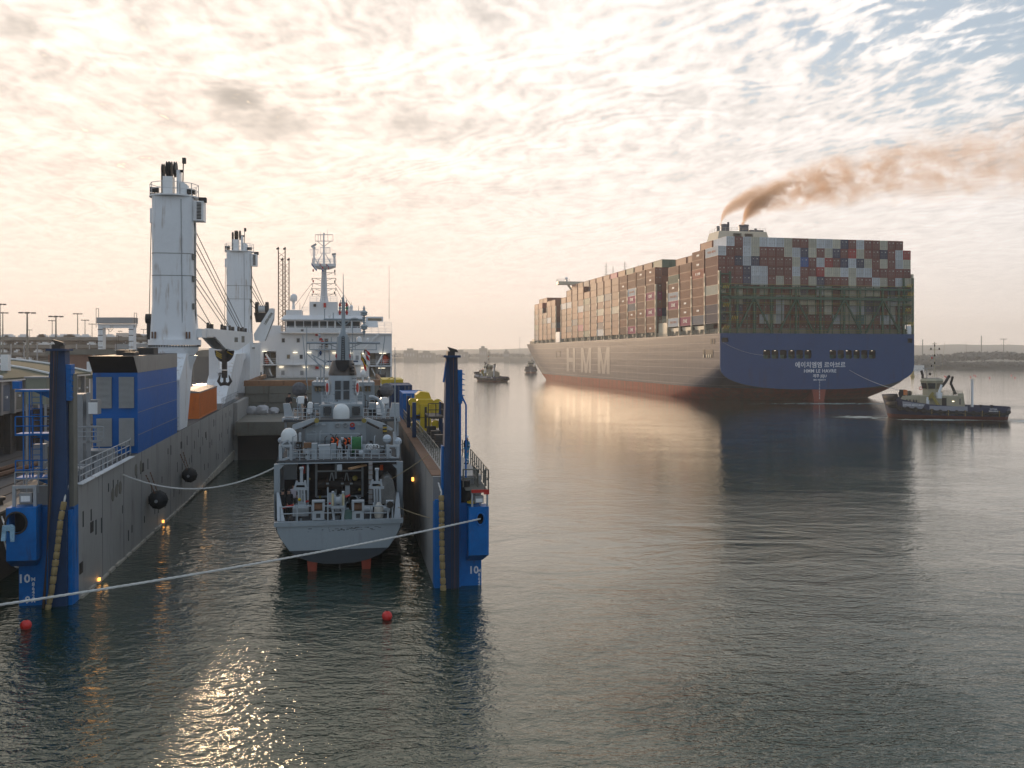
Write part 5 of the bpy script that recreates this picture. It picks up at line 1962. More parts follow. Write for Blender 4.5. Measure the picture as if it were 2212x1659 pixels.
# lumber, sacks on the hold step
for (x, y, s_, lab) in ((-8.3, 76.5, 1.0, 'big white sack at the left end of the hold step'), (-6.9, 76.2, 1.15, 'tall white sack leaning second on the hold step'),
                        (-5.4, 76.4, .85, 'low white sack third from the left on the hold step'), (-1.9, 76.0, 1.0, 'white sack of green scraps on the hold step near the crewman'),
                        (-.6, 76.2, .8, 'flat white sack nearest the grey warship on the hold step')):
    mb = MB()
    n = 14
    prof = [(.45, 0), (.62, .15), (.66, .5), (.5, .85), (.2, 1.0)]
    vs_ = []
    for r_, z in prof:
        for k in range(n):
            t = 2 * math.pi * k / n
            rr = r_ * s_ * (1 + .16 * math.sin(3 * t + x * 5 + z * 4) + .08 * math.sin(7 * t + z * 9))
            vs_.append((rr * math.cos(t) * 1.2, rr * math.sin(t), z * s_ * 1.05 + .07 * math.sin(5 * t)))
    mb.add(vs_, [(i * n + k, i * n + (k + 1) % n, (i + 1) * n + (k + 1) % n, (i + 1) * n + k) for i in range(4) for k in range(n)] + [tuple(4 * n + k for k in range(n))])
    solo('bulk_sack', mb, mat('white_sackcloth', (.50, .49, .50), .8, var=.25, scale=3), lab, 'sack', DF @ T(x, y, 3.9), 'white sacks on the hold step', smooth=True)

# lattice light tower and other cargo-ship gear seen beyond the deckhouse
lt = thing('lattice_tower', 'twin rusty lattice light towers rising behind the white deckhouse', 'lattice tower', DF)
for (X0, X1, Yt, Yb) in ((275, 342, 290, 1015), (318, 380, 395, 930)):
    yy = 150 if X0 < 300 else 152
    p, q = LP(DF, 540 + .2213 * X0, 475 + .2213 * Yt, yy), LP(DF, 540 + .2213 * X1, 475 + .2213 * Yb, yy)
    x0, x1, zt, zbb = p[0], q[0], p[1], -1.0
    mb = MB()
    dpt = x1 - x0
    cs_ = [(x0, yy), (x1, yy), (x1, yy + dpt), (x0, yy + dpt)]
    for (x, y) in cs_:
        mb.tube([(x, y, zbb), (x, y, zt)], .07, 5)
    k = int((zt - zbb) / 1.1)
    for i in range(k):
        za_, zc_ = zbb + i * 1.1, zbb + (i + 1) * 1.1
        for j in range(4):
            a, b = cs_[j], cs_[(j + 1) % 4]
            if i % 2:
                a, b = b, a
            mb.tube([(a[0], a[1], za_), (b[0], b[1], zc_)], .04, 4, cap=False)
    part('lattice_frame', mb, M_rust, lt)
    for x in (x0, x1):
        part('floodlight', MB().box(x - .35, x + .2, yy - .3, yy + .3, zt, zt + .35).box(x - .1, x + .15, yy, yy + .2, zt + .35, zt + .6), M_dksteel, lt)
# ------------------------------------------------------------------ the small grey warship floating in the dock
NF = T(-10.52, 55, 0, R(10.2))
G, WG = M_navy, mat('pale_warship_grey', (.38, .42, .45), .45, var=.08, stain=(.2, .18, .16), samt=.25)


def n3(X, Y, y):
    return LP(NF, 540 + .2213 * X, 475 + .2213 * Y, y)


def n4(X, Y, y):
    return LP(NF, 567 + .1587 * X, 783 + .1587 * Y, y)


def n5(X, Y, y):
    return LP(NF, 567 + .1692 * X, 972 + .1692 * Y, y)


war = thing('minehunter', 'small grey warship floating stern first inside the flooded dock', 'warship', NF)


def nbox(f, X0, X1, Y0, Y1, ya, yb, m, name, parent=None, **k):
    a, b = f(X0, Y1, ya), f(X1, Y0, ya)
    return part(name, MB().box(a[0], b[0], ya, yb, a[1], b[1]), m, parent or war, **k)


def nbar(f, p, q, y0, y1, w, h, m, name, parent=None):
    a, b = f(*p, y0), f(*q, y1)
    return part(name, MB().bar((a[0], y0, a[1]), (b[0], y1, b[1]), w, h), m, parent or war)


# hull: outer shell lofted from the transom forward
secs = []
prof0 = [(.02, .42), (.9, .45), (1.75, .62), (2.45, .9), (2.95, 1.3), (3.4, 1.95), (3.62, 2.4), (3.72, 2.78)]
for y, sb, zt in ((0, 1.0, 2.78), (1.2, 1.05, 2.95), (2.6, 1.09, 3.6), (4.0, 1.11, 5.2), (5.5, 1.13, 6.05), (10, 1.17, 6.1), (20, 1.19, 6.2), (32, 1.05, 6.4), (40, .7, 6.8), (47, .05, 7.4)):
    row = [(b * sb, z - min(y * .12, 1.2)) for b, z in prof0[:-1]] + [(3.72 * sb, 2.78)] + [(3.72 * sb * .995, 2.78 + (zt - 2.78) * k / 2) for k in (1, 2)]
    secs.append((y, row))
mb = MB()
for sgn in (-1, 1):
    base = len(mb.v)
    n = len(secs[0][1])
    for y, row in secs:
        mb.v += [(sgn * b, y, z) for b, z in row]
    for i in range(len(secs) - 1):
        for j in range(n - 1):
            a = base + i * n + j
            mb.f.append((a, a + 1, a + n + 1, a + n))
            mb.m.append(1 if j < 3 else 0)
part('hull_side', mb, [G, M_navybelow], war, smooth=True)
full = [(b, z) for b, z in prof0]
up = [p for p in full if p[1] >= 1.3]
lo = [p for p in full if p[1] <= 1.3]
part('transom', MB().prism([(-b, z) for b, z in up] + [(b, z) for b, z in reversed(up)], 'y', -.02, .12), G, war)
part('transom_bottom', MB().prism([(-b, z) for b, z in reversed(lo)] + [(b, z) for b, z in lo], 'y', -.018, .12), M_navybelow, war)
part('transom_rim', MB().box(-3.86, 3.86, -.1, .3, 2.78, 3.05), G, war)
mb = MB()
for k in range(40):
    x = rnd.gauss(.5, 1.0)
    z = 2.5 + rnd.uniform(-.1, .1)
    mb.box(x, x + rnd.uniform(.05, .28), -.024, -.021, z, z + rnd.uniform(.015, .05))
part('paint_scuffs', mb, mat('scuffed_dark_paint', (.09, .10, .10), .8), war, kind='stuff')
part('working_deck', MB().box(-3.75, 3.75, .12, 12.5, 2.55, 2.72), M_navydk, war)
for sx in (-1, 1):
    part('rudder', MB().hexa([(sx * 1.62 - .13, .2, -1.5), (sx * 1.62 + .13, .2, -1.5), (sx * 1.62 + .13, 1.3, -1.5), (sx * 1.62 - .13, 1.3, -1.5)],
                             [(sx * 1.62 - .3, .05, .62), (sx * 1.62 + .3, .05, .62), (sx * 1.62 + .3, 1.6, .62), (sx * 1.62 - .3, 1.6, .62)]), M_redlead, war)
# stern frame: pillars, beam, upper deck
for X0, X1 in ((150, 225), (1715, 1790)):
    a, b = n5(X0, 560, 3.6), n5(X1, 60, 3.6)
    part('side_pillar', MB().box(a[0], b[0], 3.4, 3.9, 2.72, 6.15), G, war)
for s_, Xc in ((1, 225), (-1, 1715)):
    a, b = n5(Xc, 245, 3.6), n5(Xc + s_ * 55, 185, 3.6)
    part('corner_gusset', MB().prism([(a[0], a[1]), (b[0], b[1]), (a[0], b[1])], 'y', 3.45, 3.85), G, war)
nbox(n5, 195, 1755, 148, 184, 3.4, 3.9, G, 'deck_beam')
zu = n5(0, 150, 3.6)[1]
part('upper_deck', MB().box(-3.95, 3.95, 3.9, 13, zu - .12, zu), M_navydk, war)
part('inner_bulkhead', MB().box(-3.9, 3.9, 9.3, 9.5, 2.72, zu - .12), M_navydk, war)
nbox(n5, 275, 440, 185, 380, 7.5, 9, G, 'deck_locker')
nbox(n5, 1400, 1700, 185, 330, 7.5, 9, M_navydk, 'deck_locker')
nbox(n5, 500, 545, 200, 300, 7.3, 7.5, M_red, 'fire_locker')
nbox(n5, 1500, 1540, 190, 260, 6.5, 6.6, M_hiorange, 'life_jacket')
for X in (578, 685, 935, 1275):
    nbox(n5, X - 12, X + 14, 184, 600 if X != 578 else 690, 6.0 if X != 578 else 3.5, 6.3 if X != 578 else 3.7, G, 'deck_pillar')
for (X, Y) in ((685, 265), (685, 590)):
    a, b = n5(X, Y, 6), n5(1275, Y, 6)
    part('cross_beam', MB().box(a[0], b[0], 6.0, 6.15, a[1] - .1, a[1]), G, war)
# the pair of cable sheave stands in the shadow under the deck
for X in (885, 1075):
    nbar(n5, (X - 5, 290), (X - 28, 400), 5.6, 5.6, .07, .07, G, 'sheave_leg')
    nbar(n5, (X + 5, 290), (X + 28, 400), 5.6, 5.6, .07, .07, G, 'sheave_leg')
for X in (830, 1020, 1135):
    nbox(n5, X - 8, X + 8, 340, 560, 5.2, 5.4, M_dksteel, 'winch_post')
    nbox(n5, X - 18, X + 18, 420, 440, 5.1, 5.2, G, 'winch_clamp')
a, b = n5(700, 440, 5.6), n5(1260, 440, 5.6)
part('cable_drum', MB().cyl((a[0], 5.8, a[1]), (b[0], 5.8, b[1]), .35, n=14), M_dksteel, war, smooth=True)
nbox(n5, 1055, 1115, 460, 575, 4.8, 5.2, WG, 'control_box')
nbox(n5, 825, 935, 560, 740, 3.2, 3.8, WG, 'winch_box')
nbox(n5, 950, 1015, 188, 262, 3.25, 3.4, WG, 'stern_camera')
a, b = n5(1115, 240, 3.1), n5(1310, 192, 3.8)
part('gangplank', MB().bar((a[0], 3.1, a[1]), (b[0], 3.9, b[1]), .35, .10), mat('bare_wood', (.42, .24, .12), .7, var=.2), war)
nbox(n5, 1355, 1405, 150, 690, 3.0, 3.25, M_steel, 'pipe_mast')
for k in range(8):
    nbox(n5, 1353, 1407, 190 + k * 62, 198 + k * 62, 2.96, 3.0, M_rust, 'pipe_clip')
# two stern davits
for X, Yt, yy in ((497, 228, 1.6), (1463, 242, 1.6)):
    d_ = link('stern_davit', MB().mesh('stern_davit', WG), war)
    nbox(n5, X - 18, X + 18, Yt + 8, 430 if X < 900 else 420, yy, yy + .3, WG, 'davit_post', d_)
    nbox(n5, X - 26, X + 26, Yt - 4, Yt + 22, yy - .05, yy + .35, WG, 'davit_cap', d_)
    o_ = 0 if X < 900 else -15
    for (p, q) in (((X - 95, 495), (X + 90, 495)), ((X - 90, 495), (X - 55, 395)), ((X + 60, 490), (X + 45, 390)), ((X - 60, 430), (X + 55, 430)), ((X - 35, 500), (X - 30, 700)), ((X + 35, 500), (X + 42, 700)),
                   ((X - 40, 700), (X + 45, 700)), ((X, 500), (X + 5, 700))):
        a, b = n5(p[0], p[1] + o_, yy - .2), n5(q[0], q[1] + o_, yy - .2)
        part('davit_arm', MB().bar((a[0], yy - .2, a[1]), (b[0], yy - .2, b[1]), .12, .16), WG, d_)
    nbox(n5, X - 50, X + 55, 690, 730, yy - .3, yy + .5, WG, 'davit_base', d_)
    for k in range(5):
        nbox(n5, X - 28 + k * 13, X - 24 + k * 13, 510, 690, yy - .3, yy - .26, M_steel if k % 2 else G, 'hose', d_)
nbox(n5, 385, 585, 735, 850, 1.0, 2.2, WG, 'winch_housing')
for k in range(6):
    nbox(n5, 395, 575, 748 + k * 16, 754 + k * 16, .95, 1.0, M_steel, 'housing_slat')
for X, Y, r_, m in ((598, 370, .08, M_quiet), (472, 635, .10, M_yellow), (1180, 360, .18, M_quiet), (1240, 508, .10, M_quiet), (735, 600, .09, M_quiet)):
    yy = 1.3 if Y > 600 and X < 500 else 4.5
    a = n5(X, Y, yy)
    part('float_buoy', MB().ball((a[0], yy, a[1]), r_, 10), m, war, smooth=True)
# square roller fairleads on the taffrail
for X0, X1 in ((630, 795), (1140, 1300)):
    d_ = link('roller_fairlead', MB().mesh('roller_fairlead', WG), war)
    nbox(n5, X0, X1, 650, 672, .1, .7, WG, 'fairlead_frame', d_)
    nbox(n5, X0, X0 + 30, 672, 780, .1, .7, WG, 'fairlead_frame', d_)
    nbox(n5, X1 - 30, X1, 672, 780, .1, .7, WG, 'fairlead_frame', d_)
    nbox(n5, X0 + 4, X1 - 6, 780, 898, .15, .7, WG, 'fairlead_stand', d_)
    nbox(n5, X0 + 55, X1 - 55, 812, 868, .14, .16, M_navydk, 'stand_opening', d_)
    a = n5((X0 + X1) / 2, 728, .3)
    part('roller', MB().cyl((a[0] - .35, .4, a[1]), (a[0] + .35, .4, a[1]), .24, n=12), M_rust, d_, smooth=True)
    nbox(n5, X0 + 30, X1 - 30, 672, 780, .66, .7, M_blackpaint_shade, 'back_plate', d_)
# central roller with its cream guide posts
d_ = link('stern_roller', MB().mesh('stern_roller', WG), war)
for X0, X1 in ((882, 916), (1013, 1047)):
    a, b = n5(X0, 712, .2), n5(X1, 556, .2)
    part('guide_post', MB().cyl(((a[0] + b[0]) / 2, .3, a[1]), ((a[0] + b[0]) / 2, .3, b[1]), (b[0] - a[0]) / 2, n=12), mat('cream_paint', (.62, .56, .36), .5), d_, smooth=True)
    part('post_cap', MB().box(a[0], b[0], .15, .45, b[1], b[1] + .12), WG, d_)
a, b = n5(916, 650, .4), n5(1013, 650, .4)
part('cable_roller', MB().lathe([(.42, a[0]), (.25, a[0] + .12), (.22, (a[0] + b[0]) / 2), (.25, b[0] - .12), (.42, b[0])], (0, .5, a[1]), 16, 'x'), WG, d_, smooth=True)
mb = MB()
a, b, c, e = n5(880, 715, .2), n5(1052, 715, .2), n5(912, 895, .2), n5(1022, 895, .2)
mb.box(a[0], b[0], .1, .5, a[1] - .15, a[1])
mb.bar((a[0] + .06, .3, a[1] - .1), (c[0], .3, c[1]), .14, .2).bar((b[0] - .06, .3, b[1] - .1), (e[0], .3, e[1]), .14, .2)
for Y in (742, 796):
    p, q = n5(900, Y, .2), n5(1035, Y, .2)
    mb.box(p[0], q[0], .2, .4, p[1] - .06, p[1])
part('roller_frame', mb, WG, d_)
for X in (840, 1095):
    a = n5(X, 832, .4)
    part('hose_reel', MB().lathe([(.29, .3), (.31, .34), (.31, .5), (.24, .52), (.24, .62), (.31, .64), (.31, .75)], (a[0], 0, a[1]), 18, 'y'), M_dksteel if X < 900 else mat('worn_green_paint', (.07, .14, .12), .6), war, smooth=True)
    part('reel_foot', MB().box(a[0] - .26, a[0] + .26, .35, .7, 3.05 - .3, a[1] - .25), WG, war)
for i, (X, r_) in enumerate(((1487, .29),)):
    a = n5(X, 790, .5)
    part('ball_fender', MB().lathe([(.05, -.5), (.26, -.38), (.30, 0), (.27, .3), (.14, .48), (.10, .56)], (a[0], .7, a[1]), 14), mat('off_white_vinyl', (.55, .52, .46), .5, var=.12), war, smooth=True)
for X in (1325, 1550):
    a = n5(X, 770, .9)
    part('white_canister', MB().cyl((a[0] - .25, 1.1, a[1]), (a[0] + .4, 1.1, a[1]), .22, n=12), WG, war, smooth=True)
nbox(n5, 1580, 1675, 650, 745, .1, .55, WG, 'chock')
a = n5(1628, 700, .05)
part('chock_mouth', MB().lathe([(.2, .04), (.22, .08), (.2, .12)], (a[0], 0, a[1]), 16, 'y'), M_dksteel, war)
nbox(n5, 1590, 1612, 745, 895, .15, .3, WG, 'chock_leg')
nbox(n5, 1650, 1670, 745, 895, .15, .3, WG, 'chock_leg')
# covered boat
a, b = n5(1490, 690, 2.4), n5(1705, 345, 2.4)
mb = MB()
xs_ = [a[0] + (b[0] - a[0]) * t for t in (0, .12, .35, .6, .85, 1)]
hs = [.25, .72, .96, 1.0, .82, .35]
for i in range(5):
    h0, h1 = a[1] + (b[1] - a[1]) * hs[i], a[1] + (b[1] - a[1]) * hs[i + 1]
    mb.hexa([(xs_[i], 2.4, a[1]), (xs_[i + 1], 2.4, a[1]), (xs_[i + 1], 5.5, a[1]), (xs_[i], 5.5, a[1])],
            [(xs_[i], 2.6, h0), (xs_[i + 1], 2.6, h1), (xs_[i + 1], 5.3, h1), (xs_[i], 5.3, h0)])
part('boat_cover', mb, mat('grey_canvas', (.20, .20, .19), .9, var=.3, scale=3, bump=.8), war)
# rails at the taffrail
mb = MB()
for Y in (712, 800):
    p, q = n5(225, Y + 15, .2), n5(630, Y, .2)
    mb.tube([(p[0], .1, p[1]), (q[0], .1, q[1])], .035, 5)
    p, q = n5(1300, Y, .2), n5(1580, Y, .2)
    mb.tube([(p[0], .1, p[1]), (q[0], .1, q[1])], .035, 5)
    p, q = n5(780, Y, .2), n5(882, Y, .2)
    mb.tube([(p[0], .1, p[1]), (q[0], .1, q[1])], .035, 5)
for X in (230, 445, 835, 1380):
    p, q = n5(X, 905, .2), n5(X, 715 if X != 835 else 475, .2)
    mb.tube([(p[0], .12, p[1]), (q[0], .12, q[1])], .045, 6)
part('taff_rail', mb, WG, war)
for s_, (X0, X1) in ((1, (205, 235)), (-1, (1690, 1745))):
    a, b = n5(X0 + 5, 905, .4), n5(X0 + (0 if s_ > 0 else 40), 540, 3)
    part('bulwark_stay', MB().hexa([(a[0] - .1, .3, a[1]), (a[0] + .35, .3, a[1]), (a[0] + .35, .45, a[1]), (a[0] - .1, .45, a[1])],
                                   [(b[0] - .1, 2.8, b[1]), (b[0] + .05, 2.8, b[1]), (b[0] + .05, 3.0, b[1]), (b[0] - .1, 3.0, b[1])]), WG, war)
for pts in ([(250, 745), (330, 720), (400, 705)], [(540, 668), (590, 650)], [(845, 690), (872, 678)], [(1060, 600), (1120, 575)]):
    p = [n5(X, Y, 2.0) for X, Y in pts]
    part('fire_hose', MB().tube([(x, 2.0, z) for x, z in p], .07, 6), M_red, war)

# --- upper deck fittings
for X0, X1, nm in ((225, 400, 0), (1690, 1857, 1)):
    d_ = link('davit_frame', MB().mesh('davit_frame', WG), war)
    w_ = 30
    for (a, b, c, e) in ((X0, X0 + w_ + 10, 1125, 1340), (X1 - w_, X1, 1125, 1335), (X0 + w_, X1 - w_, 1125, 1155)):
        nbox(n4, a, b, c, e, 4.1, 4.4, WG, 'frame_member', d_)
    p, q = ((X0 + 35, 1330), (X1 - 20, 1290)) if nm == 0 else ((X0 + 20, 1275), (X1 - 10, 1320))
    a, b = n4(*p, 4.2), n4(*q, 4.2)
    part('frame_brace', MB().bar((a[0], 4.2, a[1]), (b[0], 4.2, b[1]), .2, .14), WG, d_)
a, b = n4(250, 1120, 4.4), n4(345, 1060, 4.4)
part('frame_brace', MB().bar((a[0], 4.6, a[1]), (b[0], 4.6, b[1]), .1, .1), WG, war)
a, b = n4(345, 1060, 4.4), n4(375, 1120, 4.4)
part('frame_brace', MB().bar((a[0], 4.6, a[1]), (b[0], 4.6, b[1]), .1, .1), WG, war)


def radome(X0, X1, Yt, Yb, y, m, name='satellite_dome', flat=False, parent=None):
    a, b = n4(X0, Yb, y), n4(X1, Yt, y)
    r_ = (b[0] - a[0]) / 2
    cx = (a[0] + b[0]) / 2
    h_ = b[1] - a[1]
    pr_ = [(r_ * .96, 0), (r_, h_ * .1), (r_, h_ - r_)] + [(r_ * math.cos(t), h_ - r_ + r_ * math.sin(t)) for t in (.3, .6, .9, 1.15, 1.4, 1.56)]
    o = part(name, MB().lathe(pr_, (cx, y, a[1]), 24), m, parent or war, smooth=True)
    part('dome_flange', MB().lathe([(r_ * 1.04, -.05), (r_ * 1.04, 0)], (cx, y, a[1]), 24), WG, o)
    return cx, a[1], r_


M_dome = mat('radome_white', (.66, .69, .69), .45, var=.04, stain=(.5, .5, .48), samt=.3)
cx, zb, r_ = radome(960, 1185, 558, 800, 11.2, M_dome)
part('dome_pedestal', MB().tube([(cx, 11.2, zb), (cx, 11.2, zb - .25), (cx, 11.2, zu + .1)], [.35, .14, .16], 10).ladder((cx - .3, 11.0, zb - .2), (cx - .3, 11.0, zu + .1), .3), WG, war)
cx, zb, r_ = radome(250, 472, 888, 1068, 5.2, M_dome)
part('dome_pedestal', MB().lathe([(.2, -.55), (r_ * .6, -.4), (r_ * .95, -.06)], (cx, 5.2, zb), 18).tube([(cx, 5.2, zb - .5), (cx, 5.2, zu)], .12, 8), WG, war, smooth=True)
for X, Y, R_ in ((1697, 1043, 62), (1838, 1075, 58), (255, 1060, 45)):
    y = 6.2
    a = n4(X, Y, y)
    rr = R_ * .0175 * .26 * 1.0
    rr = (n4(X + R_, Y, y)[0] - a[0])
    o = part('life_raft_sphere', MB().ball((a[0], y, a[1]), rr, 18), mat('pale_grey_gelcoat', (.46, .52, .58), .4, var=.05), war, smooth=True)
    part('joint_band', MB().lathe([(rr * 1.02, -.03), (rr * 1.02, .03)], (a[0], y, a[1]), 20), G, o)
    part('sphere_cradle', MB().tube([(a[0], y, a[1] - rr), (a[0], y, zu)], .12, 6), G, war)
# green hawser reel
a, b = n4(1215, 1275, 5.5), n4(1345, 1012, 5.5)
zc_, rr = (a[1] + b[1]) / 2, (b[1] - a[1]) / 2
gr = link('hawser_reel', MB().mesh('hawser_reel', WG), war)
part('reel_cheek', MB().cyl((a[0] - .06, 5.9, zc_), (a[0], 5.9, zc_), rr * 1.06, n=22).cyl((b[0], 5.9, zc_), (b[0] + .06, 5.9, zc_), rr * 1.06, n=22), G, gr)
mb = MB()
k = 9
for i in range(k):
    x = a[0] + (b[0] - a[0]) * (i + .5) / k
    w_ = (b[0] - a[0]) / k * .56
    mb.lathe([(rr * .93, -w_), (rr * .98, 0), (rr * .93, w_)], (x, 5.9, zc_), 22, 'x')
part('green_hawser', mb, mat('green_rope', (.035, .17, .06), .85, var=.35, scale=5), gr, smooth=True)
for x in (a[0] - .25, b[0] + .1):
    part('reel_stand', MB().hexa([(x, 5.4, zu), (x + .14, 5.4, zu), (x + .14, 6.4, zu), (x, 6.4, zu)], [(x, 5.8, zc_ + .1), (x + .14, 5.8, zc_ + .1), (x + .14, 6.0, zc_ + .1), (x, 6.0, zc_ + .1)]), G, gr)
a, b = n4(565, 1300, 4.8), n4(668, 1172, 4.8)
zc_, rr = (a[1] + b[1]) / 2, (b[1] - a[1]) / 2
part('wire_reel', MB().cyl((a[0], 5, zc_), (b[0], 5, zc_), rr * .9, n=18).cyl((a[0] - .05, 5, zc_), (a[0], 5, zc_), rr * 1.1, n=18).cyl((b[0], 5, zc_), (b[0] + .05, 5, zc_), rr * 1.1, n=18), M_steel, war, smooth=True)
nbox(n4, 560, 665, 1095, 1165, 4.9, 5.3, mat('brown_tarp', (.20, .11, .06), .9, var=.4, scale=4), 'brown_cover')
nbox(n4, 668, 745, 1105, 1318, 4.5, 5.2, G, 'reel_stand')
nbox(n4, 765, 925, 1155, 1322, 4.4, 5.4, WG, 'equipment_case')
nbox(n4, 750, 920, 1130, 1158, 4.45, 5.4, G, 'case_lid')
nbox(n4, 930, 1005, 1107, 1312, 4.5, 5.0, G, 'equipment_case')
nbox(n4, 600, 770, 1318, 1342, 4.2, 4.5, WG, 'deck_plate')
nbox(n4, 905, 1005, 1318, 1342, 4.2, 4.5, WG, 'deck_plate')
for (p, q) in (((1050, 1060), (1020, 1330)), ((1055, 1060), (1085, 1330)), ((1028, 1240), (1080, 1240)), ((1025, 1290), (1082, 1290))):
    nbar(n4, p, q, 4.3, 4.3, .1, .12, WG, 'stern_derrick')
nbox(n4, 1028, 1070, 1165, 1225, 4.15, 4.3, M_dksteel, 'derrick_winch')
nbox(n4, 1022, 1076, 1140, 1165, 4.1, 4.35, WG, 'derrick_head')
nbox(n4, 1070, 1105, 1030, 1050, 4.8, 5.4, WG, 'derrick_head')
rk = nbox(n4, 605, 1325, 965, 1060, 9.2, 9.4, WG, 'louvred_rack')
for k in range(8):
    a, b = n4(612, 1056 - k * 11, 9.15), n4(1318, 1052 - k * 11, 9.15)
    part('rack_slat', MB().box(a[0], b[0], 9.14, 9.2, a[1], b[1]), G, rk)
for X0, X1 in ((415, 505), (1490, 1600)):
    for k in range(4):
        nbar(n4, (X0 + rnd.uniform(-5, 5), 1150 + k * 42), (X1, 1165 + k * 38 + rnd.uniform(-15, 15)), 4.8 + k * .3, 5.4, .06, .06, M_steel, 'rack_bar')
for X in (1435, 1470, 1515, 1555):
    a = n4(X, 1150, 5.0)
    pts = [(a[0] + .16 * math.cos(t), 5.0 + (t * .05), a[1] + .16 * math.sin(t)) for t in [k * .6 for k in range(12)]]
    part('coiled_hose', MB().tube(pts, .035, 5), M_whiteclean, war)
for (X, Y, w_, h_, y, m) in ((1530, 1225, 45, 30, 4.6, G), (1240, 1310, 50, 14, 4.6, WG), (1310, 1245, 60, 40, 8, G), (1420, 1210, 26, 40, 7, WG), (440, 1250, 40, 35, 5.2, G), (510, 1020, 16, 60, 7.5, WG)):
    nbox(n4, X - w_, X + w_, Y - h_, Y + h_, y, y + .5, m, 'deck_box')
mb = MB()
for Y in (1190, 1240, 1290):
    p, q = n4(400, Y, 4.0), n4(1690, Y, 4.0)
    mb.tube([(p[0], 4.0, p[1]), (q[0], 4.0, q[1])], .022, 4)
for X in range(400, 1700, 108):
    p, q = n4(X, 1335, 4.0), n4(X, 1185, 4.0)
    mb.tube([(p[0], 4.0, p[1]), (q[0], 4.0, q[1])], .03, 4)
part('upper_rail', mb, WG, war)
for sx in (-1, 1):
    part('upper_rail', MB().rail([(sx * 3.9, 4.5, zu), (sx * 3.9, 10, zu)], 1.0, 3, 1.2, .025), WG, war)

# --- deckhouse, side arms, middle deck
zd2 = n4(0, 790, 10)[1]
nbox(n4, 585, 1412, 800, 1085, 10, 13, G, 'house_wall')
for X in (690, 780, 880, 985, 1130, 1225, 1330):
    nbox(n4, X - 4, X + 4, 812, 960, 9.93, 10, G, 'wall_stiffener')
for (X, Y, rx, m) in ((1025, 853, 19, M_steel), (1125, 850, 19, M_steel), (1223, 850, 17, M_red)):
    a = n4(X, Y, 9.9)
    part('life_ring', MB().tube([(a[0] + .14 * rx / 19 * math.cos(t), 9.9, a[1] + .14 * rx / 19 * math.sin(t)) for t in [k * math.pi / 6 for k in range(13)]], .05, 6), m, war)
nbox(n4, 1187, 1257, 880, 912, 9.9, 10, mat('blue_sign', (.02, .06, .22), .5), 'blue_notice')
for X in (832, 1320, 730):
    nbox(n4, X - 25, X + 25, 835, 858, 9.9, 10, WG, 'wall_lamp')
part('middle_deck', MB().box(-4.0, 4.0, 10, 32, zd2 - .15, zd2), M_navydk, war)
for (X0, X1) in ((265, 490), (1690, 1876)):
    nbox(n4, X0, X1, 755, 806, 11, 13, WG, 'sponson')
for (X, yb_) in ((315, 990), (1838, 1000), (1125, 0)):
    if yb_:
        nbox(n4, X - 15, X + 15, 806, yb_, 11.2, 11.5, G, 'sponson_post')
for pts in ([(280, 560), (362, 556), (418, 738), (298, 738)], [(1760, 552), (1862, 556), (1868, 745), (1732, 738)]):
    pp = [n4(X, Y, 11.3) for X, Y in pts]
    part('chaff_launcher', MB().prism(pp, 'y', 11.3, 11.9), WG, war)
for (p0, p1, q0, q1) in (((410, 880), (400, 930), (700, 757), (770, 800)), ((1380, 762), (1380, 800), (1640, 845), (1780, 910))):
    arm = link('crane_arm', MB().mesh('crane_arm', WG), war)
    L_ = p0[0] < 900
    pol = [n4(X, Y, 9.4) for X, Y in ([(410, 850), (620, 780), (700, 757), (745, 790), (560, 872), (440, 915), (405, 900)] if L_ else [(1380, 762), (1430, 758), (1655, 828), (1775, 905), (1755, 925), (1610, 890), (1400, 805)])]
    part('arm_girder', MB().prism(pol, 'y', 9.2, 9.7), WG, arm)
    e = n4(738 if L_ else 1382, 790, 9.1)
    for k in range(3):
        part('hazard_ring', MB().lathe([(.17 - .03 * k, 0), (.17 - .03 * k, .05)], (e[0], 8.98 + k * .06, e[1]), 12, 'y'), M_quiet if k % 2 == 0 else M_black, arm)
    e = n4(545 if L_ else 1585, 895, 9.2)
    part('hydraulic_ram', MB().cyl((e[0], 9.1, e[1]), (n4(720 if L_ else 1420, 812, 9.1)[0], 9.1, n4(720 if L_ else 1420, 812, 9.1)[1]), .08, n=8), M_dksteel, arm)
for k in range(5):
    e = n4(1665, 870 + k * 24, 8.9)
    part('hazard_sleeve', MB().lathe([(.15, 0), (.15, .09)], (e[0], 8.9, e[1]), 10), M_yellow if k % 2 else M_black, war)
nbox(n4, 1632, 1668, 688, 830, 11, 11.4, WG, 'vent_post')
pts = [n4(X, Y, 11.6) for X, Y in ((1450, 470), (1500, 466), (1560, 490), (1600, 530), (1625, 590), (1637, 690))]
part('goose_neck_pipe', MB().tube([(x, 11.6, z) for x, z in pts], .12, 8), WG, war, smooth=True)
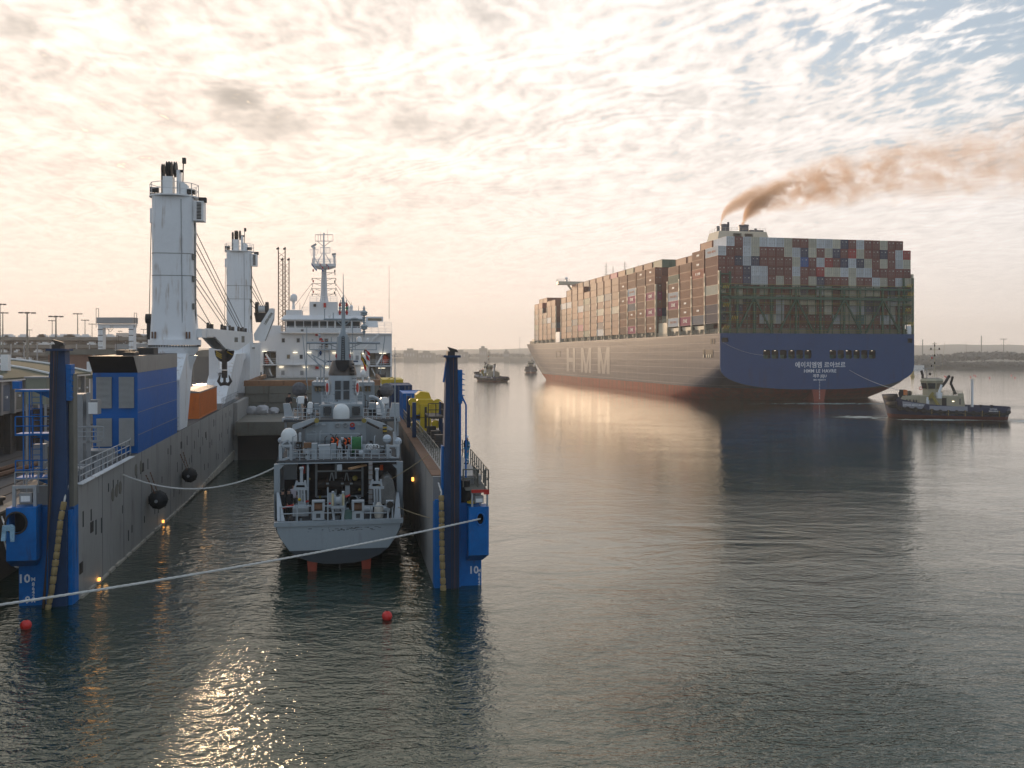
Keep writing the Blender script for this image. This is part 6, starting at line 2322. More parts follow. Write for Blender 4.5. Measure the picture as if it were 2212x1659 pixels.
# block under the funnel
nbox(n4, 790, 1370, 568, 790, 13, 18, G, 'engine_house')
for X0, X1 in ((830, 940), (1218, 1330)):
    nbox(n4, X0, X1, 598, 718, 12.85, 13, M_navydk, 'intake_grille')
    for (x, y) in ((X0 + 12, 612), (X1 - 12, 612), (X0 + 12, 704), (X1 - 12, 704)):
        nbox(n4, x - 4, x + 4, y - 7, y + 7, 12.8, 12.85, M_steel, 'grille_clip')
for (X0, X1, y) in ((805, 965, 13.3), (1200, 1362, 13.3)):
    mb = MB()
    for Y in (405, 450, 495, 530):
        p, q = n4(X0, Y, y), n4(X1, Y, y)
        mb.tube([(p[0], y, p[1]), (q[0], y, q[1])], .022, 4)
    for X in (X0, (X0 + X1) / 2, X1):
        p, q = n4(X, 565, y), n4(X, 400, y)
        mb.tube([(p[0], y, p[1]), (q[0], y, q[1])], .028, 4)
    part('engine_house_rail', mb, WG, war)
# funnel
fu = link('funnel', MB().mesh('funnel', WG), war)
YF = 17.5
lv = []
for (X0, X1, Y) in ((868, 1300, 562), (880, 1290, 380), (895, 1284, 180)):
    a, b = n4(X0, Y, YF), n4(X1, Y, YF)
    lv.append(((a[0] + b[0]) / 2, (b[0] - a[0]) / 2, a[1]))
for (X0, X1, Y) in ((762, 1042, 1500), (778, 1030, 1450), (800, 1006, 1372)):
    a, b = n3(X0, Y, YF), n3(X1, Y, YF)
    lv.append(((a[0] + b[0]) / 2, (b[0] - a[0]) / 2, a[1]))


def fring(c, r_, z, n=28):
    out = []
    for k in range(n):
        t = 2 * math.pi * (k + .5) / n
        co, si = math.cos(t), math.sin(t)
        out.append((c + r_ * abs(co) ** .7 * (1 if co > 0 else -1), YF + 1.6 + 1.5 * r_ * abs(si) ** .7 * (1 if si > 0 else -1), z))
    return out


for nm, seq, m in (('funnel_body', lv[:3], WG), ('funnel_top', lv[2:], mat('heat_stained_funnel_top', (.10, .085, .075), .42, metal=.35, var=.35, stain=(.03, .02, .02), samt=.6))):
    vs_ = [q for c, r_, z in seq for q in fring(c, r_, z)]
    n = 28
    fs = [(i * n + k, i * n + (k + 1) % n, (i + 1) * n + (k + 1) % n, (i + 1) * n + k) for i in range(len(seq) - 1) for k in range(n)]
    if nm == 'funnel_top':
        fs.append(tuple((len(seq) - 1) * n + k for k in range(n)))
    part(nm, MB().add(vs_, fs), m, fu, smooth=True)
yf = YF + 1.6 - 1.5 * lv[1][1]
a, b = n3(835, 1372, yf), n3(970, 1480, yf)
r_ = (b[0] - a[0]) / 2
pol = [(a[0], a[1] + .02)] + [((a[0] + b[0]) / 2 - r_ * math.cos(t), a[1] - (a[1] - b[1]) * math.sin(t) ** .8) for t in (.25, .6, .95, 1.3, 1.57, 1.84, 2.2, 2.55, 2.9)] + [(b[0], a[1] + .02)]
part('soot_recess', MB().prism(pol, 'y', yf - .02, yf + .9), M_black, fu)
for (X0, X1, Y0, Y1) in ((988, 1065, 250, 370), (1102, 1182, 250, 370), (988, 1065, 388, 504), (1102, 1182, 388, 504)):
    nbox(n4, X0 - 7, X1 + 7, Y0 - 7, Y1 + 7, yf - .1, yf + .3, G, 'grille_frame', fu)
    nbox(n4, X0, X1, Y0, Y1, yf - .14, yf - .1, M_navydk, 'intake_grille', fu)
mb = MB()
for k in range(8):
    a = n4(1250, 540 - k * 46, yf)
    mb.tube([(a[0] - .15, yf + .35 - .02, a[1]), (a[0] - .15, yf - .02, a[1]), (a[0] + .15, yf - .02, a[1]), (a[0] + .15, yf + .35, a[1])], .02, 4)
for k in range(4):
    a = n3(1005, 1500 - k * 32, yf)
    mb.box(a[0] - .12, a[0] + .12, yf, yf + .5, a[1] - .12, a[1] + .02)
part('funnel_rungs', mb, M_blackpaint_shade, fu)
for X in (888, 1286):
    a = n4(X, 345, YF + .6)
    part('ship_badge', MB().lathe([(.30, 0), (.30, .04)], (0, 0, 0), 16), M_whiteclean, fu, M=T(a[0], YF + .4, a[1]) @ Euler((R(90), 0, R(-60 if X < 1000 else 60))).to_matrix().to_4x4() @ Matrix.Diagonal((1, 2.0, 1, 1)))
    part('ship_badge', MB().lathe([(.2, 0), (.2, .06)], (0, 0, 0), 16), M_red, fu, M=T(a[0], YF + .38, a[1]) @ Euler((R(90), 0, R(-60 if X < 1000 else 60))).to_matrix().to_4x4() @ Matrix.Diagonal((1, 2.0, 1, 1)))
# bridge block forward of the funnel
for (X0, X1, Y0, Y1, y) in ((670, 875, 265, 640, 27), (1290, 1525, 268, 640, 27), (875, 1290, 300, 560, 27)):
    nbox(n4, X0, X1, Y0, Y1, y, y + 6, G, 'bridge_wall')
for (X0, X1) in ((715, 750), (765, 800), (842, 872), (1305, 1352), (1395, 1428), (1442, 1475)):
    a, b = n4(X0, 392, 26.9), n4(X1, 325, 26.9)
    part('window', MB().hexa([(a[0], 26.85, a[1]), (b[0], 26.85, a[1]), (b[0], 27, a[1]), (a[0], 27, a[1])],
                             [(a[0] - .05, 26.8, b[1]), (b[0] - .05, 26.8, b[1]), (b[0] - .05, 27, b[1]), (a[0] - .05, 27, b[1])]), M_winlit, war)
nbox(n4, 690, 860, 296, 318, 26.6, 27, WG, 'window_brow')
nbox(n4, 1385, 1490, 300, 320, 26.6, 27, WG, 'window_brow')
for (X, Y, R_) in ((1365, 180, 40), (745, 225, 14), (832, 238, 14), (1450, 225, 15)):
    a, b = n4(X - R_, Y, 26), n4(X + R_, Y - R_, 26)
    rr = (b[0] - a[0]) / 2
    cx = (a[0] + b[0]) / 2
    c = n4(X, 270, 26)
    part('small_dome', MB().lathe([(rr * .9, 0), (rr, rr * .4), (rr, rr), (rr * .8, rr * 1.6), (rr * .4, rr * 1.95), (.01, rr * 2)], (cx, 26, a[1]), 14).tube([(cx, 26, a[1]), (cx, 26, c[1])], [.12, .06], 6), M_whiteclean, war, smooth=True)
# life-raft canisters and lockers on the middle deck
for (X0, X1, Y0, Y1, y) in ((603, 682, 545, 700, 14), (460, 607, 465, 560, 16), (1548, 1662, 552, 712, 14), (1600, 1722, 480, 560, 17)):
    a, b = n4(X0, Y1, y), n4(X1, Y0, y)
    c_ = .12
    part('raft_canister', MB().prism([(a[0] + c_, a[1]), (b[0] - c_, a[1]), (b[0], a[1] + c_), (b[0], b[1] - c_), (b[0] - c_, b[1]), (a[0] + c_, b[1]), (a[0], b[1] - c_), (a[0], a[1] + c_)], 'y', y, y + 1.2), M_whiteclean, war)
for (X0, X1, Y0, Y1) in ((702, 762, 560, 650), (1452, 1540, 552, 645), (838, 915, 500, 548), (760, 790, 590, 690)):
    nbox(n4, X0, X1, Y0, Y1, 14.5, 15.5, G, 'deck_locker')
nbox(n4, 1450, 1600, 640, 760, 15, 16, M_navydk, 'deck_winch')
for X0, X1 in ((420, 780), (1375, 1860)):
    mb = MB()
    for Y in (625, 680, 735):
        p, q = n4(X0, Y, 10.2), n4(X1, Y, 10.2)
        mb.tube([(p[0], 10.2, p[1]), (q[0], 10.2, q[1])], .02, 4)
    for X in range(X0, X1 + 1, 60):
        p, q = n4(X, 785, 10.2), n4(X, 620, 10.2)
        mb.tube([(p[0], 10.2, p[1]), (q[0], 10.2, q[1])], .025, 4)
    part('middle_rail', mb, WG, war)
for (X, Y) in ((500, 365), (1690, 375)):
    a = n4(X, Y, 22)
    part('fuzzy_sonar_ball', MB().ball((a[0], 22, a[1]), .62, 12), mat('dull_grey_net', (.16, .16, .17), .95, var=.4, scale=8, bump=1), war)
    part('ball_stand', MB().tube([(a[0], 22, a[1]), (a[0], 22, zd2)], .12, 6), G, war)

# --- mast
ms = link('mast', MB().mesh('mast', G), war)
YN = 21


def m3(X, Y, dy=0):
    p = n3(X, Y, YN)
    return (p[0], YN + dy, p[1])


for (pts, rr) in (([(909, 1370), (909, 1140)], [.62, .5]), ([(911, 1140), (912, 1050), (912, 800)], [.36, .17, .14]), ([(912, 800), (911, 740)], [.1, .05]), ([(911, 745), (910, 525)], [.04, .02])):
    part('mast_column', MB().tube([m3(*p) for p in pts], rr, 8), G, ms)
mb = MB()
for k in range(11):
    a, b = m3(885 + k * .4, 1350 - k * 21, -.66), m3(935 - k * .4, 1350 - k * 21, -.66)
    mb.box(a[0] + .1, b[0] - .1, YN - .68, YN - .6, a[2], a[2] + .05)
mb.tube([m3(893, 1370, -.64), m3(898, 1140, -.55)], .03, 4).tube([m3(925, 1370, -.64), m3(921, 1140, -.55)], .03, 4)
part('mast_rungs', mb, M_navydk, ms)
for (X0, X1, Y, r_) in ((720, 1105, 971, .09), (555, 1270, 1200, .10), (875, 945, 812, .07), (880, 945, 835, .03), (880, 948, 862, .03), (882, 945, 900, .03)):
    part('yard', MB().tube([m3(X0, Y), m3(X1, Y + (3 if X1 > 1000 else 0))], r_, 6), G, ms)
mb = MB()
for (p, q) in (((840, 978), (908, 1040)), ((985, 978), (915, 1040)), ((770, 1210), (885, 1262)), ((1075, 1210), (945, 1262)), ((582, 1265), (1235, 1268)), ((582, 1205), (582, 1265)), ((1232, 1210), (1235, 1268)),
               ((555, 1045), (552, 1590)), ((515, 1125), (565, 1660)), ((1000, 985), (1003, 1370)), ((1318, 1130), (1270, 1500)), ((813, 905), (813, 970)), ((728, 870), (728, 965)), ((1028, 1155), (1028, 1270)), ((795, 1145), (795, 1270)),
               ((885, 780), (885, 812)), ((941, 780), (941, 812)), ((900, 755), (900, 812)), ((730, 1210), (728, 1500)), ((990, 1270), (975, 1660)), ((770, 1270), (800, 1660))):
    mb.tube([m3(*p), m3(*q)], .035, 4)
part('rigging', mb, G, ms)
for (X, Y, m) in ((878, 832, M_red), (945, 832, M_red), (878, 862, G), (946, 862, mat('green_lens', (.02, .2, .1), .4)), (877, 905, M_red), (946, 905, M_red), (878, 1095, M_lampoff if 'M_lampoff' in globals() else M_whiteclean), (940, 1095, M_whiteclean),
                  (845, 1330, M_red), (970, 1332, M_red), (1122, 1290, M_dksteel), (690, 1300, M_dkblue), (680, 1130, WG), (875, 1140, WG), (945, 1140, WG)):
    p = m3(X, Y, -.1)
    part('signal_lamp', MB().lathe([(.07, -.2), (.07, -.1), (.11, -.05), (.11, .05), (.07, .1), (.07, .2)], p, 10), m, ms)
for (X, Y, w_) in ((1113, 900, 1), (1113, 1035, 1)):
    p = m3(X, Y)
    q = m3(X, Y + 110)
    part('cone_antenna', MB().tube([p, q], .04, 6).lathe([(.02, .55), (.12, .25), (.05, .2), (.3, 0), (.3, -.08), (.06, -.25)], p, 10).lathe([(.02, -.5), (.15, -.1), (.04, 0), (.28, .1), (.28, .2), (.04, .3)], (q[0], q[1], q[2] + .6), 10), G, ms)
p, q = m3(1113, 930), m3(1113, 1040)
part('antenna_post', MB().tube([p, q], .06, 6), G, ms)
for (X, Y, R_) in ((775, 935, 10), (1067, 1165, 22), (1150, 1165, 10)):
    p = m3(X, Y)
    rr = R_ * .0105
    part('small_dome', MB().lathe([(rr, -rr), (rr, 0), (rr * .7, rr * .8), (.01, rr * 1.05)], p, 12).tube([p, m3(X, Y + 38 if Y < 1000 else 1200)], .05, 5), M_whiteclean, ms, smooth=True)
p = m3(1020, 970)
part('flat_antenna', MB().lathe([(.3, 0), (.3, .08), (.1, .16)], p, 12), G, ms)
# stump mast and derrick left of the funnel
mb = MB()
for (p, q) in (((550, 1300), (720, 1450)), ((600, 1315), (740, 1390)), ((620, 1335), (690, 1450)), ((720, 1450), (740, 1390)), ((690, 1460), (690, 1600)), ((720, 1440), (725, 1600)), ((675, 1250), (665, 1330)), ((660, 1340), (700, 1300))):
    mb.tube([m3(*p), m3(*q)], .05, 5)
mb.tube([m3(735 + 14 * math.cos(t), 1382 + 16 * math.sin(t)) for t in [k * .7 for k in range(10)]], .03, 4)
part('hose_derrick', mb, WG, war)
p = n3(1170, 1300, 16)
flag((p[0], 16, p[1]), -.35, .9, ['red', 'white', 'red', 'white'], 'red and white pennant on the warship halyard', NF, 1.2)
p = n3(1137, 1390, 15)
flag((p[0], 15, p[1]), -.42, .7, ['black', 'yellow', 'red'], 'black, yellow and red ensign hanging right of the warship funnel', NF, 2.2)
for X, Y0, Y1 in ((1803, -200, 950),):
    p, q = n4(X, Y0 - 10, 6), n4(X, Y1, 6)
    part('whip_aerial', MB().tube([(p[0], 6, p[1]), (q[0], 6, q[1])], [.02, .06], 5), G, war)
nbox(n4, 1778, 1818, 948, 1130, 6, 6.4, WG, 'aerial_base')

# black kit bags with orange straps on the upper deck
for i, (X, Y, w_, h_, lab) in enumerate(((960, 1062, 42, 48, 'leftmost black kit bag with an orange strap by the steel derrick'), (1020, 1070, 30, 55, 'slim black kit bag standing between two others on the warship'),
                                        (1130, 1080, 40, 58, 'black kit bag with orange straps beside the green rope reel'), (1185, 1050, 28, 30, 'small black and yellow kit bag against the green rope reel'))):
    a, b = n4(X - w_, Y + h_ + 40, 6.4), n4(X + w_, Y - h_, 6.4)
    cx, hw, h2 = (a[0] + b[0]) / 2, (b[0] - a[0]) / 2, b[1] - max(a[1], zu)
    kb = thing('kit_bag', lab, 'bag', NF @ T(cx, 6.4, max(a[1], zu)), 'kit bags on the warship deck')
    n = 12
    prof = [(.85, 0), (1.0, .2), (1.0, .55), (.8, .85), (.35, 1.0)]
    vs_ = [(hw * r_ * math.cos(t) * (1 + .12 * math.sin(3 * t + i)), .3 * r_ * math.sin(t), z * h2 + .05 * math.sin(4 * t + z * 5)) for r_, z in prof for t in [2 * math.pi * k / n for k in range(n)]]
    part('body', MB().add(vs_, [(j * n + k, j * n + (k + 1) % n, (j + 1) * n + (k + 1) % n, (j + 1) * n + k) for j in range(4) for k in range(n)] + [tuple(4 * n + k for k in range(n))]), M_cloth, kb, smooth=True)
    part('strap', MB().tube([(.05, -.32, h2 * .2), (.0, -.34, h2 * .5), (.06, -.3, h2 * .8), (-.1, -.2, h2 * .95)], .04, 5).tube([(-hw * .5, -.3, h2 * .55), (hw * .5, -.3, h2 * .65)], .035, 5), M_hiorange, kb)

# loose gear that fills the decks: pipes, cases, brackets, cable
for nm_, (xa_, xb_, ya_, yb_, z_), cnt, ms_ in (('deck_clutter', (-3.4, 3.4, 4.6, 9.2, zu), 70, [G, WG, M_dksteel]), ('deck_clutter', (-3.3, 3.3, .9, 8.5, 2.72), 80, [M_dksteel, G, WG]), ('deck_clutter', (-3.7, 3.7, 13, 25, zd2), 60, [G, M_dksteel, WG])):
    mb = MB()
    for k in range(cnt):
        x, y = rnd.uniform(xa_, xb_), rnd.uniform(ya_, yb_)
        q = rnd.random()
        mi = rnd.choice([0, 0, 1, 2])
        if q < .4:
            w2, d2_, h2_ = rnd.uniform(.05, .25), rnd.uniform(.05, .25), rnd.uniform(.2, .85)
            mb.box(x - w2, x + w2, y - d2_, y + d2_, z_, z_ + h2_, mi)
            mb.box(x - w2 * .8, x + w2 * .5, y - d2_ - .03, y - d2_, z_ + h2_ * .5, z_ + h2_ * .8, (mi + 1) % 3)
        elif q < .75:
            h2_ = rnd.uniform(.4, 1.5)
            mb.tube([(x, y, z_), (x, y, z_ + h2_), (x + rnd.uniform(-.4, .4), y, z_ + h2_ + .1)], .035, 5, mi)
        else:
            mb.cyl((x - .15, y, z_ + .3), (x + .15, y, z_ + .3), rnd.uniform(.12, .25), n=10, mi=mi)
    part(nm_, mb, ms_, war, kind='stuff')
# ------------------------------------------------------------------ tugs
M_tug = mat('tug_dark_blue', (.022, .034, .085), .45, var=.2, stain=(.05, .03, .03), samt=.5)
M_tugred = mat('tug_red_bottom', (.14, .035, .03), .6, var=.3)
M_cream = mat('tug_cream', (.40, .365, .26), .5, var=.08, stain=(.3, .18, .1), samt=.35)
M_tuggrey = mat('tug_grey_panel', (.26, .27, .32), .5, var=.12)


def make_tug(label, M):
    t = thing('tugboat', label, 'tug', M, 'tugs attending the container ship')
    # hull lofted along x (bow at +x)
    st = [(-14, 0.35, 2.55), (-13.3, .75, 2.55), (-11.5, .93, 2.55), (-8, 1.0, 2.6), (-2, 1.0, 2.7), (3, 1.0, 3.0), (7, .95, 3.5), (10, .82, 4.1), (12, .6, 4.5), (13.3, .32, 4.7), (13.8, .03, 4.75)]
    mb = MB()
    HBm = 4.6
    n = 9
    for x, f, zt in st:
        half = [(HBm * f, zt), (HBm * f * 1.0, zt * .7), (HBm * f * .97, 1.2), (HBm * f * .93, .7), (HBm * f * .85, 0), (HBm * f * .5, -1), (0, -1.6)]
        x2 = lambda z: x - (1.0 if x > 9 else (-.9 if x < -11 else 0)) * (zt - z) * .3
        mb.v += [(x2(z), -b, z) for b, z in half] + [(x2(z), b, z) for b, z in reversed(half[:-1])]
    w = 13
    for i in range(len(st) - 1):
        for j in range(w - 1):
            a = i * w + j
            mb.f.append((a, a + 1, a + w + 1, a + w))
            mb.m.append(1 if 3 <= j <= 8 else 0)
    part('hull', mb, [M_tug, M_tugred], t, smooth=True)
    dk = MB()
    for i in range(len(st) - 1):
        (x0, f0, z0), (x1, f1, z1) = st[i], st[i + 1]
        dk.add([(x0, -HBm * f0 * .97, z0 - .8), (x0, HBm * f0 * .97, z0 - .8), (x1, HBm * f1 * .97, z1 - .8), (x1, -HBm * f1 * .97, z1 - .8)], [(0, 1, 2, 3)])
    part('deck', dk, M_navydk, t)
    for sg in (-1, 1):
        rub = [(x, sg * (HBm * f + .1), max(1.25, zt * .52)) for x, f, zt in st if -13.4 < x < 13]
        part('rubbing_band', MB().tube(rub, .28, 8), M_black, t, smooth=True)
        for k in range(13):
            x = -11.5 + k * 1.75
            j = max(i for i in range(len(st)) if st[i][0] <= x)
            f = st[j][1]
            p = (x, sg * (HBm * f + .16), 1.35 + max(0, x) * .07)
            ty = part('tyre_fender', MB().lathe([(.22, -.14), (.5, -.16), (.58, 0), (.5, .16), (.22, .14)], p, 12, 'y'), M_black, t, smooth=True)
            if k % 2 == 0 and x < 3:
                part('yellow_lashing', MB().box(x - .05, x + .05, p[1] - .2, p[1] + .2, p[2] - .6, p[2] + .6), mat('ochre_strap', (.32, .22, .06), .7), ty)
    for z, r_ in ((4.15, .62), (2.85, .6)):
        pts = [(12.9 - .35 * (4.15 - z) - 4.6 * (1 - math.cos(a)), 4.6 * math.sin(a) * .95, z) for a in [-1.05 + k * .21 for k in range(11)]]
        part('bow_fender', MB().tube(pts, r_, 10), M_black, t, smooth=True)
        part('fender_ribs', MB().tube([(p[0] + .08, p[1], p[2]) for p in pts[::1]], r_ * .6, 6), M_black, t)
    part('stern_fender', MB().tube([(-13.6 + 2.0 * (1 - math.cos(a)), 4.0 * math.sin(a), 1.6) for a in [-1 + k * .25 for k in range(9)]], .5, 10), M_black, t, smooth=True)
    part('name_panel', MB().hexa([(4.6, 4.66, 2.0), (8.8, 4.45, 2.3), (8.8, 4.5, 2.3), (4.6, 4.72, 2.0)], [(3.9, 4.68, 3.0), (8.9, 4.45, 3.5), (8.9, 4.5, 3.5), (3.9, 4.74, 3.0)]), M_tuggrey, t)
    part('grey_panel', MB().box(-5, 3, 4.61, 4.68, 1.75, 2.7), M_tuggrey, t)
    TX = Euler((R(90), 0, R(180))).to_matrix().to_4x4()
    lettering('SVITZER MERCURIUS', .48, t, T(6.5, 4.80, 2.75) @ TX, bold=.01, depth=.01)
    lettering('SVITZER', .42, t, T(-10.3, 4.66, 2.25) @ TX, bold=.01, depth=.01)
    lettering('MERCURIUS', .36, t, T(-10.3, 4.66, 1.85) @ TX, bold=.01, depth=.01)
    # deckhouse
    part('deckhouse', MB().box(-4.2, 5.2, -2.9, 2.9, 1.9, 4.7).hexa([(5.2, -2.6, 2.4), (10, -1.8, 3.0), (10, 1.8, 3.0), (5.2, 2.6, 2.4)], [(5.2, -2.6, 4.7), (9.0, -1.8, 4.55), (9.0, 1.8, 4.55), (5.2, 2.6, 4.7)]), M_cream, t)
    for x in (5.9, 6.5, 7.3, 8.0):
        part('porthole', MB().box(x - .13, x + .13, 2.0, 2.75, 3.3, 3.8), M_glass, t)
    part('door', MB().box(-.6, .4, 2.9, 2.95, 2.0, 4.3), M_blackpaint_shade, t)
    part('door', MB().box(-3.6, -3.3, 2.9, 2.95, 3.0, 4.2), M_glass, t)
    part('bulkhead_lamp', MB().box(-2.2, -1.8, 2.9, 3.0, 3.55, 3.72), M_lampw, t)
    part('engine_casing', MB().hexa([(-4.6, -2.2, 1.9), (-2.6, -2.2, 1.9), (-2.6, 2.2, 1.9), (-4.6, 2.2, 1.9)], [(-4.2, -1.6, 5.2), (-3.0, -1.6, 5.2), (-3.0, 1.6, 5.2), (-4.2, 1.6, 5.2)]), M_cream, t)
    part('upper_rail', MB().rail([(-4, 2.8, 4.7), (1, 2.8, 4.7)], 1.0, 3, 1, .03).rail([(-4, -2.8, 4.7), (1, -2.8, 4.7)], 1.0, 3, 1, .03).rail([(9.5, 1.5, 4.6), (6, 2.4, 4.7)], .9, 3, 1, .03), M_cream, t)
    # wheelhouse: eight-sided, windows leaning out
    def oct_(r, z, cx=2.6, s=1.0):
        return [(cx + r * math.cos(a) * 1.15 * s, r * math.sin(a) * s, z) for a in [math.pi / 8 + k * math.pi / 4 for k in range(8)]]
    mb = MB()
    lv = [oct_(1.9, 4.7), oct_(1.9, 5.9), oct_(2.35, 7.7), oct_(2.5, 7.8), oct_(2.0, 8.3)]
    vs_ = [q for l in lv for q in l]
    mb.add(vs_, [(i * 8 + k, i * 8 + (k + 1) % 8, i * 8 + 8 + (k + 1) % 8, i * 8 + 8 + k) for i in range(4) for k in range(8)] + [tuple(32 + k for k in range(8))])
    wh = part('wheelhouse', mb, M_cream, t)
    lo_, hi_ = oct_(2.0, 6.0), oct_(2.33, 7.45)
    for k in range(8):
        a, b, c, d_ = [Vector(q) for q in (lo_[k], lo_[(k + 1) % 8], hi_[(k + 1) % 8], hi_[k])]
        ce = (a + b + c + d_) / 4
        out = Vector((ce.x - 2.6, ce.y, 0)).normalized() * .07
        q = [ce + (p - ce) * .82 + out for p in (a, b, c, d_)]
        part('wheelhouse_window', MB().add([tuple(p) for p in q], [(0, 1, 2, 3)]), M_winlit if k in (2, 3) else M_glass, wh)
    part('roof_stripe', MB().box(1.0, 4.2, -1.6, 1.6, 8.3, 8.34), M_tug, wh)
    for sg in (-1, 1):
        part('funnel', MB().tube([(1.0, sg * 2.6, 4.2), (1.0, sg * 2.6, 5.4)], .7, 10).tube([(1.0, sg * 2.6, 5.4), (-.2 + .6, sg * 2.4, 7.0)], .3, 8), M_white if sg > 0 else M_cream, t)
        part('exhaust_pipe', MB().tube([(.4, sg * 2.4, 6.6), (-.4, sg * 2.2, 7.6), (-1.0, sg * 2.0, 8.6), (-1.3, sg * 2.0, 8.8)], .3, 8), M_black, t)
    part('exhaust_pipe', MB().tube([(-2.4, -1, 4.9), (-2.2, -1, 5.6), (-1.5, -1, 7.2), (-1.9, -1, 8.7)], [.5, .32, .3, .28], 8), M_black, t)
    part('towing_winch', MB().cyl((9.2, -1.6, 4.9), (9.2, 1.7, 4.9), .75, n=14).cyl((7.6, -1, 5.0), (7.6, 1.4, 5.0), .6, n=12).box(8.4, 9.8, -.4, .4, 4.2, 5.8), M_black, t)
    part('orange_drum', MB().box(7.9, 8.8, 1.5, 1.8, 4.7, 5.8), M_orange, t)
    part('deck_crane', MB().bar((3.4, 3.2, 3.9), (2.2, 3.2, 5.4), .8, .6).bar((2.6, 3.4, 4.9), (1.0, 3.4, 2.6), .5, .6), M_quiet, t)
    part('crane_pedestal', MB().cyl((3.4, 3.3, 2.2), (3.4, 3.3, 4.4), .35, n=10), M_white, t)
    part('life_ring', MB().tube([(5.0, 2.7 + .02, 5.7 + 0) if False else (5.0 + .33 * math.cos(a), 2.1, 6.2 + .33 * math.sin(a)) for a in [k * .6 for k in range(12)]], .08, 5), M_red, t)
    part('tall_post', MB().cyl((-6.0, 1.2, 1.8), (-6.0, 1.2, 8.2), .28, n=10), M_white, t)
    part('post_ladder', MB().ladder((-5.2, 1.2, 1.8), (-5.2, 1.2, 6.2), .5), M_steel, t)
    # mast
    mb = MB()
    for sx, sy in ((-.5, -.5), (.5, -.5), (0, .6)):
        mb.tube([(2.0 + sx, sy, 8.3), (2.0, 0, 11)], .06, 5)
    mb.tube([(2.0, 0, 10.8), (2.0, 0, 16)], .08, 6)
    for z, w_ in ((15.6, .5), (14.3, 1.3), (12.4, 1.0), (11.0, 1.1)):
        mb.tube([(2.0 - w_, 0, z), (2.0 + w_, 0, z)], .05, 5)
    mb.tube([(0.6, .5, 8.4), (-.2, .5, 16)], .025, 4)
    part('mast', mb, M_cream, t)
    for (x, z, m) in ((2.8, 14.5, M_dksteel), (1.0, 14.5, M_dksteel), (2.6, 12.6, M_red), (2.0, 13.1, M_black), (2.0, 11.5, M_black), (2.7, 10.9, M_black), (2.0, 15.2, M_dksteel)):
        part('mast_lamp', MB().box(x - .14, x + .14, -.14, .14, z - .2, z + .25), m, t)
    part('radar_scanner', MB().bar((2.9, .2, 10.4), (4.6, .2, 10.4), .15, .15).tube([(3.7, .2, 8.4), (3.7, .2, 10.4)], .12, 6), M_steel, t)
    part('fire_monitor', MB().tube([(4.6, .8, 8.3), (4.6, .8, 9.0), (4.9, 1.0, 9.9)], .3, 7).ball((3.0, .9, 9.2), .33, 8), M_dksteel, t)
    for x in (-7.8, -10):
        part('bollard', MB().lathe([(.22, 0), (.22, .5), (.35, .55), (.35, .65)], (x, 2.8, 2.4), 10), M_black, t)
    return t


tug = make_tug('dark blue and cream tug towed by line off the container ship stern', T(90.9, 190, 0, R(154)) @ Matrix.Diagonal((.88, 1, 1, 1)))
copy_tree(tug, T(at(1060, 458).x, 458, 0, R(118)), 'tug sailing ahead alone in the open water left of the container ship')
copy_tree(tug, T(at(1147, 700).x, 700, 0, R(-92)), 'farthest tug half hidden behind the bow of the container ship')
P0 = BF @ Vector((9.5, -.3, 8.9))
P1 = Matrix(tug.matrix_world) @ Vector((9.2, 0, 5.5))
solo('tow_line', MB().tube(rope_pts(P0, P1, .6), .06, 5), M_rope, 'thin tow line from the container ship transom to the nearest tug', 'rope')
pa, pb = BF @ Vector((-30, -.3, 16.9)), BF @ Vector((-17.3, -.35, 13.2))
solo('messenger_line', MB().tube(rope_pts(pa, pb, .8), .025, 4), M_rope, 'thin slack line hanging across the blue transom from its left corner', 'rope')
# ------------------------------------------------------------------ quay and yard on the left
QF = T(-13.81, 49.64, 0, R(10.2))
QZ = 3.7
mb = MB().box(-900, -15.6, -75, 880, -8, QZ)
o = structure('quay', mb, M_tarmac)
o.matrix_world = QF
mb = MB().box(-15.6, -15.2, -75, 880, -8, QZ + .15)
o = structure('quay_wall', mb, M_quaywall)
o.matrix_world = QF
cope = MB().box(-.9, 0, -1.95, 1.95, 0, .13).mesh('coping_slab', M_concrete)
qe = thing('quay_coping', 'row of worn concrete coping slabs along the quay edge behind the dock ship', 'coping', QF)
for k in range(42):
    link('coping_slab', cope, qe, T(-15.22 + rnd.uniform(-.02, .02), -6 + k * 4.0, QZ + .154 - .004))
mb = MB()
for x in (-18, -19.5, -24.0, -25.4):
    mb.box(x - .05, x + .05, -30, 300, QZ + .004, QZ + .05)
o = solo('crane_rails', mb, M_dksteel, 'two pairs of crane rails set into the dark quay surface', 'rails', QF)
mb = MB().tube([(-21, 30, QZ + .3), (-22, 14, QZ + .3), (-26, 2, QZ + .3)], .2, 6).tube([(-22.5, 30, QZ + .3), (-23, 14, QZ + .3), (-27, 2, QZ + .3)], .2, 6)
solo('quay_pipe', mb, M_rust, 'pair of rusty pipes lying across the quay before the shed', 'pipe', QF)
bl = thing('quay_bollard', 'dark iron bollard on the quay edge near the left picture edge', 'bollard', QF @ T(-16.3, 8.5, QZ), 'quay bollards')
part('body', MB().lathe([(.35, 0), (.28, .25), (.25, .5), (.42, .6), (.38, .75), (.1, .8)], (0, 0, 0), 14), M_dksteel, bl, smooth=True)
copy_tree(bl, QF @ T(-16.3, -20, QZ), 'dark iron bollard out of frame that holds the long white line')

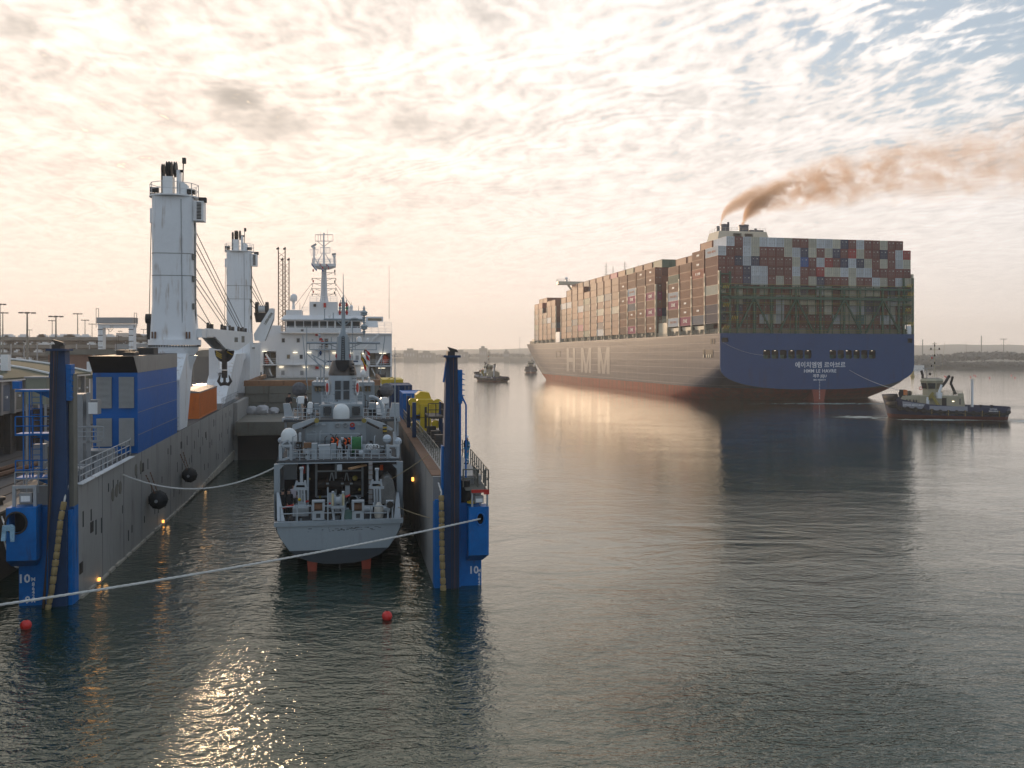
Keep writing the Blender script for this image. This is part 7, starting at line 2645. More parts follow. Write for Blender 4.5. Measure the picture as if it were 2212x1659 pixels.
# shed raised on columns, arched roof
M_roof = mat('green_grey_roof', (.10, .115, .085), .95, spec=.1, var=.15, scale=.4, stain=(.08, .08, .07), samt=.4)
M_corr = mat('corrugated_blue_grey', (.15, .18, .23), .9, spec=.15, var=.1)
sh = thing('quay_shed', 'long quayside shed on dark columns with a low arched green grey roof', 'shed', QF)
part('upper_wall', MB().box(-60, -27, 28, 66, 7.6, 10.7), M_steel, sh)
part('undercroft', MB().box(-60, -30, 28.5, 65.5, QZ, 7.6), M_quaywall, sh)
for k in range(12):
    y = 28.6 + k * 3.3
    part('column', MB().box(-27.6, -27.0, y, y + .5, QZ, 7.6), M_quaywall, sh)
    part('wall_panel', MB().box(-27.0, -26.85, y + .7, y + 2.7, 7.9, 10.3), M_hatch if k % 3 else M_corr, sh)
    part('panel_lamp', MB().box(-26.9, -26.7, y + 1.5, y + 1.8, 9.1, 9.3), M_whiteclean, sh)
    part('wall_pier', MB().box(-27.0, -26.6, y - .1, y + .35, 7.6, 10.7), M_steel, sh)
part('eave_beam', MB().box(-27.3, -26.4, 27.5, 66.5, 10.7, 11.0), M_whiteclean, sh)
roof = MB()
n = 14
W_ = 34
for a, b, m in ((27.5, 38, M_corr), (38, 66.5, M_roof)):
    rb = MB()
    for i in range(n):
        t0, t1 = i / n, (i + 1) / n
        x0, x1 = -26.3 - W_ * t0, -26.3 - W_ * t1
        z0, z1 = 11 + 2.0 * math.sin(math.pi * t0) ** .8, 11 + 2.0 * math.sin(math.pi * t1) ** .8
        rb.hexa([(x0, a, z0 - .12), (x0, b, z0 - .12), (x1, b, z1 - .12), (x1, a, z1 - .12)], [(x0, a, z0), (x0, b, z0), (x1, b, z1), (x1, a, z1)])
    part('roof_sheet', rb, m, sh)
for y in (27.6, 37.9, 52, 66.4):
    pts = [(-26.3 - W_ * t, y, 11.12 + 2.0 * math.sin(math.pi * t) ** .8) for t in [k / n for k in range(n + 1)]]
    part('roof_ridge_trim', MB().tube(pts, .12, 5), M_whiteclean, sh)
part('roof_vent', MB().box(-29, -28.3, 45, 45.7, 11.6, 13.2), M_whiteclean, sh)
part('wall_light', MB().box(-26.6, -26.4, 30.6, 30.9, 7.1, 7.25), mat('sodium_lamp', (1, .75, .25), .5, var=0, emit=8), sh)
# second low building and silo to its right
s2 = thing('warehouse', 'pale corrugated warehouse end between the blue cage stair and the blue casing', 'warehouse', QF)
part('wall', MB().box(-60, -30, 70, 110, QZ, 10.0), M_steel, s2)
for k in range(10):
    part('wall_rib', MB().box(-29.95, -29.85, 71 + k * 4, 71.5 + k * 4, QZ, 10.0), M_whiteclean, s2)
part('roof', MB().box(-60.5, -29.5, 69.5, 110.5, 10.0, 10.5), M_roof, s2)
mb = MB()
s3 = thing('control_hut', 'yellowish plate cabin raised on legs behind the blue cage stair', 'cabin', QF @ T(-21, 30, QZ))
part('leg', MB().box(-.8, -.65, 0, .2, 0, 5.3), M_steel, s3)
part('leg', MB().box(.65, .8, 0, .2, 0, 5.3), M_steel, s3)
part('wall', MB().box(-.8, .8, 0, 2, 5.3, 7.5), mat('dull_yellow_grey', (.24, .25, .19), .7, var=.2), s3)
part('roof', MB().box(-.9, .9, -.1, 2.1, 7.5, 7.65), M_steel, s3)
part('stair', MB().ladder((1.1, -.1, 0), (1.1, -.1, 5.3), .5), M_steel, s3)


def face_block(name, label, cat, px0, px1, py0, Y, zb, depth, m, rot=0, roofm=None, rh=0, group=None):
    X0, X1 = at(px0, Y).x, at(px1, Y).x
    zt = hz(py0, Y)
    t = thing(name, label, cat, T((X0 + X1) / 2, Y, zb, rot), group)
    w = (X1 - X0) / 2
    part('wall', MB().box(-w, w, 0, depth, 0, zt - zb), m, t)
    if roofm:
        part('roof', MB().prism([(-w - .6, zt - zb), (w + .6, zt - zb), (w - .8, zt - zb + rh), (-w + .8, zt - zb + rh)], 'y', -.6, depth + .6), roofm, t)
    return t, w, zt - zb


bb, w, h = face_block('brick_building', 'low brick building with dark curved roof behind the left guide tower', 'building', 104, 256, 766, 185, QZ, 30, M_brick, 0, M_hatch, 1.1)
for k in range(3):
    part('window', MB().box(w * (.1 + .28 * k), w * (.28 + .28 * k), -.08, 0, h * .35, h * .85), M_whiteclean, bb)
part('white_pier', MB().box(w * .28, w * .34, -.3, 0, 0, h), M_steel, bb)
# multi-storey car park
cpY = 430
X0, X1 = at(-60, cpY).x, at(335, cpY).x
cp = thing('car_park', 'long grey multi storey car park on the left horizon', 'car park', T((X0 + X1) / 2, cpY, QZ))
w = (X1 - X0) / 2
zt = hz(728, cpY) - QZ
M_cp = mat('hazy_grey_concrete', (.15, .145, .125), .85, var=.15, scale=.2)
for k in range(5):
    z = zt * (k + 1) / 5
    part('parking_deck', MB().box(-w, w, 0, 40, z - 1.5, z), M_cp, cp)
part('dark_core', MB().box(-w, w, 12, 39, 0, zt - 1.6), M_quaywall, cp)
for k in range(15):
    x = -w + 2 * w * k / 14
    part('stair_post', MB().box(x - .25, x + .25, -.4, 0, 0, zt * .82), M_steel, cp)
mb = MB()
for k in range(70):
    x = rnd.uniform(-w, w)
    z = zt * rnd.choice([1, 2, 3, 4, 4, 5, 5, 5]) / 5
    mb.box(x, x + 4.2, 1, 3, z, z + .8).box(x + .8, x + 3.3, 1.2, 2.8, z + .8, z + 1.4)
tag(o := solo('parked_cars', mb, M_whiteclean, 'many tiny cars parked on the decks of the distant car park', 'cars', T((X0 + X1) / 2, cpY, QZ)), kind='stuff')
# portal gantries (passenger ramps)
def gantry(px0, px1, pyt, Y, label):
    x0, x1 = at(px0, Y).x, at(px1, Y).x
    zt = hz(pyt, Y)
    t = thing('portal_gantry', label, 'gantry', T((x0 + x1) / 2, Y, QZ), 'ramp gantries on the quay')
    w = (x1 - x0) / 2
    H_ = zt - QZ
    part('top_housing', MB().box(-w, w, -1, 2, H_ - 1.3, H_), M_steel, t)
    part('cross_girder', MB().box(-w - .1, w + .1, -.5, 1.5, H_ - 1.7, H_ - 1.45).box(-w * .75, w * .75, -.3, 1, H_ - 2.3, H_ - 1.75), M_white, t)
    for s_ in (-1, 1):
        x = s_ * (w - .55)
        lg = part('leg', MB().box(x - .5, x + .5, -.4, 1.2, 0, H_ - 1.7), M_white, t)
        for k in range(12):
            part('leg_ring', MB().box(x - .54, x + .54, -.45, -.4, .8 + k * 1.3, .95 + k * 1.3), M_dksteel, lg)
        part('rail_cage', MB().rail([(s_ * w, 0, H_ - 2.2), (s_ * (w + .55), 0, H_ - 2.2)], 4.2 if s_ < 0 else 3.2, 1, .5, .05), M_dksteel, t)
    part('festoon_cable', MB().tube([(-w * .45 + k * .22, -.5, H_ - 2.4 - .7 * math.sin(math.pi * k / 6)) for k in range(7)], .05, 5), M_dksteel, t)
    part('control_box', MB().box(-w * .6, -w * .3, -.6, -.3, H_ - 2.3, H_ - 1.75), M_whiteclean, t)
    return t


gantry(213, 290, 686, 200, 'tall grey portal gantry standing above the brick building')
gantry(256, 330, 743, 215, 'lower grey gantry housing beside the base of the first crane')
# lamp masts of the terminal
lm0 = None
for k, (X, Y_, dist, big) in enumerate(((40, 262, 380, 1), (388, 262, 335, 1.4), (421, 503, 710, 1), (745, 372, 520, 1), (798, 315, 335, 1.2), (1108, 275, 440, 1), (1213, 365, 515, 1), (1313, 420, 580, 1), (2048, 495, 700, 1), (1553, 490, 690, 1), (0, 140, 352, 1))):
    px, py = .1514 * X, 637 + .1514 * Y_
    p = at(px, dist, 0)
    zt = hz(py, dist)
    words = ['thin lamp mast, second from the left edge', 'thickest lamp mast with a wide head before the car park', 'shortest far lamp mast just right of the thickest one', 'pale lamp mast close left of a darker one', 'dark lamp mast rising directly above the left guide tower',
             'tallest lamp mast between the guide tower and portal gantry', 'lamp mast just left of the portal gantry', 'faint lamp mast immediately left of the gantry cage', 'faint far lamp mast right of the portal gantry', 'faint far lamp mast seen through the portal gantry', 'lamp mast cut by the left picture edge'][k]
    t = thing('lamp_mast', words, 'lamp mast', T(p.x, dist, QZ), 'lamp masts of the terminal')
    H_ = zt - QZ
    part('pole', MB().tube([(0, 0, 0), (0, 0, H_)], [.42 * big, .18 * big], 8), M_hatch, t)
    mb = MB()
    for a in range(6):
        c_, s_ = math.cos(a * math.pi / 3), math.sin(a * math.pi / 3)
        r_ = 1.7 * big
        mb.bar((0, 0, H_ + .3), (c_ * r_, s_ * r_, H_ + .1), .2, .2)
        mb.box(c_ * r_ - .5 * big, c_ * r_ + .5 * big, s_ * r_ - .4, s_ * r_ + .4, H_ - .05, H_ + .35)
    part('lamp_head', mb, M_dksteel, t)
# lorry and trailer units seen between the cranes
lr = thing('lorry', 'blue lorry trailer with a white roof parked beyond the orange container', 'lorry', QF @ T(-22, 120, QZ))
part('trailer', MB().box(-1.3, 1.3, 0, 9, 1.2, 3.9), M_blue, lr)
part('trailer_roof', MB().box(-1.32, 1.32, -.05, 9.05, 3.9, 4.05), M_whiteclean, lr)
part('rear_door', MB().box(-1.1, 1.1, -.06, 0, .4, 1.2), M_corr, lr)
for y in (1, 2.3, 7.5):
    part('wheel', MB().cyl((-1.3, y, .5), (1.3, y, .5), .5, n=12), M_black, lr)
te = thing('terminal_building', 'large dark grey terminal shed seen through the gap between the cranes', 'building', T(at(470, 330).x, 330, QZ))
part('wall', MB().box(-26, 26, 0, 30, 0, 9), mat('dark_hazy_cladding', (.10, .10, .095), .8, var=.15, scale=.2), te)
part('roof', MB().prism([(-26.5, 9), (26.5, 9), (26.5, 9.6), (0, 11.8), (-26.5, 9.6)], 'y', -.5, 30.5), M_hatch, te)
part('pale_sign', MB().box(6, 10, -.2, 0, 4.6, 6.6), M_steel, te)
lettering('CAPITAL', 2.0, te, T(14, -.15, 3.2) @ UP, depth=.05) if False else None
for k in range(6):
    part('street_lamp', MB().tube([(-20 + k * 7, -6 - k, 0), (-20 + k * 7, -6 - k, 7.5)], .12, 5).box(-20.5 + k * 7, -19.5 + k * 7, -6.3 - k, -5.7 - k, 7.4, 7.6), M_hatch, te)
mb = MB().rail([(-30, 95, QZ), (-17, 95, QZ), (-17, 140, QZ)], 1.4, 3, 2.2, .05)
solo('quay_fence', mb, M_dksteel, 'low pipe fence on the quay beside the parked blue lorry', 'fence', QF)

# ------------------------------------------------------------------ far shores
def ridge(name, y, x0, x1, zf, depth, m, n=160):
    mb = MB()
    pts = []
    for i in range(n + 1):
        x = x0 + (x1 - x0) * i / n
        pts.append((x, zf(x)))
    for i in range(n):
        (xa, za_), (xb, zb2) = pts[i], pts[i + 1]
        mb.add([(xa, y, -2), (xb, y, -2), (xb, y + depth * .15, zb2 * .55), (xa, y + depth * .15, za_ * .55), (xb, y + depth * .5, zb2), (xa, y + depth * .5, za_), (xb, y + depth, -2), (xa, y + depth, -2)],
               [(0, 1, 2, 3), (3, 2, 4, 5), (5, 4, 6, 7)])
    return structure(name, mb, m, smooth=True)


M_far = mat('far_wooded_land', (.07, .075, .055), .95, var=.35, scale=.02)
def nz(x, s, k=0):
    return noise.noise(Vector((x * s, k, .3)))


ridge('far_shore', 1830, -1400, 2600, lambda x: 12 + 5 * nz(x, .004) + 2.5 * nz(x, .03) + 1.2 * nz(x, .12), 260, M_far, 500)
ridge('far_hills', 2700, -2600, 3200, lambda x: 34 + 22 * nz(x, .0013, 5) + 4 * nz(x, .01) + max(0, (x - 500) * .012), 600, M_far, 300)
ridge('near_headland', 895, 372, 900, lambda x: 3.0 + 1.5 * nz(x, .03), 120, M_far, 60)


def wood(name, y0, y1, x0, x1, hf, m, count, r0, r1):
    """a far wood that reads as one mass: crowns of many small leaf-clump faces"""
    mb = MB()
    rr = random.Random(5)
    for _ in range(count):
        x = rr.uniform(x0, x1)
        y = rr.uniform(y0, y1)
        r_ = rr.uniform(r0, r1)
        ht = hf(x, y)
        for q in range(11):
            a, e = rr.uniform(0, 6.28), rr.uniform(-.4, 1.5)
            d_ = r_ * rr.uniform(.5, 1.0)
            c = Vector((x + d_ * math.cos(a) * math.cos(e), y + d_ * math.sin(a) * math.cos(e), ht + d_ * math.sin(e) * .8))
            s_ = r_ * rr.uniform(.3, .5)
            v1 = Vector((rr.uniform(-1, 1), rr.uniform(-1, 1), rr.uniform(-1, 1))).normalized() * s_
            v2 = Vector((rr.uniform(-1, 1), rr.uniform(-1, 1), rr.uniform(-1, 1))).normalized() * s_
            v3 = Vector((rr.uniform(-1, 1), rr.uniform(-1, 1), rr.uniform(-1, 1))).normalized() * s_
            mb.add([c + v1, c + v2, c + v3, c - (v1 + v2 + v3) * .6], [(0, 1, 2), (0, 1, 3), (1, 2, 3), (0, 2, 3)])
    return structure(name, mb, m, kind='stuff')


M_tree = mat('winter_wood_foliage', (.12, .125, .11), .95, var=.4, scale=.15)
wood('shoreline_wood', 898, 940, 380, 620, lambda x, y: 3.5 + 1.2 * nz(x, .05), M_tree, 900, 2.0, 3.6)
wood('headland_wood', 985, 1100, 400, 720, lambda x, y: 5 + 6.5 * max(0, min(1, (x - 415) / 130)) + 3.5 * nz(x, .03), M_tree, 1500, 3.0, 5.5)
wood('far_wood', 1840, 1900, -1200, 400, lambda x, y: 12 + 4 * nz(x, .004) + 2 * nz(x, .05), M_tree, 1600, 3.0, 6.5)
# hazy ships and blocks on the far shore
for (px0, px1, py, dist, lab) in ((872, 900, 757, 1790, 'hazy stepped ship superstructure on the far shore right of the white ship'), (905, 938, 762, 1800, 'low pale hazy sheds on the far shore near the warship mast'),
                                  (1035, 1052, 752, 1795, 'small pointed hazy building on the far shore above the lone tug'), (1088, 1100, 759, 1795, 'square hazy block on the far shore left of the container ship'),
                                  (980, 1010, 760, 1800, 'long low hazy warehouse on the far shore in the centre')):
    t, w, h = face_block('far_building', lab, 'building', px0, px1, py, dist, 0, 30, M_cp, group='hazy buildings on the far shore')
    part('upper_block', MB().box(-w * .5, w * .35, 3, 20, h, h + 4), M_cp, t)
    for k in range(4):
        part('window', MB().box(-w + w * .45 * k + 1, -w + w * .45 * k + w * .2 + 1, -.3, 0, h * .5, h * .75), M_steel, t)
t, w, h = face_block('far_building', 'pale hazy block on the left horizon seen through the portal gantry', 'building', 251, 276, 719, 900, 0, 30, M_steel, group='hazy buildings on the far shore')
for px in (2000, 2030, 2110, 2155, 2080, 1700, 940, 1120):
    p = at(px if px != 1700 else 2140, 1500)
    hgt_ = {2110: 62, 2000: 58, 2155: 54}.get(px, 44)
    w_ = ['far left of the right picture edge', ''][0]
for i, (px, hgt_, lab) in enumerate(((1993, 40, 'thin hazy chimney just right of the container ship stern'), (2087, 36, 'thin hazy mast above the nearest tug wheelhouse'), (2120, 46, 'tallest hazy chimney above the stern of the nearest tug'),
                                     (2168, 52, 'thin dark lamp mast at the right picture edge above the wood'), (1123, 44, 'thin hazy mast on the far shore left of the container ship bow'))):
    d_ = 1500 if px != 2168 else 1000
    if px == 2168:
        hgt_ = 31
    p = at(px, d_)
    t = thing('far_chimney', lab, 'chimney', T(p.x, d_, 0), 'hazy chimneys on the horizon')
    part('shaft', MB().cyl((0, 0, 0), (0, 0, hgt_), 1.0 if px in (1993, 2120) else .3, .7 if px in (1993, 2120) else .25, n=8), M_cp, t)
    if px == 2168:
        part('lamp_head', MB().box(-3.5, 3.5, -.5, .5, hgt_, hgt_ + .6), M_dksteel, t)
for i, (X, lab) in enumerate(((1848, 'left one of two tiny white houses by the right shore'), (1868, 'right one of two tiny white houses by the right shore'))):
    px = 1879 + .1504 * (665 + 75 * i)
    t = thing('shore_house', lab, 'house', T(at(px, 890).x, 890, 0), 'white houses on the right shore')
    part('wall', MB().box(-2.8, 2.8, 0, 6, 0, 3.6), M_whiteclean, t)
    part('roof', MB().prism([(-3, 3.6), (3, 3.6), (0, 4.8)], 'y', -.3, 6.3), M_hatch, t)

# buoys
def red_buoy(px, py, lab, r_=.26):
    Y = CAMH * 1950 / (py - 768)
    b = thing('mooring_buoy', lab, 'buoy', T(at(px, Y).x, Y, .02), 'red float buoys')
    part('float', MB().ball((0, 0, r_ * .55), r_, 16), M_redb, b, smooth=True)
    part('eye', MB().cyl((0, 0, -r_ * .6), (0, 0, -r_ * .1), r_ * .35, n=8).cyl((0, -r_ * .1, r_ * 1.5), (0, r_ * .1, r_ * 1.5), r_ * .2, n=8), M_black, b)


M_redb = mat('red_buoy_vinyl', (.62, .03, .025), .4, var=.1)
red_buoy(56, 1358, 'red float buoy at the lower left beside the blue stern block')
red_buoy(836, 1338, 'red float buoy in dark water below the warship stern')
for i, (X, Y_) in enumerate(((1074, 560), (1093, 571), (1447, 569), (1494, 547), (1518, 558), (1720, 585), (2032, 547), (2083, 580))):
    red_buoy(1879 + .1504 * X, 729 + .1504 * Y_, ['tiny red buoy farthest left beyond the tug mast', 'tiny red buoy close below the leftmost one', 'tiny red buoy left of a pair right of the tug', 'upper tiny red buoy of the pair beyond the tug', 'lower tiny red buoy of the pair beyond the tug',
                                                 'tiny red buoy alone beyond the tug stern', 'upper tiny red buoy near the right picture edge', 'lower tiny red buoy near the right picture edge'][i], .4)
yb = thing('channel_buoy', 'yellow channel buoy floating just right of the container ship stern', 'buoy', T(at(1971, 560).x, 560, 0))
part('float', MB().lathe([(1.2, -.2), (1.4, .2), (1.3, .9)], (0, 0, 0), 14), mat('faded_yellow', (.45, .32, .08), .6), yb)
part('tower', MB().lathe([(1.0, .9), (.9, 2.2), (.95, 3.3), (.4, 3.9)], (0, 0, 0), 10), mat('faded_yellow', (.45, .32, .08), .6), yb)

# ropes
bl_w = QF @ Vector((-16.3, -20, QZ + .45))
fr_w = DF @ Vector((12.0, -1.2, 3.98))
solo('mooring_line', rope_mb(rope_pts(fr_w, bl_w, .42, 40), .052), M_rope, 'long taut white mooring line crossing the whole foreground below the warship', 'rope', smooth=True)
solo('mooring_line', rope_mb(rope_pts(DF @ Vector((-9.45, 9.9, 5.35)), NF @ Vector((-4.1, 4.0, 5.9)), 1.15, 30), .05), M_rope, 'slack white line from the left dock wall to the warship', 'rope', smooth=True)
solo('mooring_line', rope_mb(rope_pts(DF @ Vector((-12.2, -1.3, 4.3)), QF @ Vector((-16.3, 8.5, QZ + .3)), .5, 10), .05), M_rope, 'short white line from the left fairlead to the quay', 'rope', smooth=True)
solo('mooring_line', rope_mb(rope_pts(DF @ Vector((-12.3, .6, 2.0)), QF @ Vector((-15.1, 6.0, 2.2)), .7, 10), .045), M_rope, 'sagging line below the left fairlead near the quay wall', 'rope', smooth=True)
for a, b, s_, lab in (((2.2, 3.0, 4.6), (9.9, 8, 6.5), .15, 'upper thin tan line from the warship deck to the right dock wall'), ((3.6, 1.0, 3.6), (9.5, 2.5, 3.4), .05, 'lower thin tan line from the warship quarter to the right wall')):
    solo('hand_line', MB().tube(rope_pts(NF @ Vector(a), DF @ Vector(b), s_, 12), .022, 5), mat('tan_line', (.36, .28, .16), .8), lab, 'rope')
fp = thing('rope_pad', 'worn blue and white chafing pad where the line leaves the left fairlead', 'rope pad', DF @ T(-12.3, -1.5, 4.1))
part('pad', MB().prism([(-.32, -.4), (-.12, -.4), (-.08, .1), (.1, .1), (.12, -.45), (.3, -.45), (.32, .3), (.2, .42), (-.25, .38)], 'y', -.06, .06), mat('worn_blue_white', (.25, .42, .55), .7, var=.9, scale=4), fp)
# ------------------------------------------------------------------ people


def person(label, M, H=1.76, top=None, legs=None, arms='down', lean=0., hat=None, hatm=None, vest=None, group='crew on the ships', bare=False, hide_arms=False):
    s = H / 1.76
    k = lambda *p: Vector(p) * s
    L = math.sin(lean)
    J = {'pel': k(0, 0, .95), 'sp': k(0, -L * .2, 1.17), 'ch': k(0, -L * .45, 1.36), 'nk': k(0, -L * .58, 1.49), 'hb': k(0, -L * .64 - .02, 1.57), 'hd': k(0, -L * .7 - .02, 1.66)}
    nm = list(J)
    V = [J[n] for n in nm]
    Rr = [.155, .135, .150, .062, .085, .088]
    E = [(0, 1), (1, 2), (2, 3), (3, 4), (4, 5)]

    def chain(start, pts, rr):
        i = start
        for p, r_ in zip(pts, rr):
            V.append(p)
            Rr.append(r_)
            E.append((i, len(V) - 1))
            i = len(V) - 1
        return i
    wr = []
    for sx in (-1, 1):
        chain(0, [k(sx * .095, 0, .88), k(sx * .11, -.02, .50), k(sx * .115, .02, .11), k(sx * .13, -.14, .05)], [.10, .068, .048, .042])
        sh = k(sx * .19, -L * .5, 1.42)
        if arms == 'down':
            el, w_ = k(sx * .25, .03 - L * .3, 1.14), k(sx * .25, -.10 - L * .3, .90)
        elif arms == 'front':
            el, w_ = k(sx * .24, -.03 - L * .3, 1.14), k(sx * .08, -.26 - L * .3, 1.10)
        elif arms == 'hips':
            el, w_ = k(sx * .36, .06, 1.17), k(sx * .20, -.08, 1.00)
        else:
            el, w_ = k(sx * .24, -.12 - L * .4, 1.16), k(sx * .14, -.34 - L * .4, 1.16)
        e = chain(2, [sh, el, w_], [.062, .046, .030])
        wr.append((el, w_))
    me = bpy.data.meshes.new('skeleton')
    me.from_pydata([tuple(v) for v in V], E, [])
    o = bpy.data.objects.new('tmp', me)
    COL.objects.link(o)
    md = o.modifiers.new('skin', 'SKIN')
    sk = me.skin_vertices[0].data
    for i, r_ in enumerate(Rr):
        sk[i].radius = (r_ * s * (1.12 if i in (1, 2) else 1), r_ * s * (.78 if i in (0, 1, 2) else 1))
        sk[i].use_root = (i == 0)
    sb = o.modifiers.new('sub', 'SUBSURF')
    sb.levels = sb.render_levels = 2
    dg = bpy.context.evaluated_depsgraph_get()
    body = bpy.data.meshes.new_from_object(o.evaluated_get(dg))
    bpy.data.objects.remove(o)
    # fingers and face as further surface of the same mesh
    ex = MB()
    for (el, w_), sx in zip(wr, (-1, 1)):
        dr = (w_ - el).normalized()
        side = dr.cross(Vector((0, -1, .2))).normalized()
        palm = w_ + dr * .07 * s
        ex.tube([w_, palm], [.028 * s, .04 * s], 8)
        for q in range(4):
            b0 = palm + side * (q - 1.5) * .019 * s
            l_ = (.072, .085, .08, .062)[q] * s
            ex.tube([b0, b0 + dr * l_ * .55, b0 + dr * l_ * .95 + Vector((0, -.018 * s, 0))], [.0095 * s, .0088 * s, .006 * s], 6)
        th = w_ + dr * .02 * s - side * .03 * s * sx
        ex.tube([th, th + dr * .03 * s - side * .025 * s * sx, th + dr * .065 * s - side * .03 * s * sx], [.012 * s, .010 * s, .008 * s], 6)
    hd = J['hd']
    fy = hd.y - .085 * s
    ex.tube([(hd.x, fy + .01, hd.z + .01 * s), (hd.x, fy - .022 * s, hd.z - .02 * s)], [.010 * s, .014 * s], 6)
    nb = len(ex.f)
    for sx in (-1, 1):
        ex.ball((hd.x + sx * .032 * s, fy + .006 * s, hd.z + .008 * s), .011 * s, 6)
    neye = len(ex.f) - nb
    for sx in (-1, 1):
        ex.ball((hd.x + sx * .085 * s, hd.y, hd.z - .005 * s), .022 * s, 6)
    bm = bmesh.new()
    bm.from_mesh(body)
    off = len(bm.faces)
    vs_ = [bm.verts.new(v) for v in ex.v]
    for f in ex.f:
        try:
            bm.faces.new([vs_[i] for i in f])
        except ValueError:
            pass
    bm.to_mesh(body)
    bm.free()
    top = top or M_cloth
    legs = legs or M_cloth
    for m in (top, legs, M_skin, M_black):
        body.materials.append(m)
    npoly = len(body.polygons)
    idx = []
    tot_ex = len(ex.f)
    for i, p in enumerate(body.polygons):
        c = p.center
        if i >= off:
            j = i - off
            idx.append(3 if nb <= j < nb + neye else 2)
            continue
        if c.z > 1.485 * s:
            idx.append(2)
        elif c.z < .13 * s:
            idx.append(3)
        elif min((c - w_).length for _, w_ in wr) < .045 * s:
            idx.append(2)
        elif c.z < .92 * s and abs(c.x) < .215 * s:
            idx.append(1)
        elif bare and min((c - w_).length for _, w_ in wr) < .28 * s and abs(c.x) > .17 * s:
            idx.append(2)
        else:
            idx.append(0)
    body.polygons.foreach_set('material_index', idx)
    body.polygons.foreach_set('use_smooth', [True] * npoly)
    t = thing('person', label, 'person', M, group)
    link('body', body, t)
    if hat == 'helmet':
        part('helmet', MB().lathe([(.125 * s, 0), (.118 * s, .02), (.11 * s, .07 * s), (.075 * s, .12 * s), (.01, .145 * s)], (hd.x, hd.y + .005, hd.z + .02 * s), 14).box(hd.x - .07, hd.x + .07, hd.y - .17 * s, hd.y - .1 * s, hd.z + .02 * s, hd.z + .035 * s), hatm or M_whiteclean, t, smooth=True)
    elif hat == 'cap':
        part('cap', MB().lathe([(.100 * s, 0), (.104 * s, .04), (.08 * s, .085 * s), (.01, .10 * s)], (hd.x, hd.y, hd.z + .025 * s), 12), hatm or M_cloth, t, smooth=True)
    elif hat == 'hair':
        part('hair', MB().lathe([(.096 * s, -.02), (.103 * s, .03), (.075 * s, .085 * s), (.01, .105 * s)], (hd.x, hd.y + .015 * s, hd.z + .01 * s), 12), hatm or mat('dark_hair', (.04, .025, .018), .8), t, smooth=True)
    if vest:
        ch = J['ch']
        part('life_vest', MB().tube([(.11 * s, ch.y - .10 * s, ch.z - .25 * s), (.12 * s, ch.y - .14 * s, ch.z - .05 * s), (.09 * s, ch.y - .08 * s, ch.z + .12 * s), (0, ch.y + .07 * s, ch.z + .16 * s), (-.09 * s, ch.y - .08 * s, ch.z + .12 * s), (-.12 * s, ch.y - .14 * s, ch.z - .05 * s), (-.11 * s, ch.y - .10 * s, ch.z - .25 * s)], .05 * s, 7), vest, t, smooth=True)
        part('vest_belt', MB().lathe([(.175 * s, 0), (.175 * s, .04 * s)], (0, ch.y, ch.z - .26 * s), 16), vest, t)
    return t


w_ = person('person in blue coveralls, white helmet and dark life vest on the right dock wall', DF @ T(12.02, 4.8, WT + .06, R(-62)), 1.78, M_navyblue, M_navyblue, 'down', 0, 'helmet', None, M_cloth)
for nm_, z, r_ in (('sleeve_stripe', 1.17, .0), ('leg_stripe', .32, .0)):
    if nm_ == 'leg_stripe':
        for sx in (-1, 1):
            part('reflective_stripe', MB().lathe([(.075, 0), (.075, .05)], (sx * .115, 0, .33), 10), M_whiteclean, w_)
    else:
        for sx in (-1, 1):
            part('reflective_stripe', MB().lathe([(.066, 0), (.064, .03)], (sx * .232, .01, 1.25), 10).lathe([(.062, 0), (.06, .03)], (sx * .24, .015, 1.19), 10), M_whiteclean, w_)
zm = n4(0, 790, 10)[1]
a = n4(395, 560, 13)
person('person in black leaning on the left grey launcher box of the warship', NF @ T(n4(345, 0, 13)[0], 13, zm, R(40)), 1.8, arms='front', lean=.25, hat='cap')
person('person in black walking on the warship deck right of the launcher box', NF @ T(n4(588, 0, 11)[0], 11.0, zm, R(-70)), 1.8, arms='down', hat='cap')
for (X, lab) in ((1600, 'left of two people in black by the far right rail of the warship'), (1632, 'right of two people in black by the far right rail of the warship')):
    p = n4(X, 500, 22)
    person(lab, NF @ T(p[0], 22, zm + .2, R(30)), 1.75, hat='cap')
for (X, Yh, y, lab, tp, hat_, bare) in ((258, 400, 3.0, 'person in black at the left edge of the warship working deck', M_cloth, 'cap', False), (335, 380, 3.2, 'person in black facing astern beside the left davit', M_cloth, 'cap', False),
                                  (398, 300, 4.2, 'bald person in a pale short sleeved shirt behind two in black', M_shirt, None, True)):
    p = n5(X, Yh, y)
    person(lab, NF @ T(p[0], y, 2.72 if y < 4 else 2.9, R(15)), min(p[1] - 2.72 + .25, 1.85), tp, M_cloth if tp is M_cloth else M_navydk, 'hips' if bare else 'down', 0, hat_, None, None, bare=bare)
pz = A(0, 1262)[1]
for (X, top_, lab) in ((708, M_red, 'person in red jacket on the white deckhouse balcony'), (745, M_cloth, 'person in dark clothes in the balcony doorway of the white deckhouse')):
    p = A(X, 1250, YA - .6)
    person(lab, DF @ T(p[0], YA - .6, pz + .02, R(0)), 1.75, top_, M_cloth, 'front', 0, 'helmet', M_dkblue)

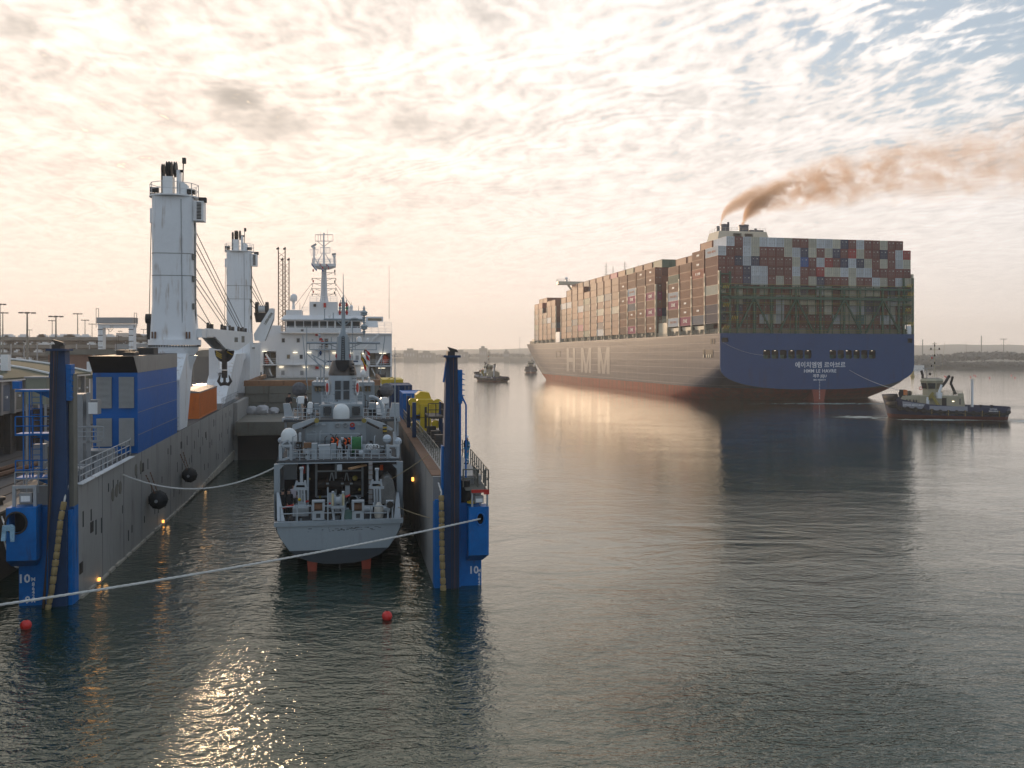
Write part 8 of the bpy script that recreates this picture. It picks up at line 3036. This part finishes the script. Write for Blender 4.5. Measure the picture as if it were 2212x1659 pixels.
# ------------------------------------------------------------------ smoke drifting from the funnel
SM = bpy.data.materials.new('brown_exhaust_smoke')
SM.use_nodes = True
SM.node_tree.nodes.clear()
h = N(SM.node_tree)
co = h.new('ShaderNodeTexCoord').outputs['Object']
wn_ = h.noise(co, .09, 3, .5, out=1)
disp = h.vmath('SCALE', h.vmath('SUBTRACT', wn_, (.5, .5, .5)), 7.0)
sp0 = h.new('ShaderNodeSeparateXYZ')
h.link(co, sp0.inputs[0])
grow = h.smooth(sp0.outputs[0], 0.0, 25.0)
pos = h.vmath('ADD', co, h.vmath('SCALE', disp, grow))
sp = h.new('ShaderNodeSeparateXYZ')
h.link(pos, sp.inputs[0])
x, y, z = sp.outputs


def plume(xo, z0, r0, kz, kr):
    xr = h.math('MAXIMUM', h.math('SUBTRACT', x, xo), 0)
    sq = h.math('SQRT', xr)
    zc_ = h.math('MULTIPLY_ADD', h.math('POWER', xr, .38), kz, z0)
    rr_ = h.math('ADD', h.math('MULTIPLY_ADD', sq, kr, r0), h.math('MULTIPLY', xr, .03))
    dz_ = h.math('SUBTRACT', z, zc_)
    dxx = h.math('MINIMUM', h.math('SUBTRACT', x, xo), 0)
    d2 = h.math('SQRT', h.math('ADD', h.math('ADD', h.math('POWER', dz_, 2), h.math('POWER', y, 2)), h.math('MULTIPLY', h.math('POWER', dxx, 2), 4)))
    q = h.math('DIVIDE', d2, rr_)
    dens = h.smooth(q, .25, 1.0, 1.0, 0.0)
    fade = h.math('DIVIDE', 1.0, h.math('MULTIPLY_ADD', h.math('MULTIPLY', xr, xr), .0010, 1.0))
    first = h.math('POWER', 2.718, h.math('MULTIPLY', xr, -.07))
    return h.math('MULTIPLY', dens, h.math('ADD', h.math('MULTIPLY_ADD', fade, .9, .1), h.math('MULTIPLY', first, 1.6)))


p1 = plume(6.4, 56.8, 2.1, 4.1, 1.35)
p2 = plume(-1.1, 56.8, 1.5, 3.9, .8)
dn = h.math('MAXIMUM', p1, h.math('MULTIPLY', p2, .8))
nn = h.noise(h.vmath('MULTIPLY', pos, (.75, 1, 1)), .22, 5, .66)
nn = h.math('ADD', nn, h.smooth(sp0.outputs[0], 4.0, 22.0, .22, 0.0))
dn = h.math('MULTIPLY', dn, h.smooth(nn, .43, .60))
pv = h.new('ShaderNodeVolumePrincipled')
pv.inputs['Color'].default_value = (1.0, .68, .42, 1)
pv.inputs['Anisotropy'].default_value = .3
h.link(h.math('MULTIPLY', dn, .27), pv.inputs['Density'])
om = h.new('ShaderNodeOutputMaterial')
h.link(pv.outputs[0], om.inputs['Volume'])
sm = link('funnel_smoke', MB().box(-4, 118, -20, 20, 56.9, 112).mesh('funnel_smoke', SM))
fp_ = BF @ Vector((-8.6, 45, 0))
sm.location = (fp_.x, fp_.y, 0)
tag(sm, 'brown orange smoke drifting to the right from the container ship funnel', 'smoke', kind='stuff')
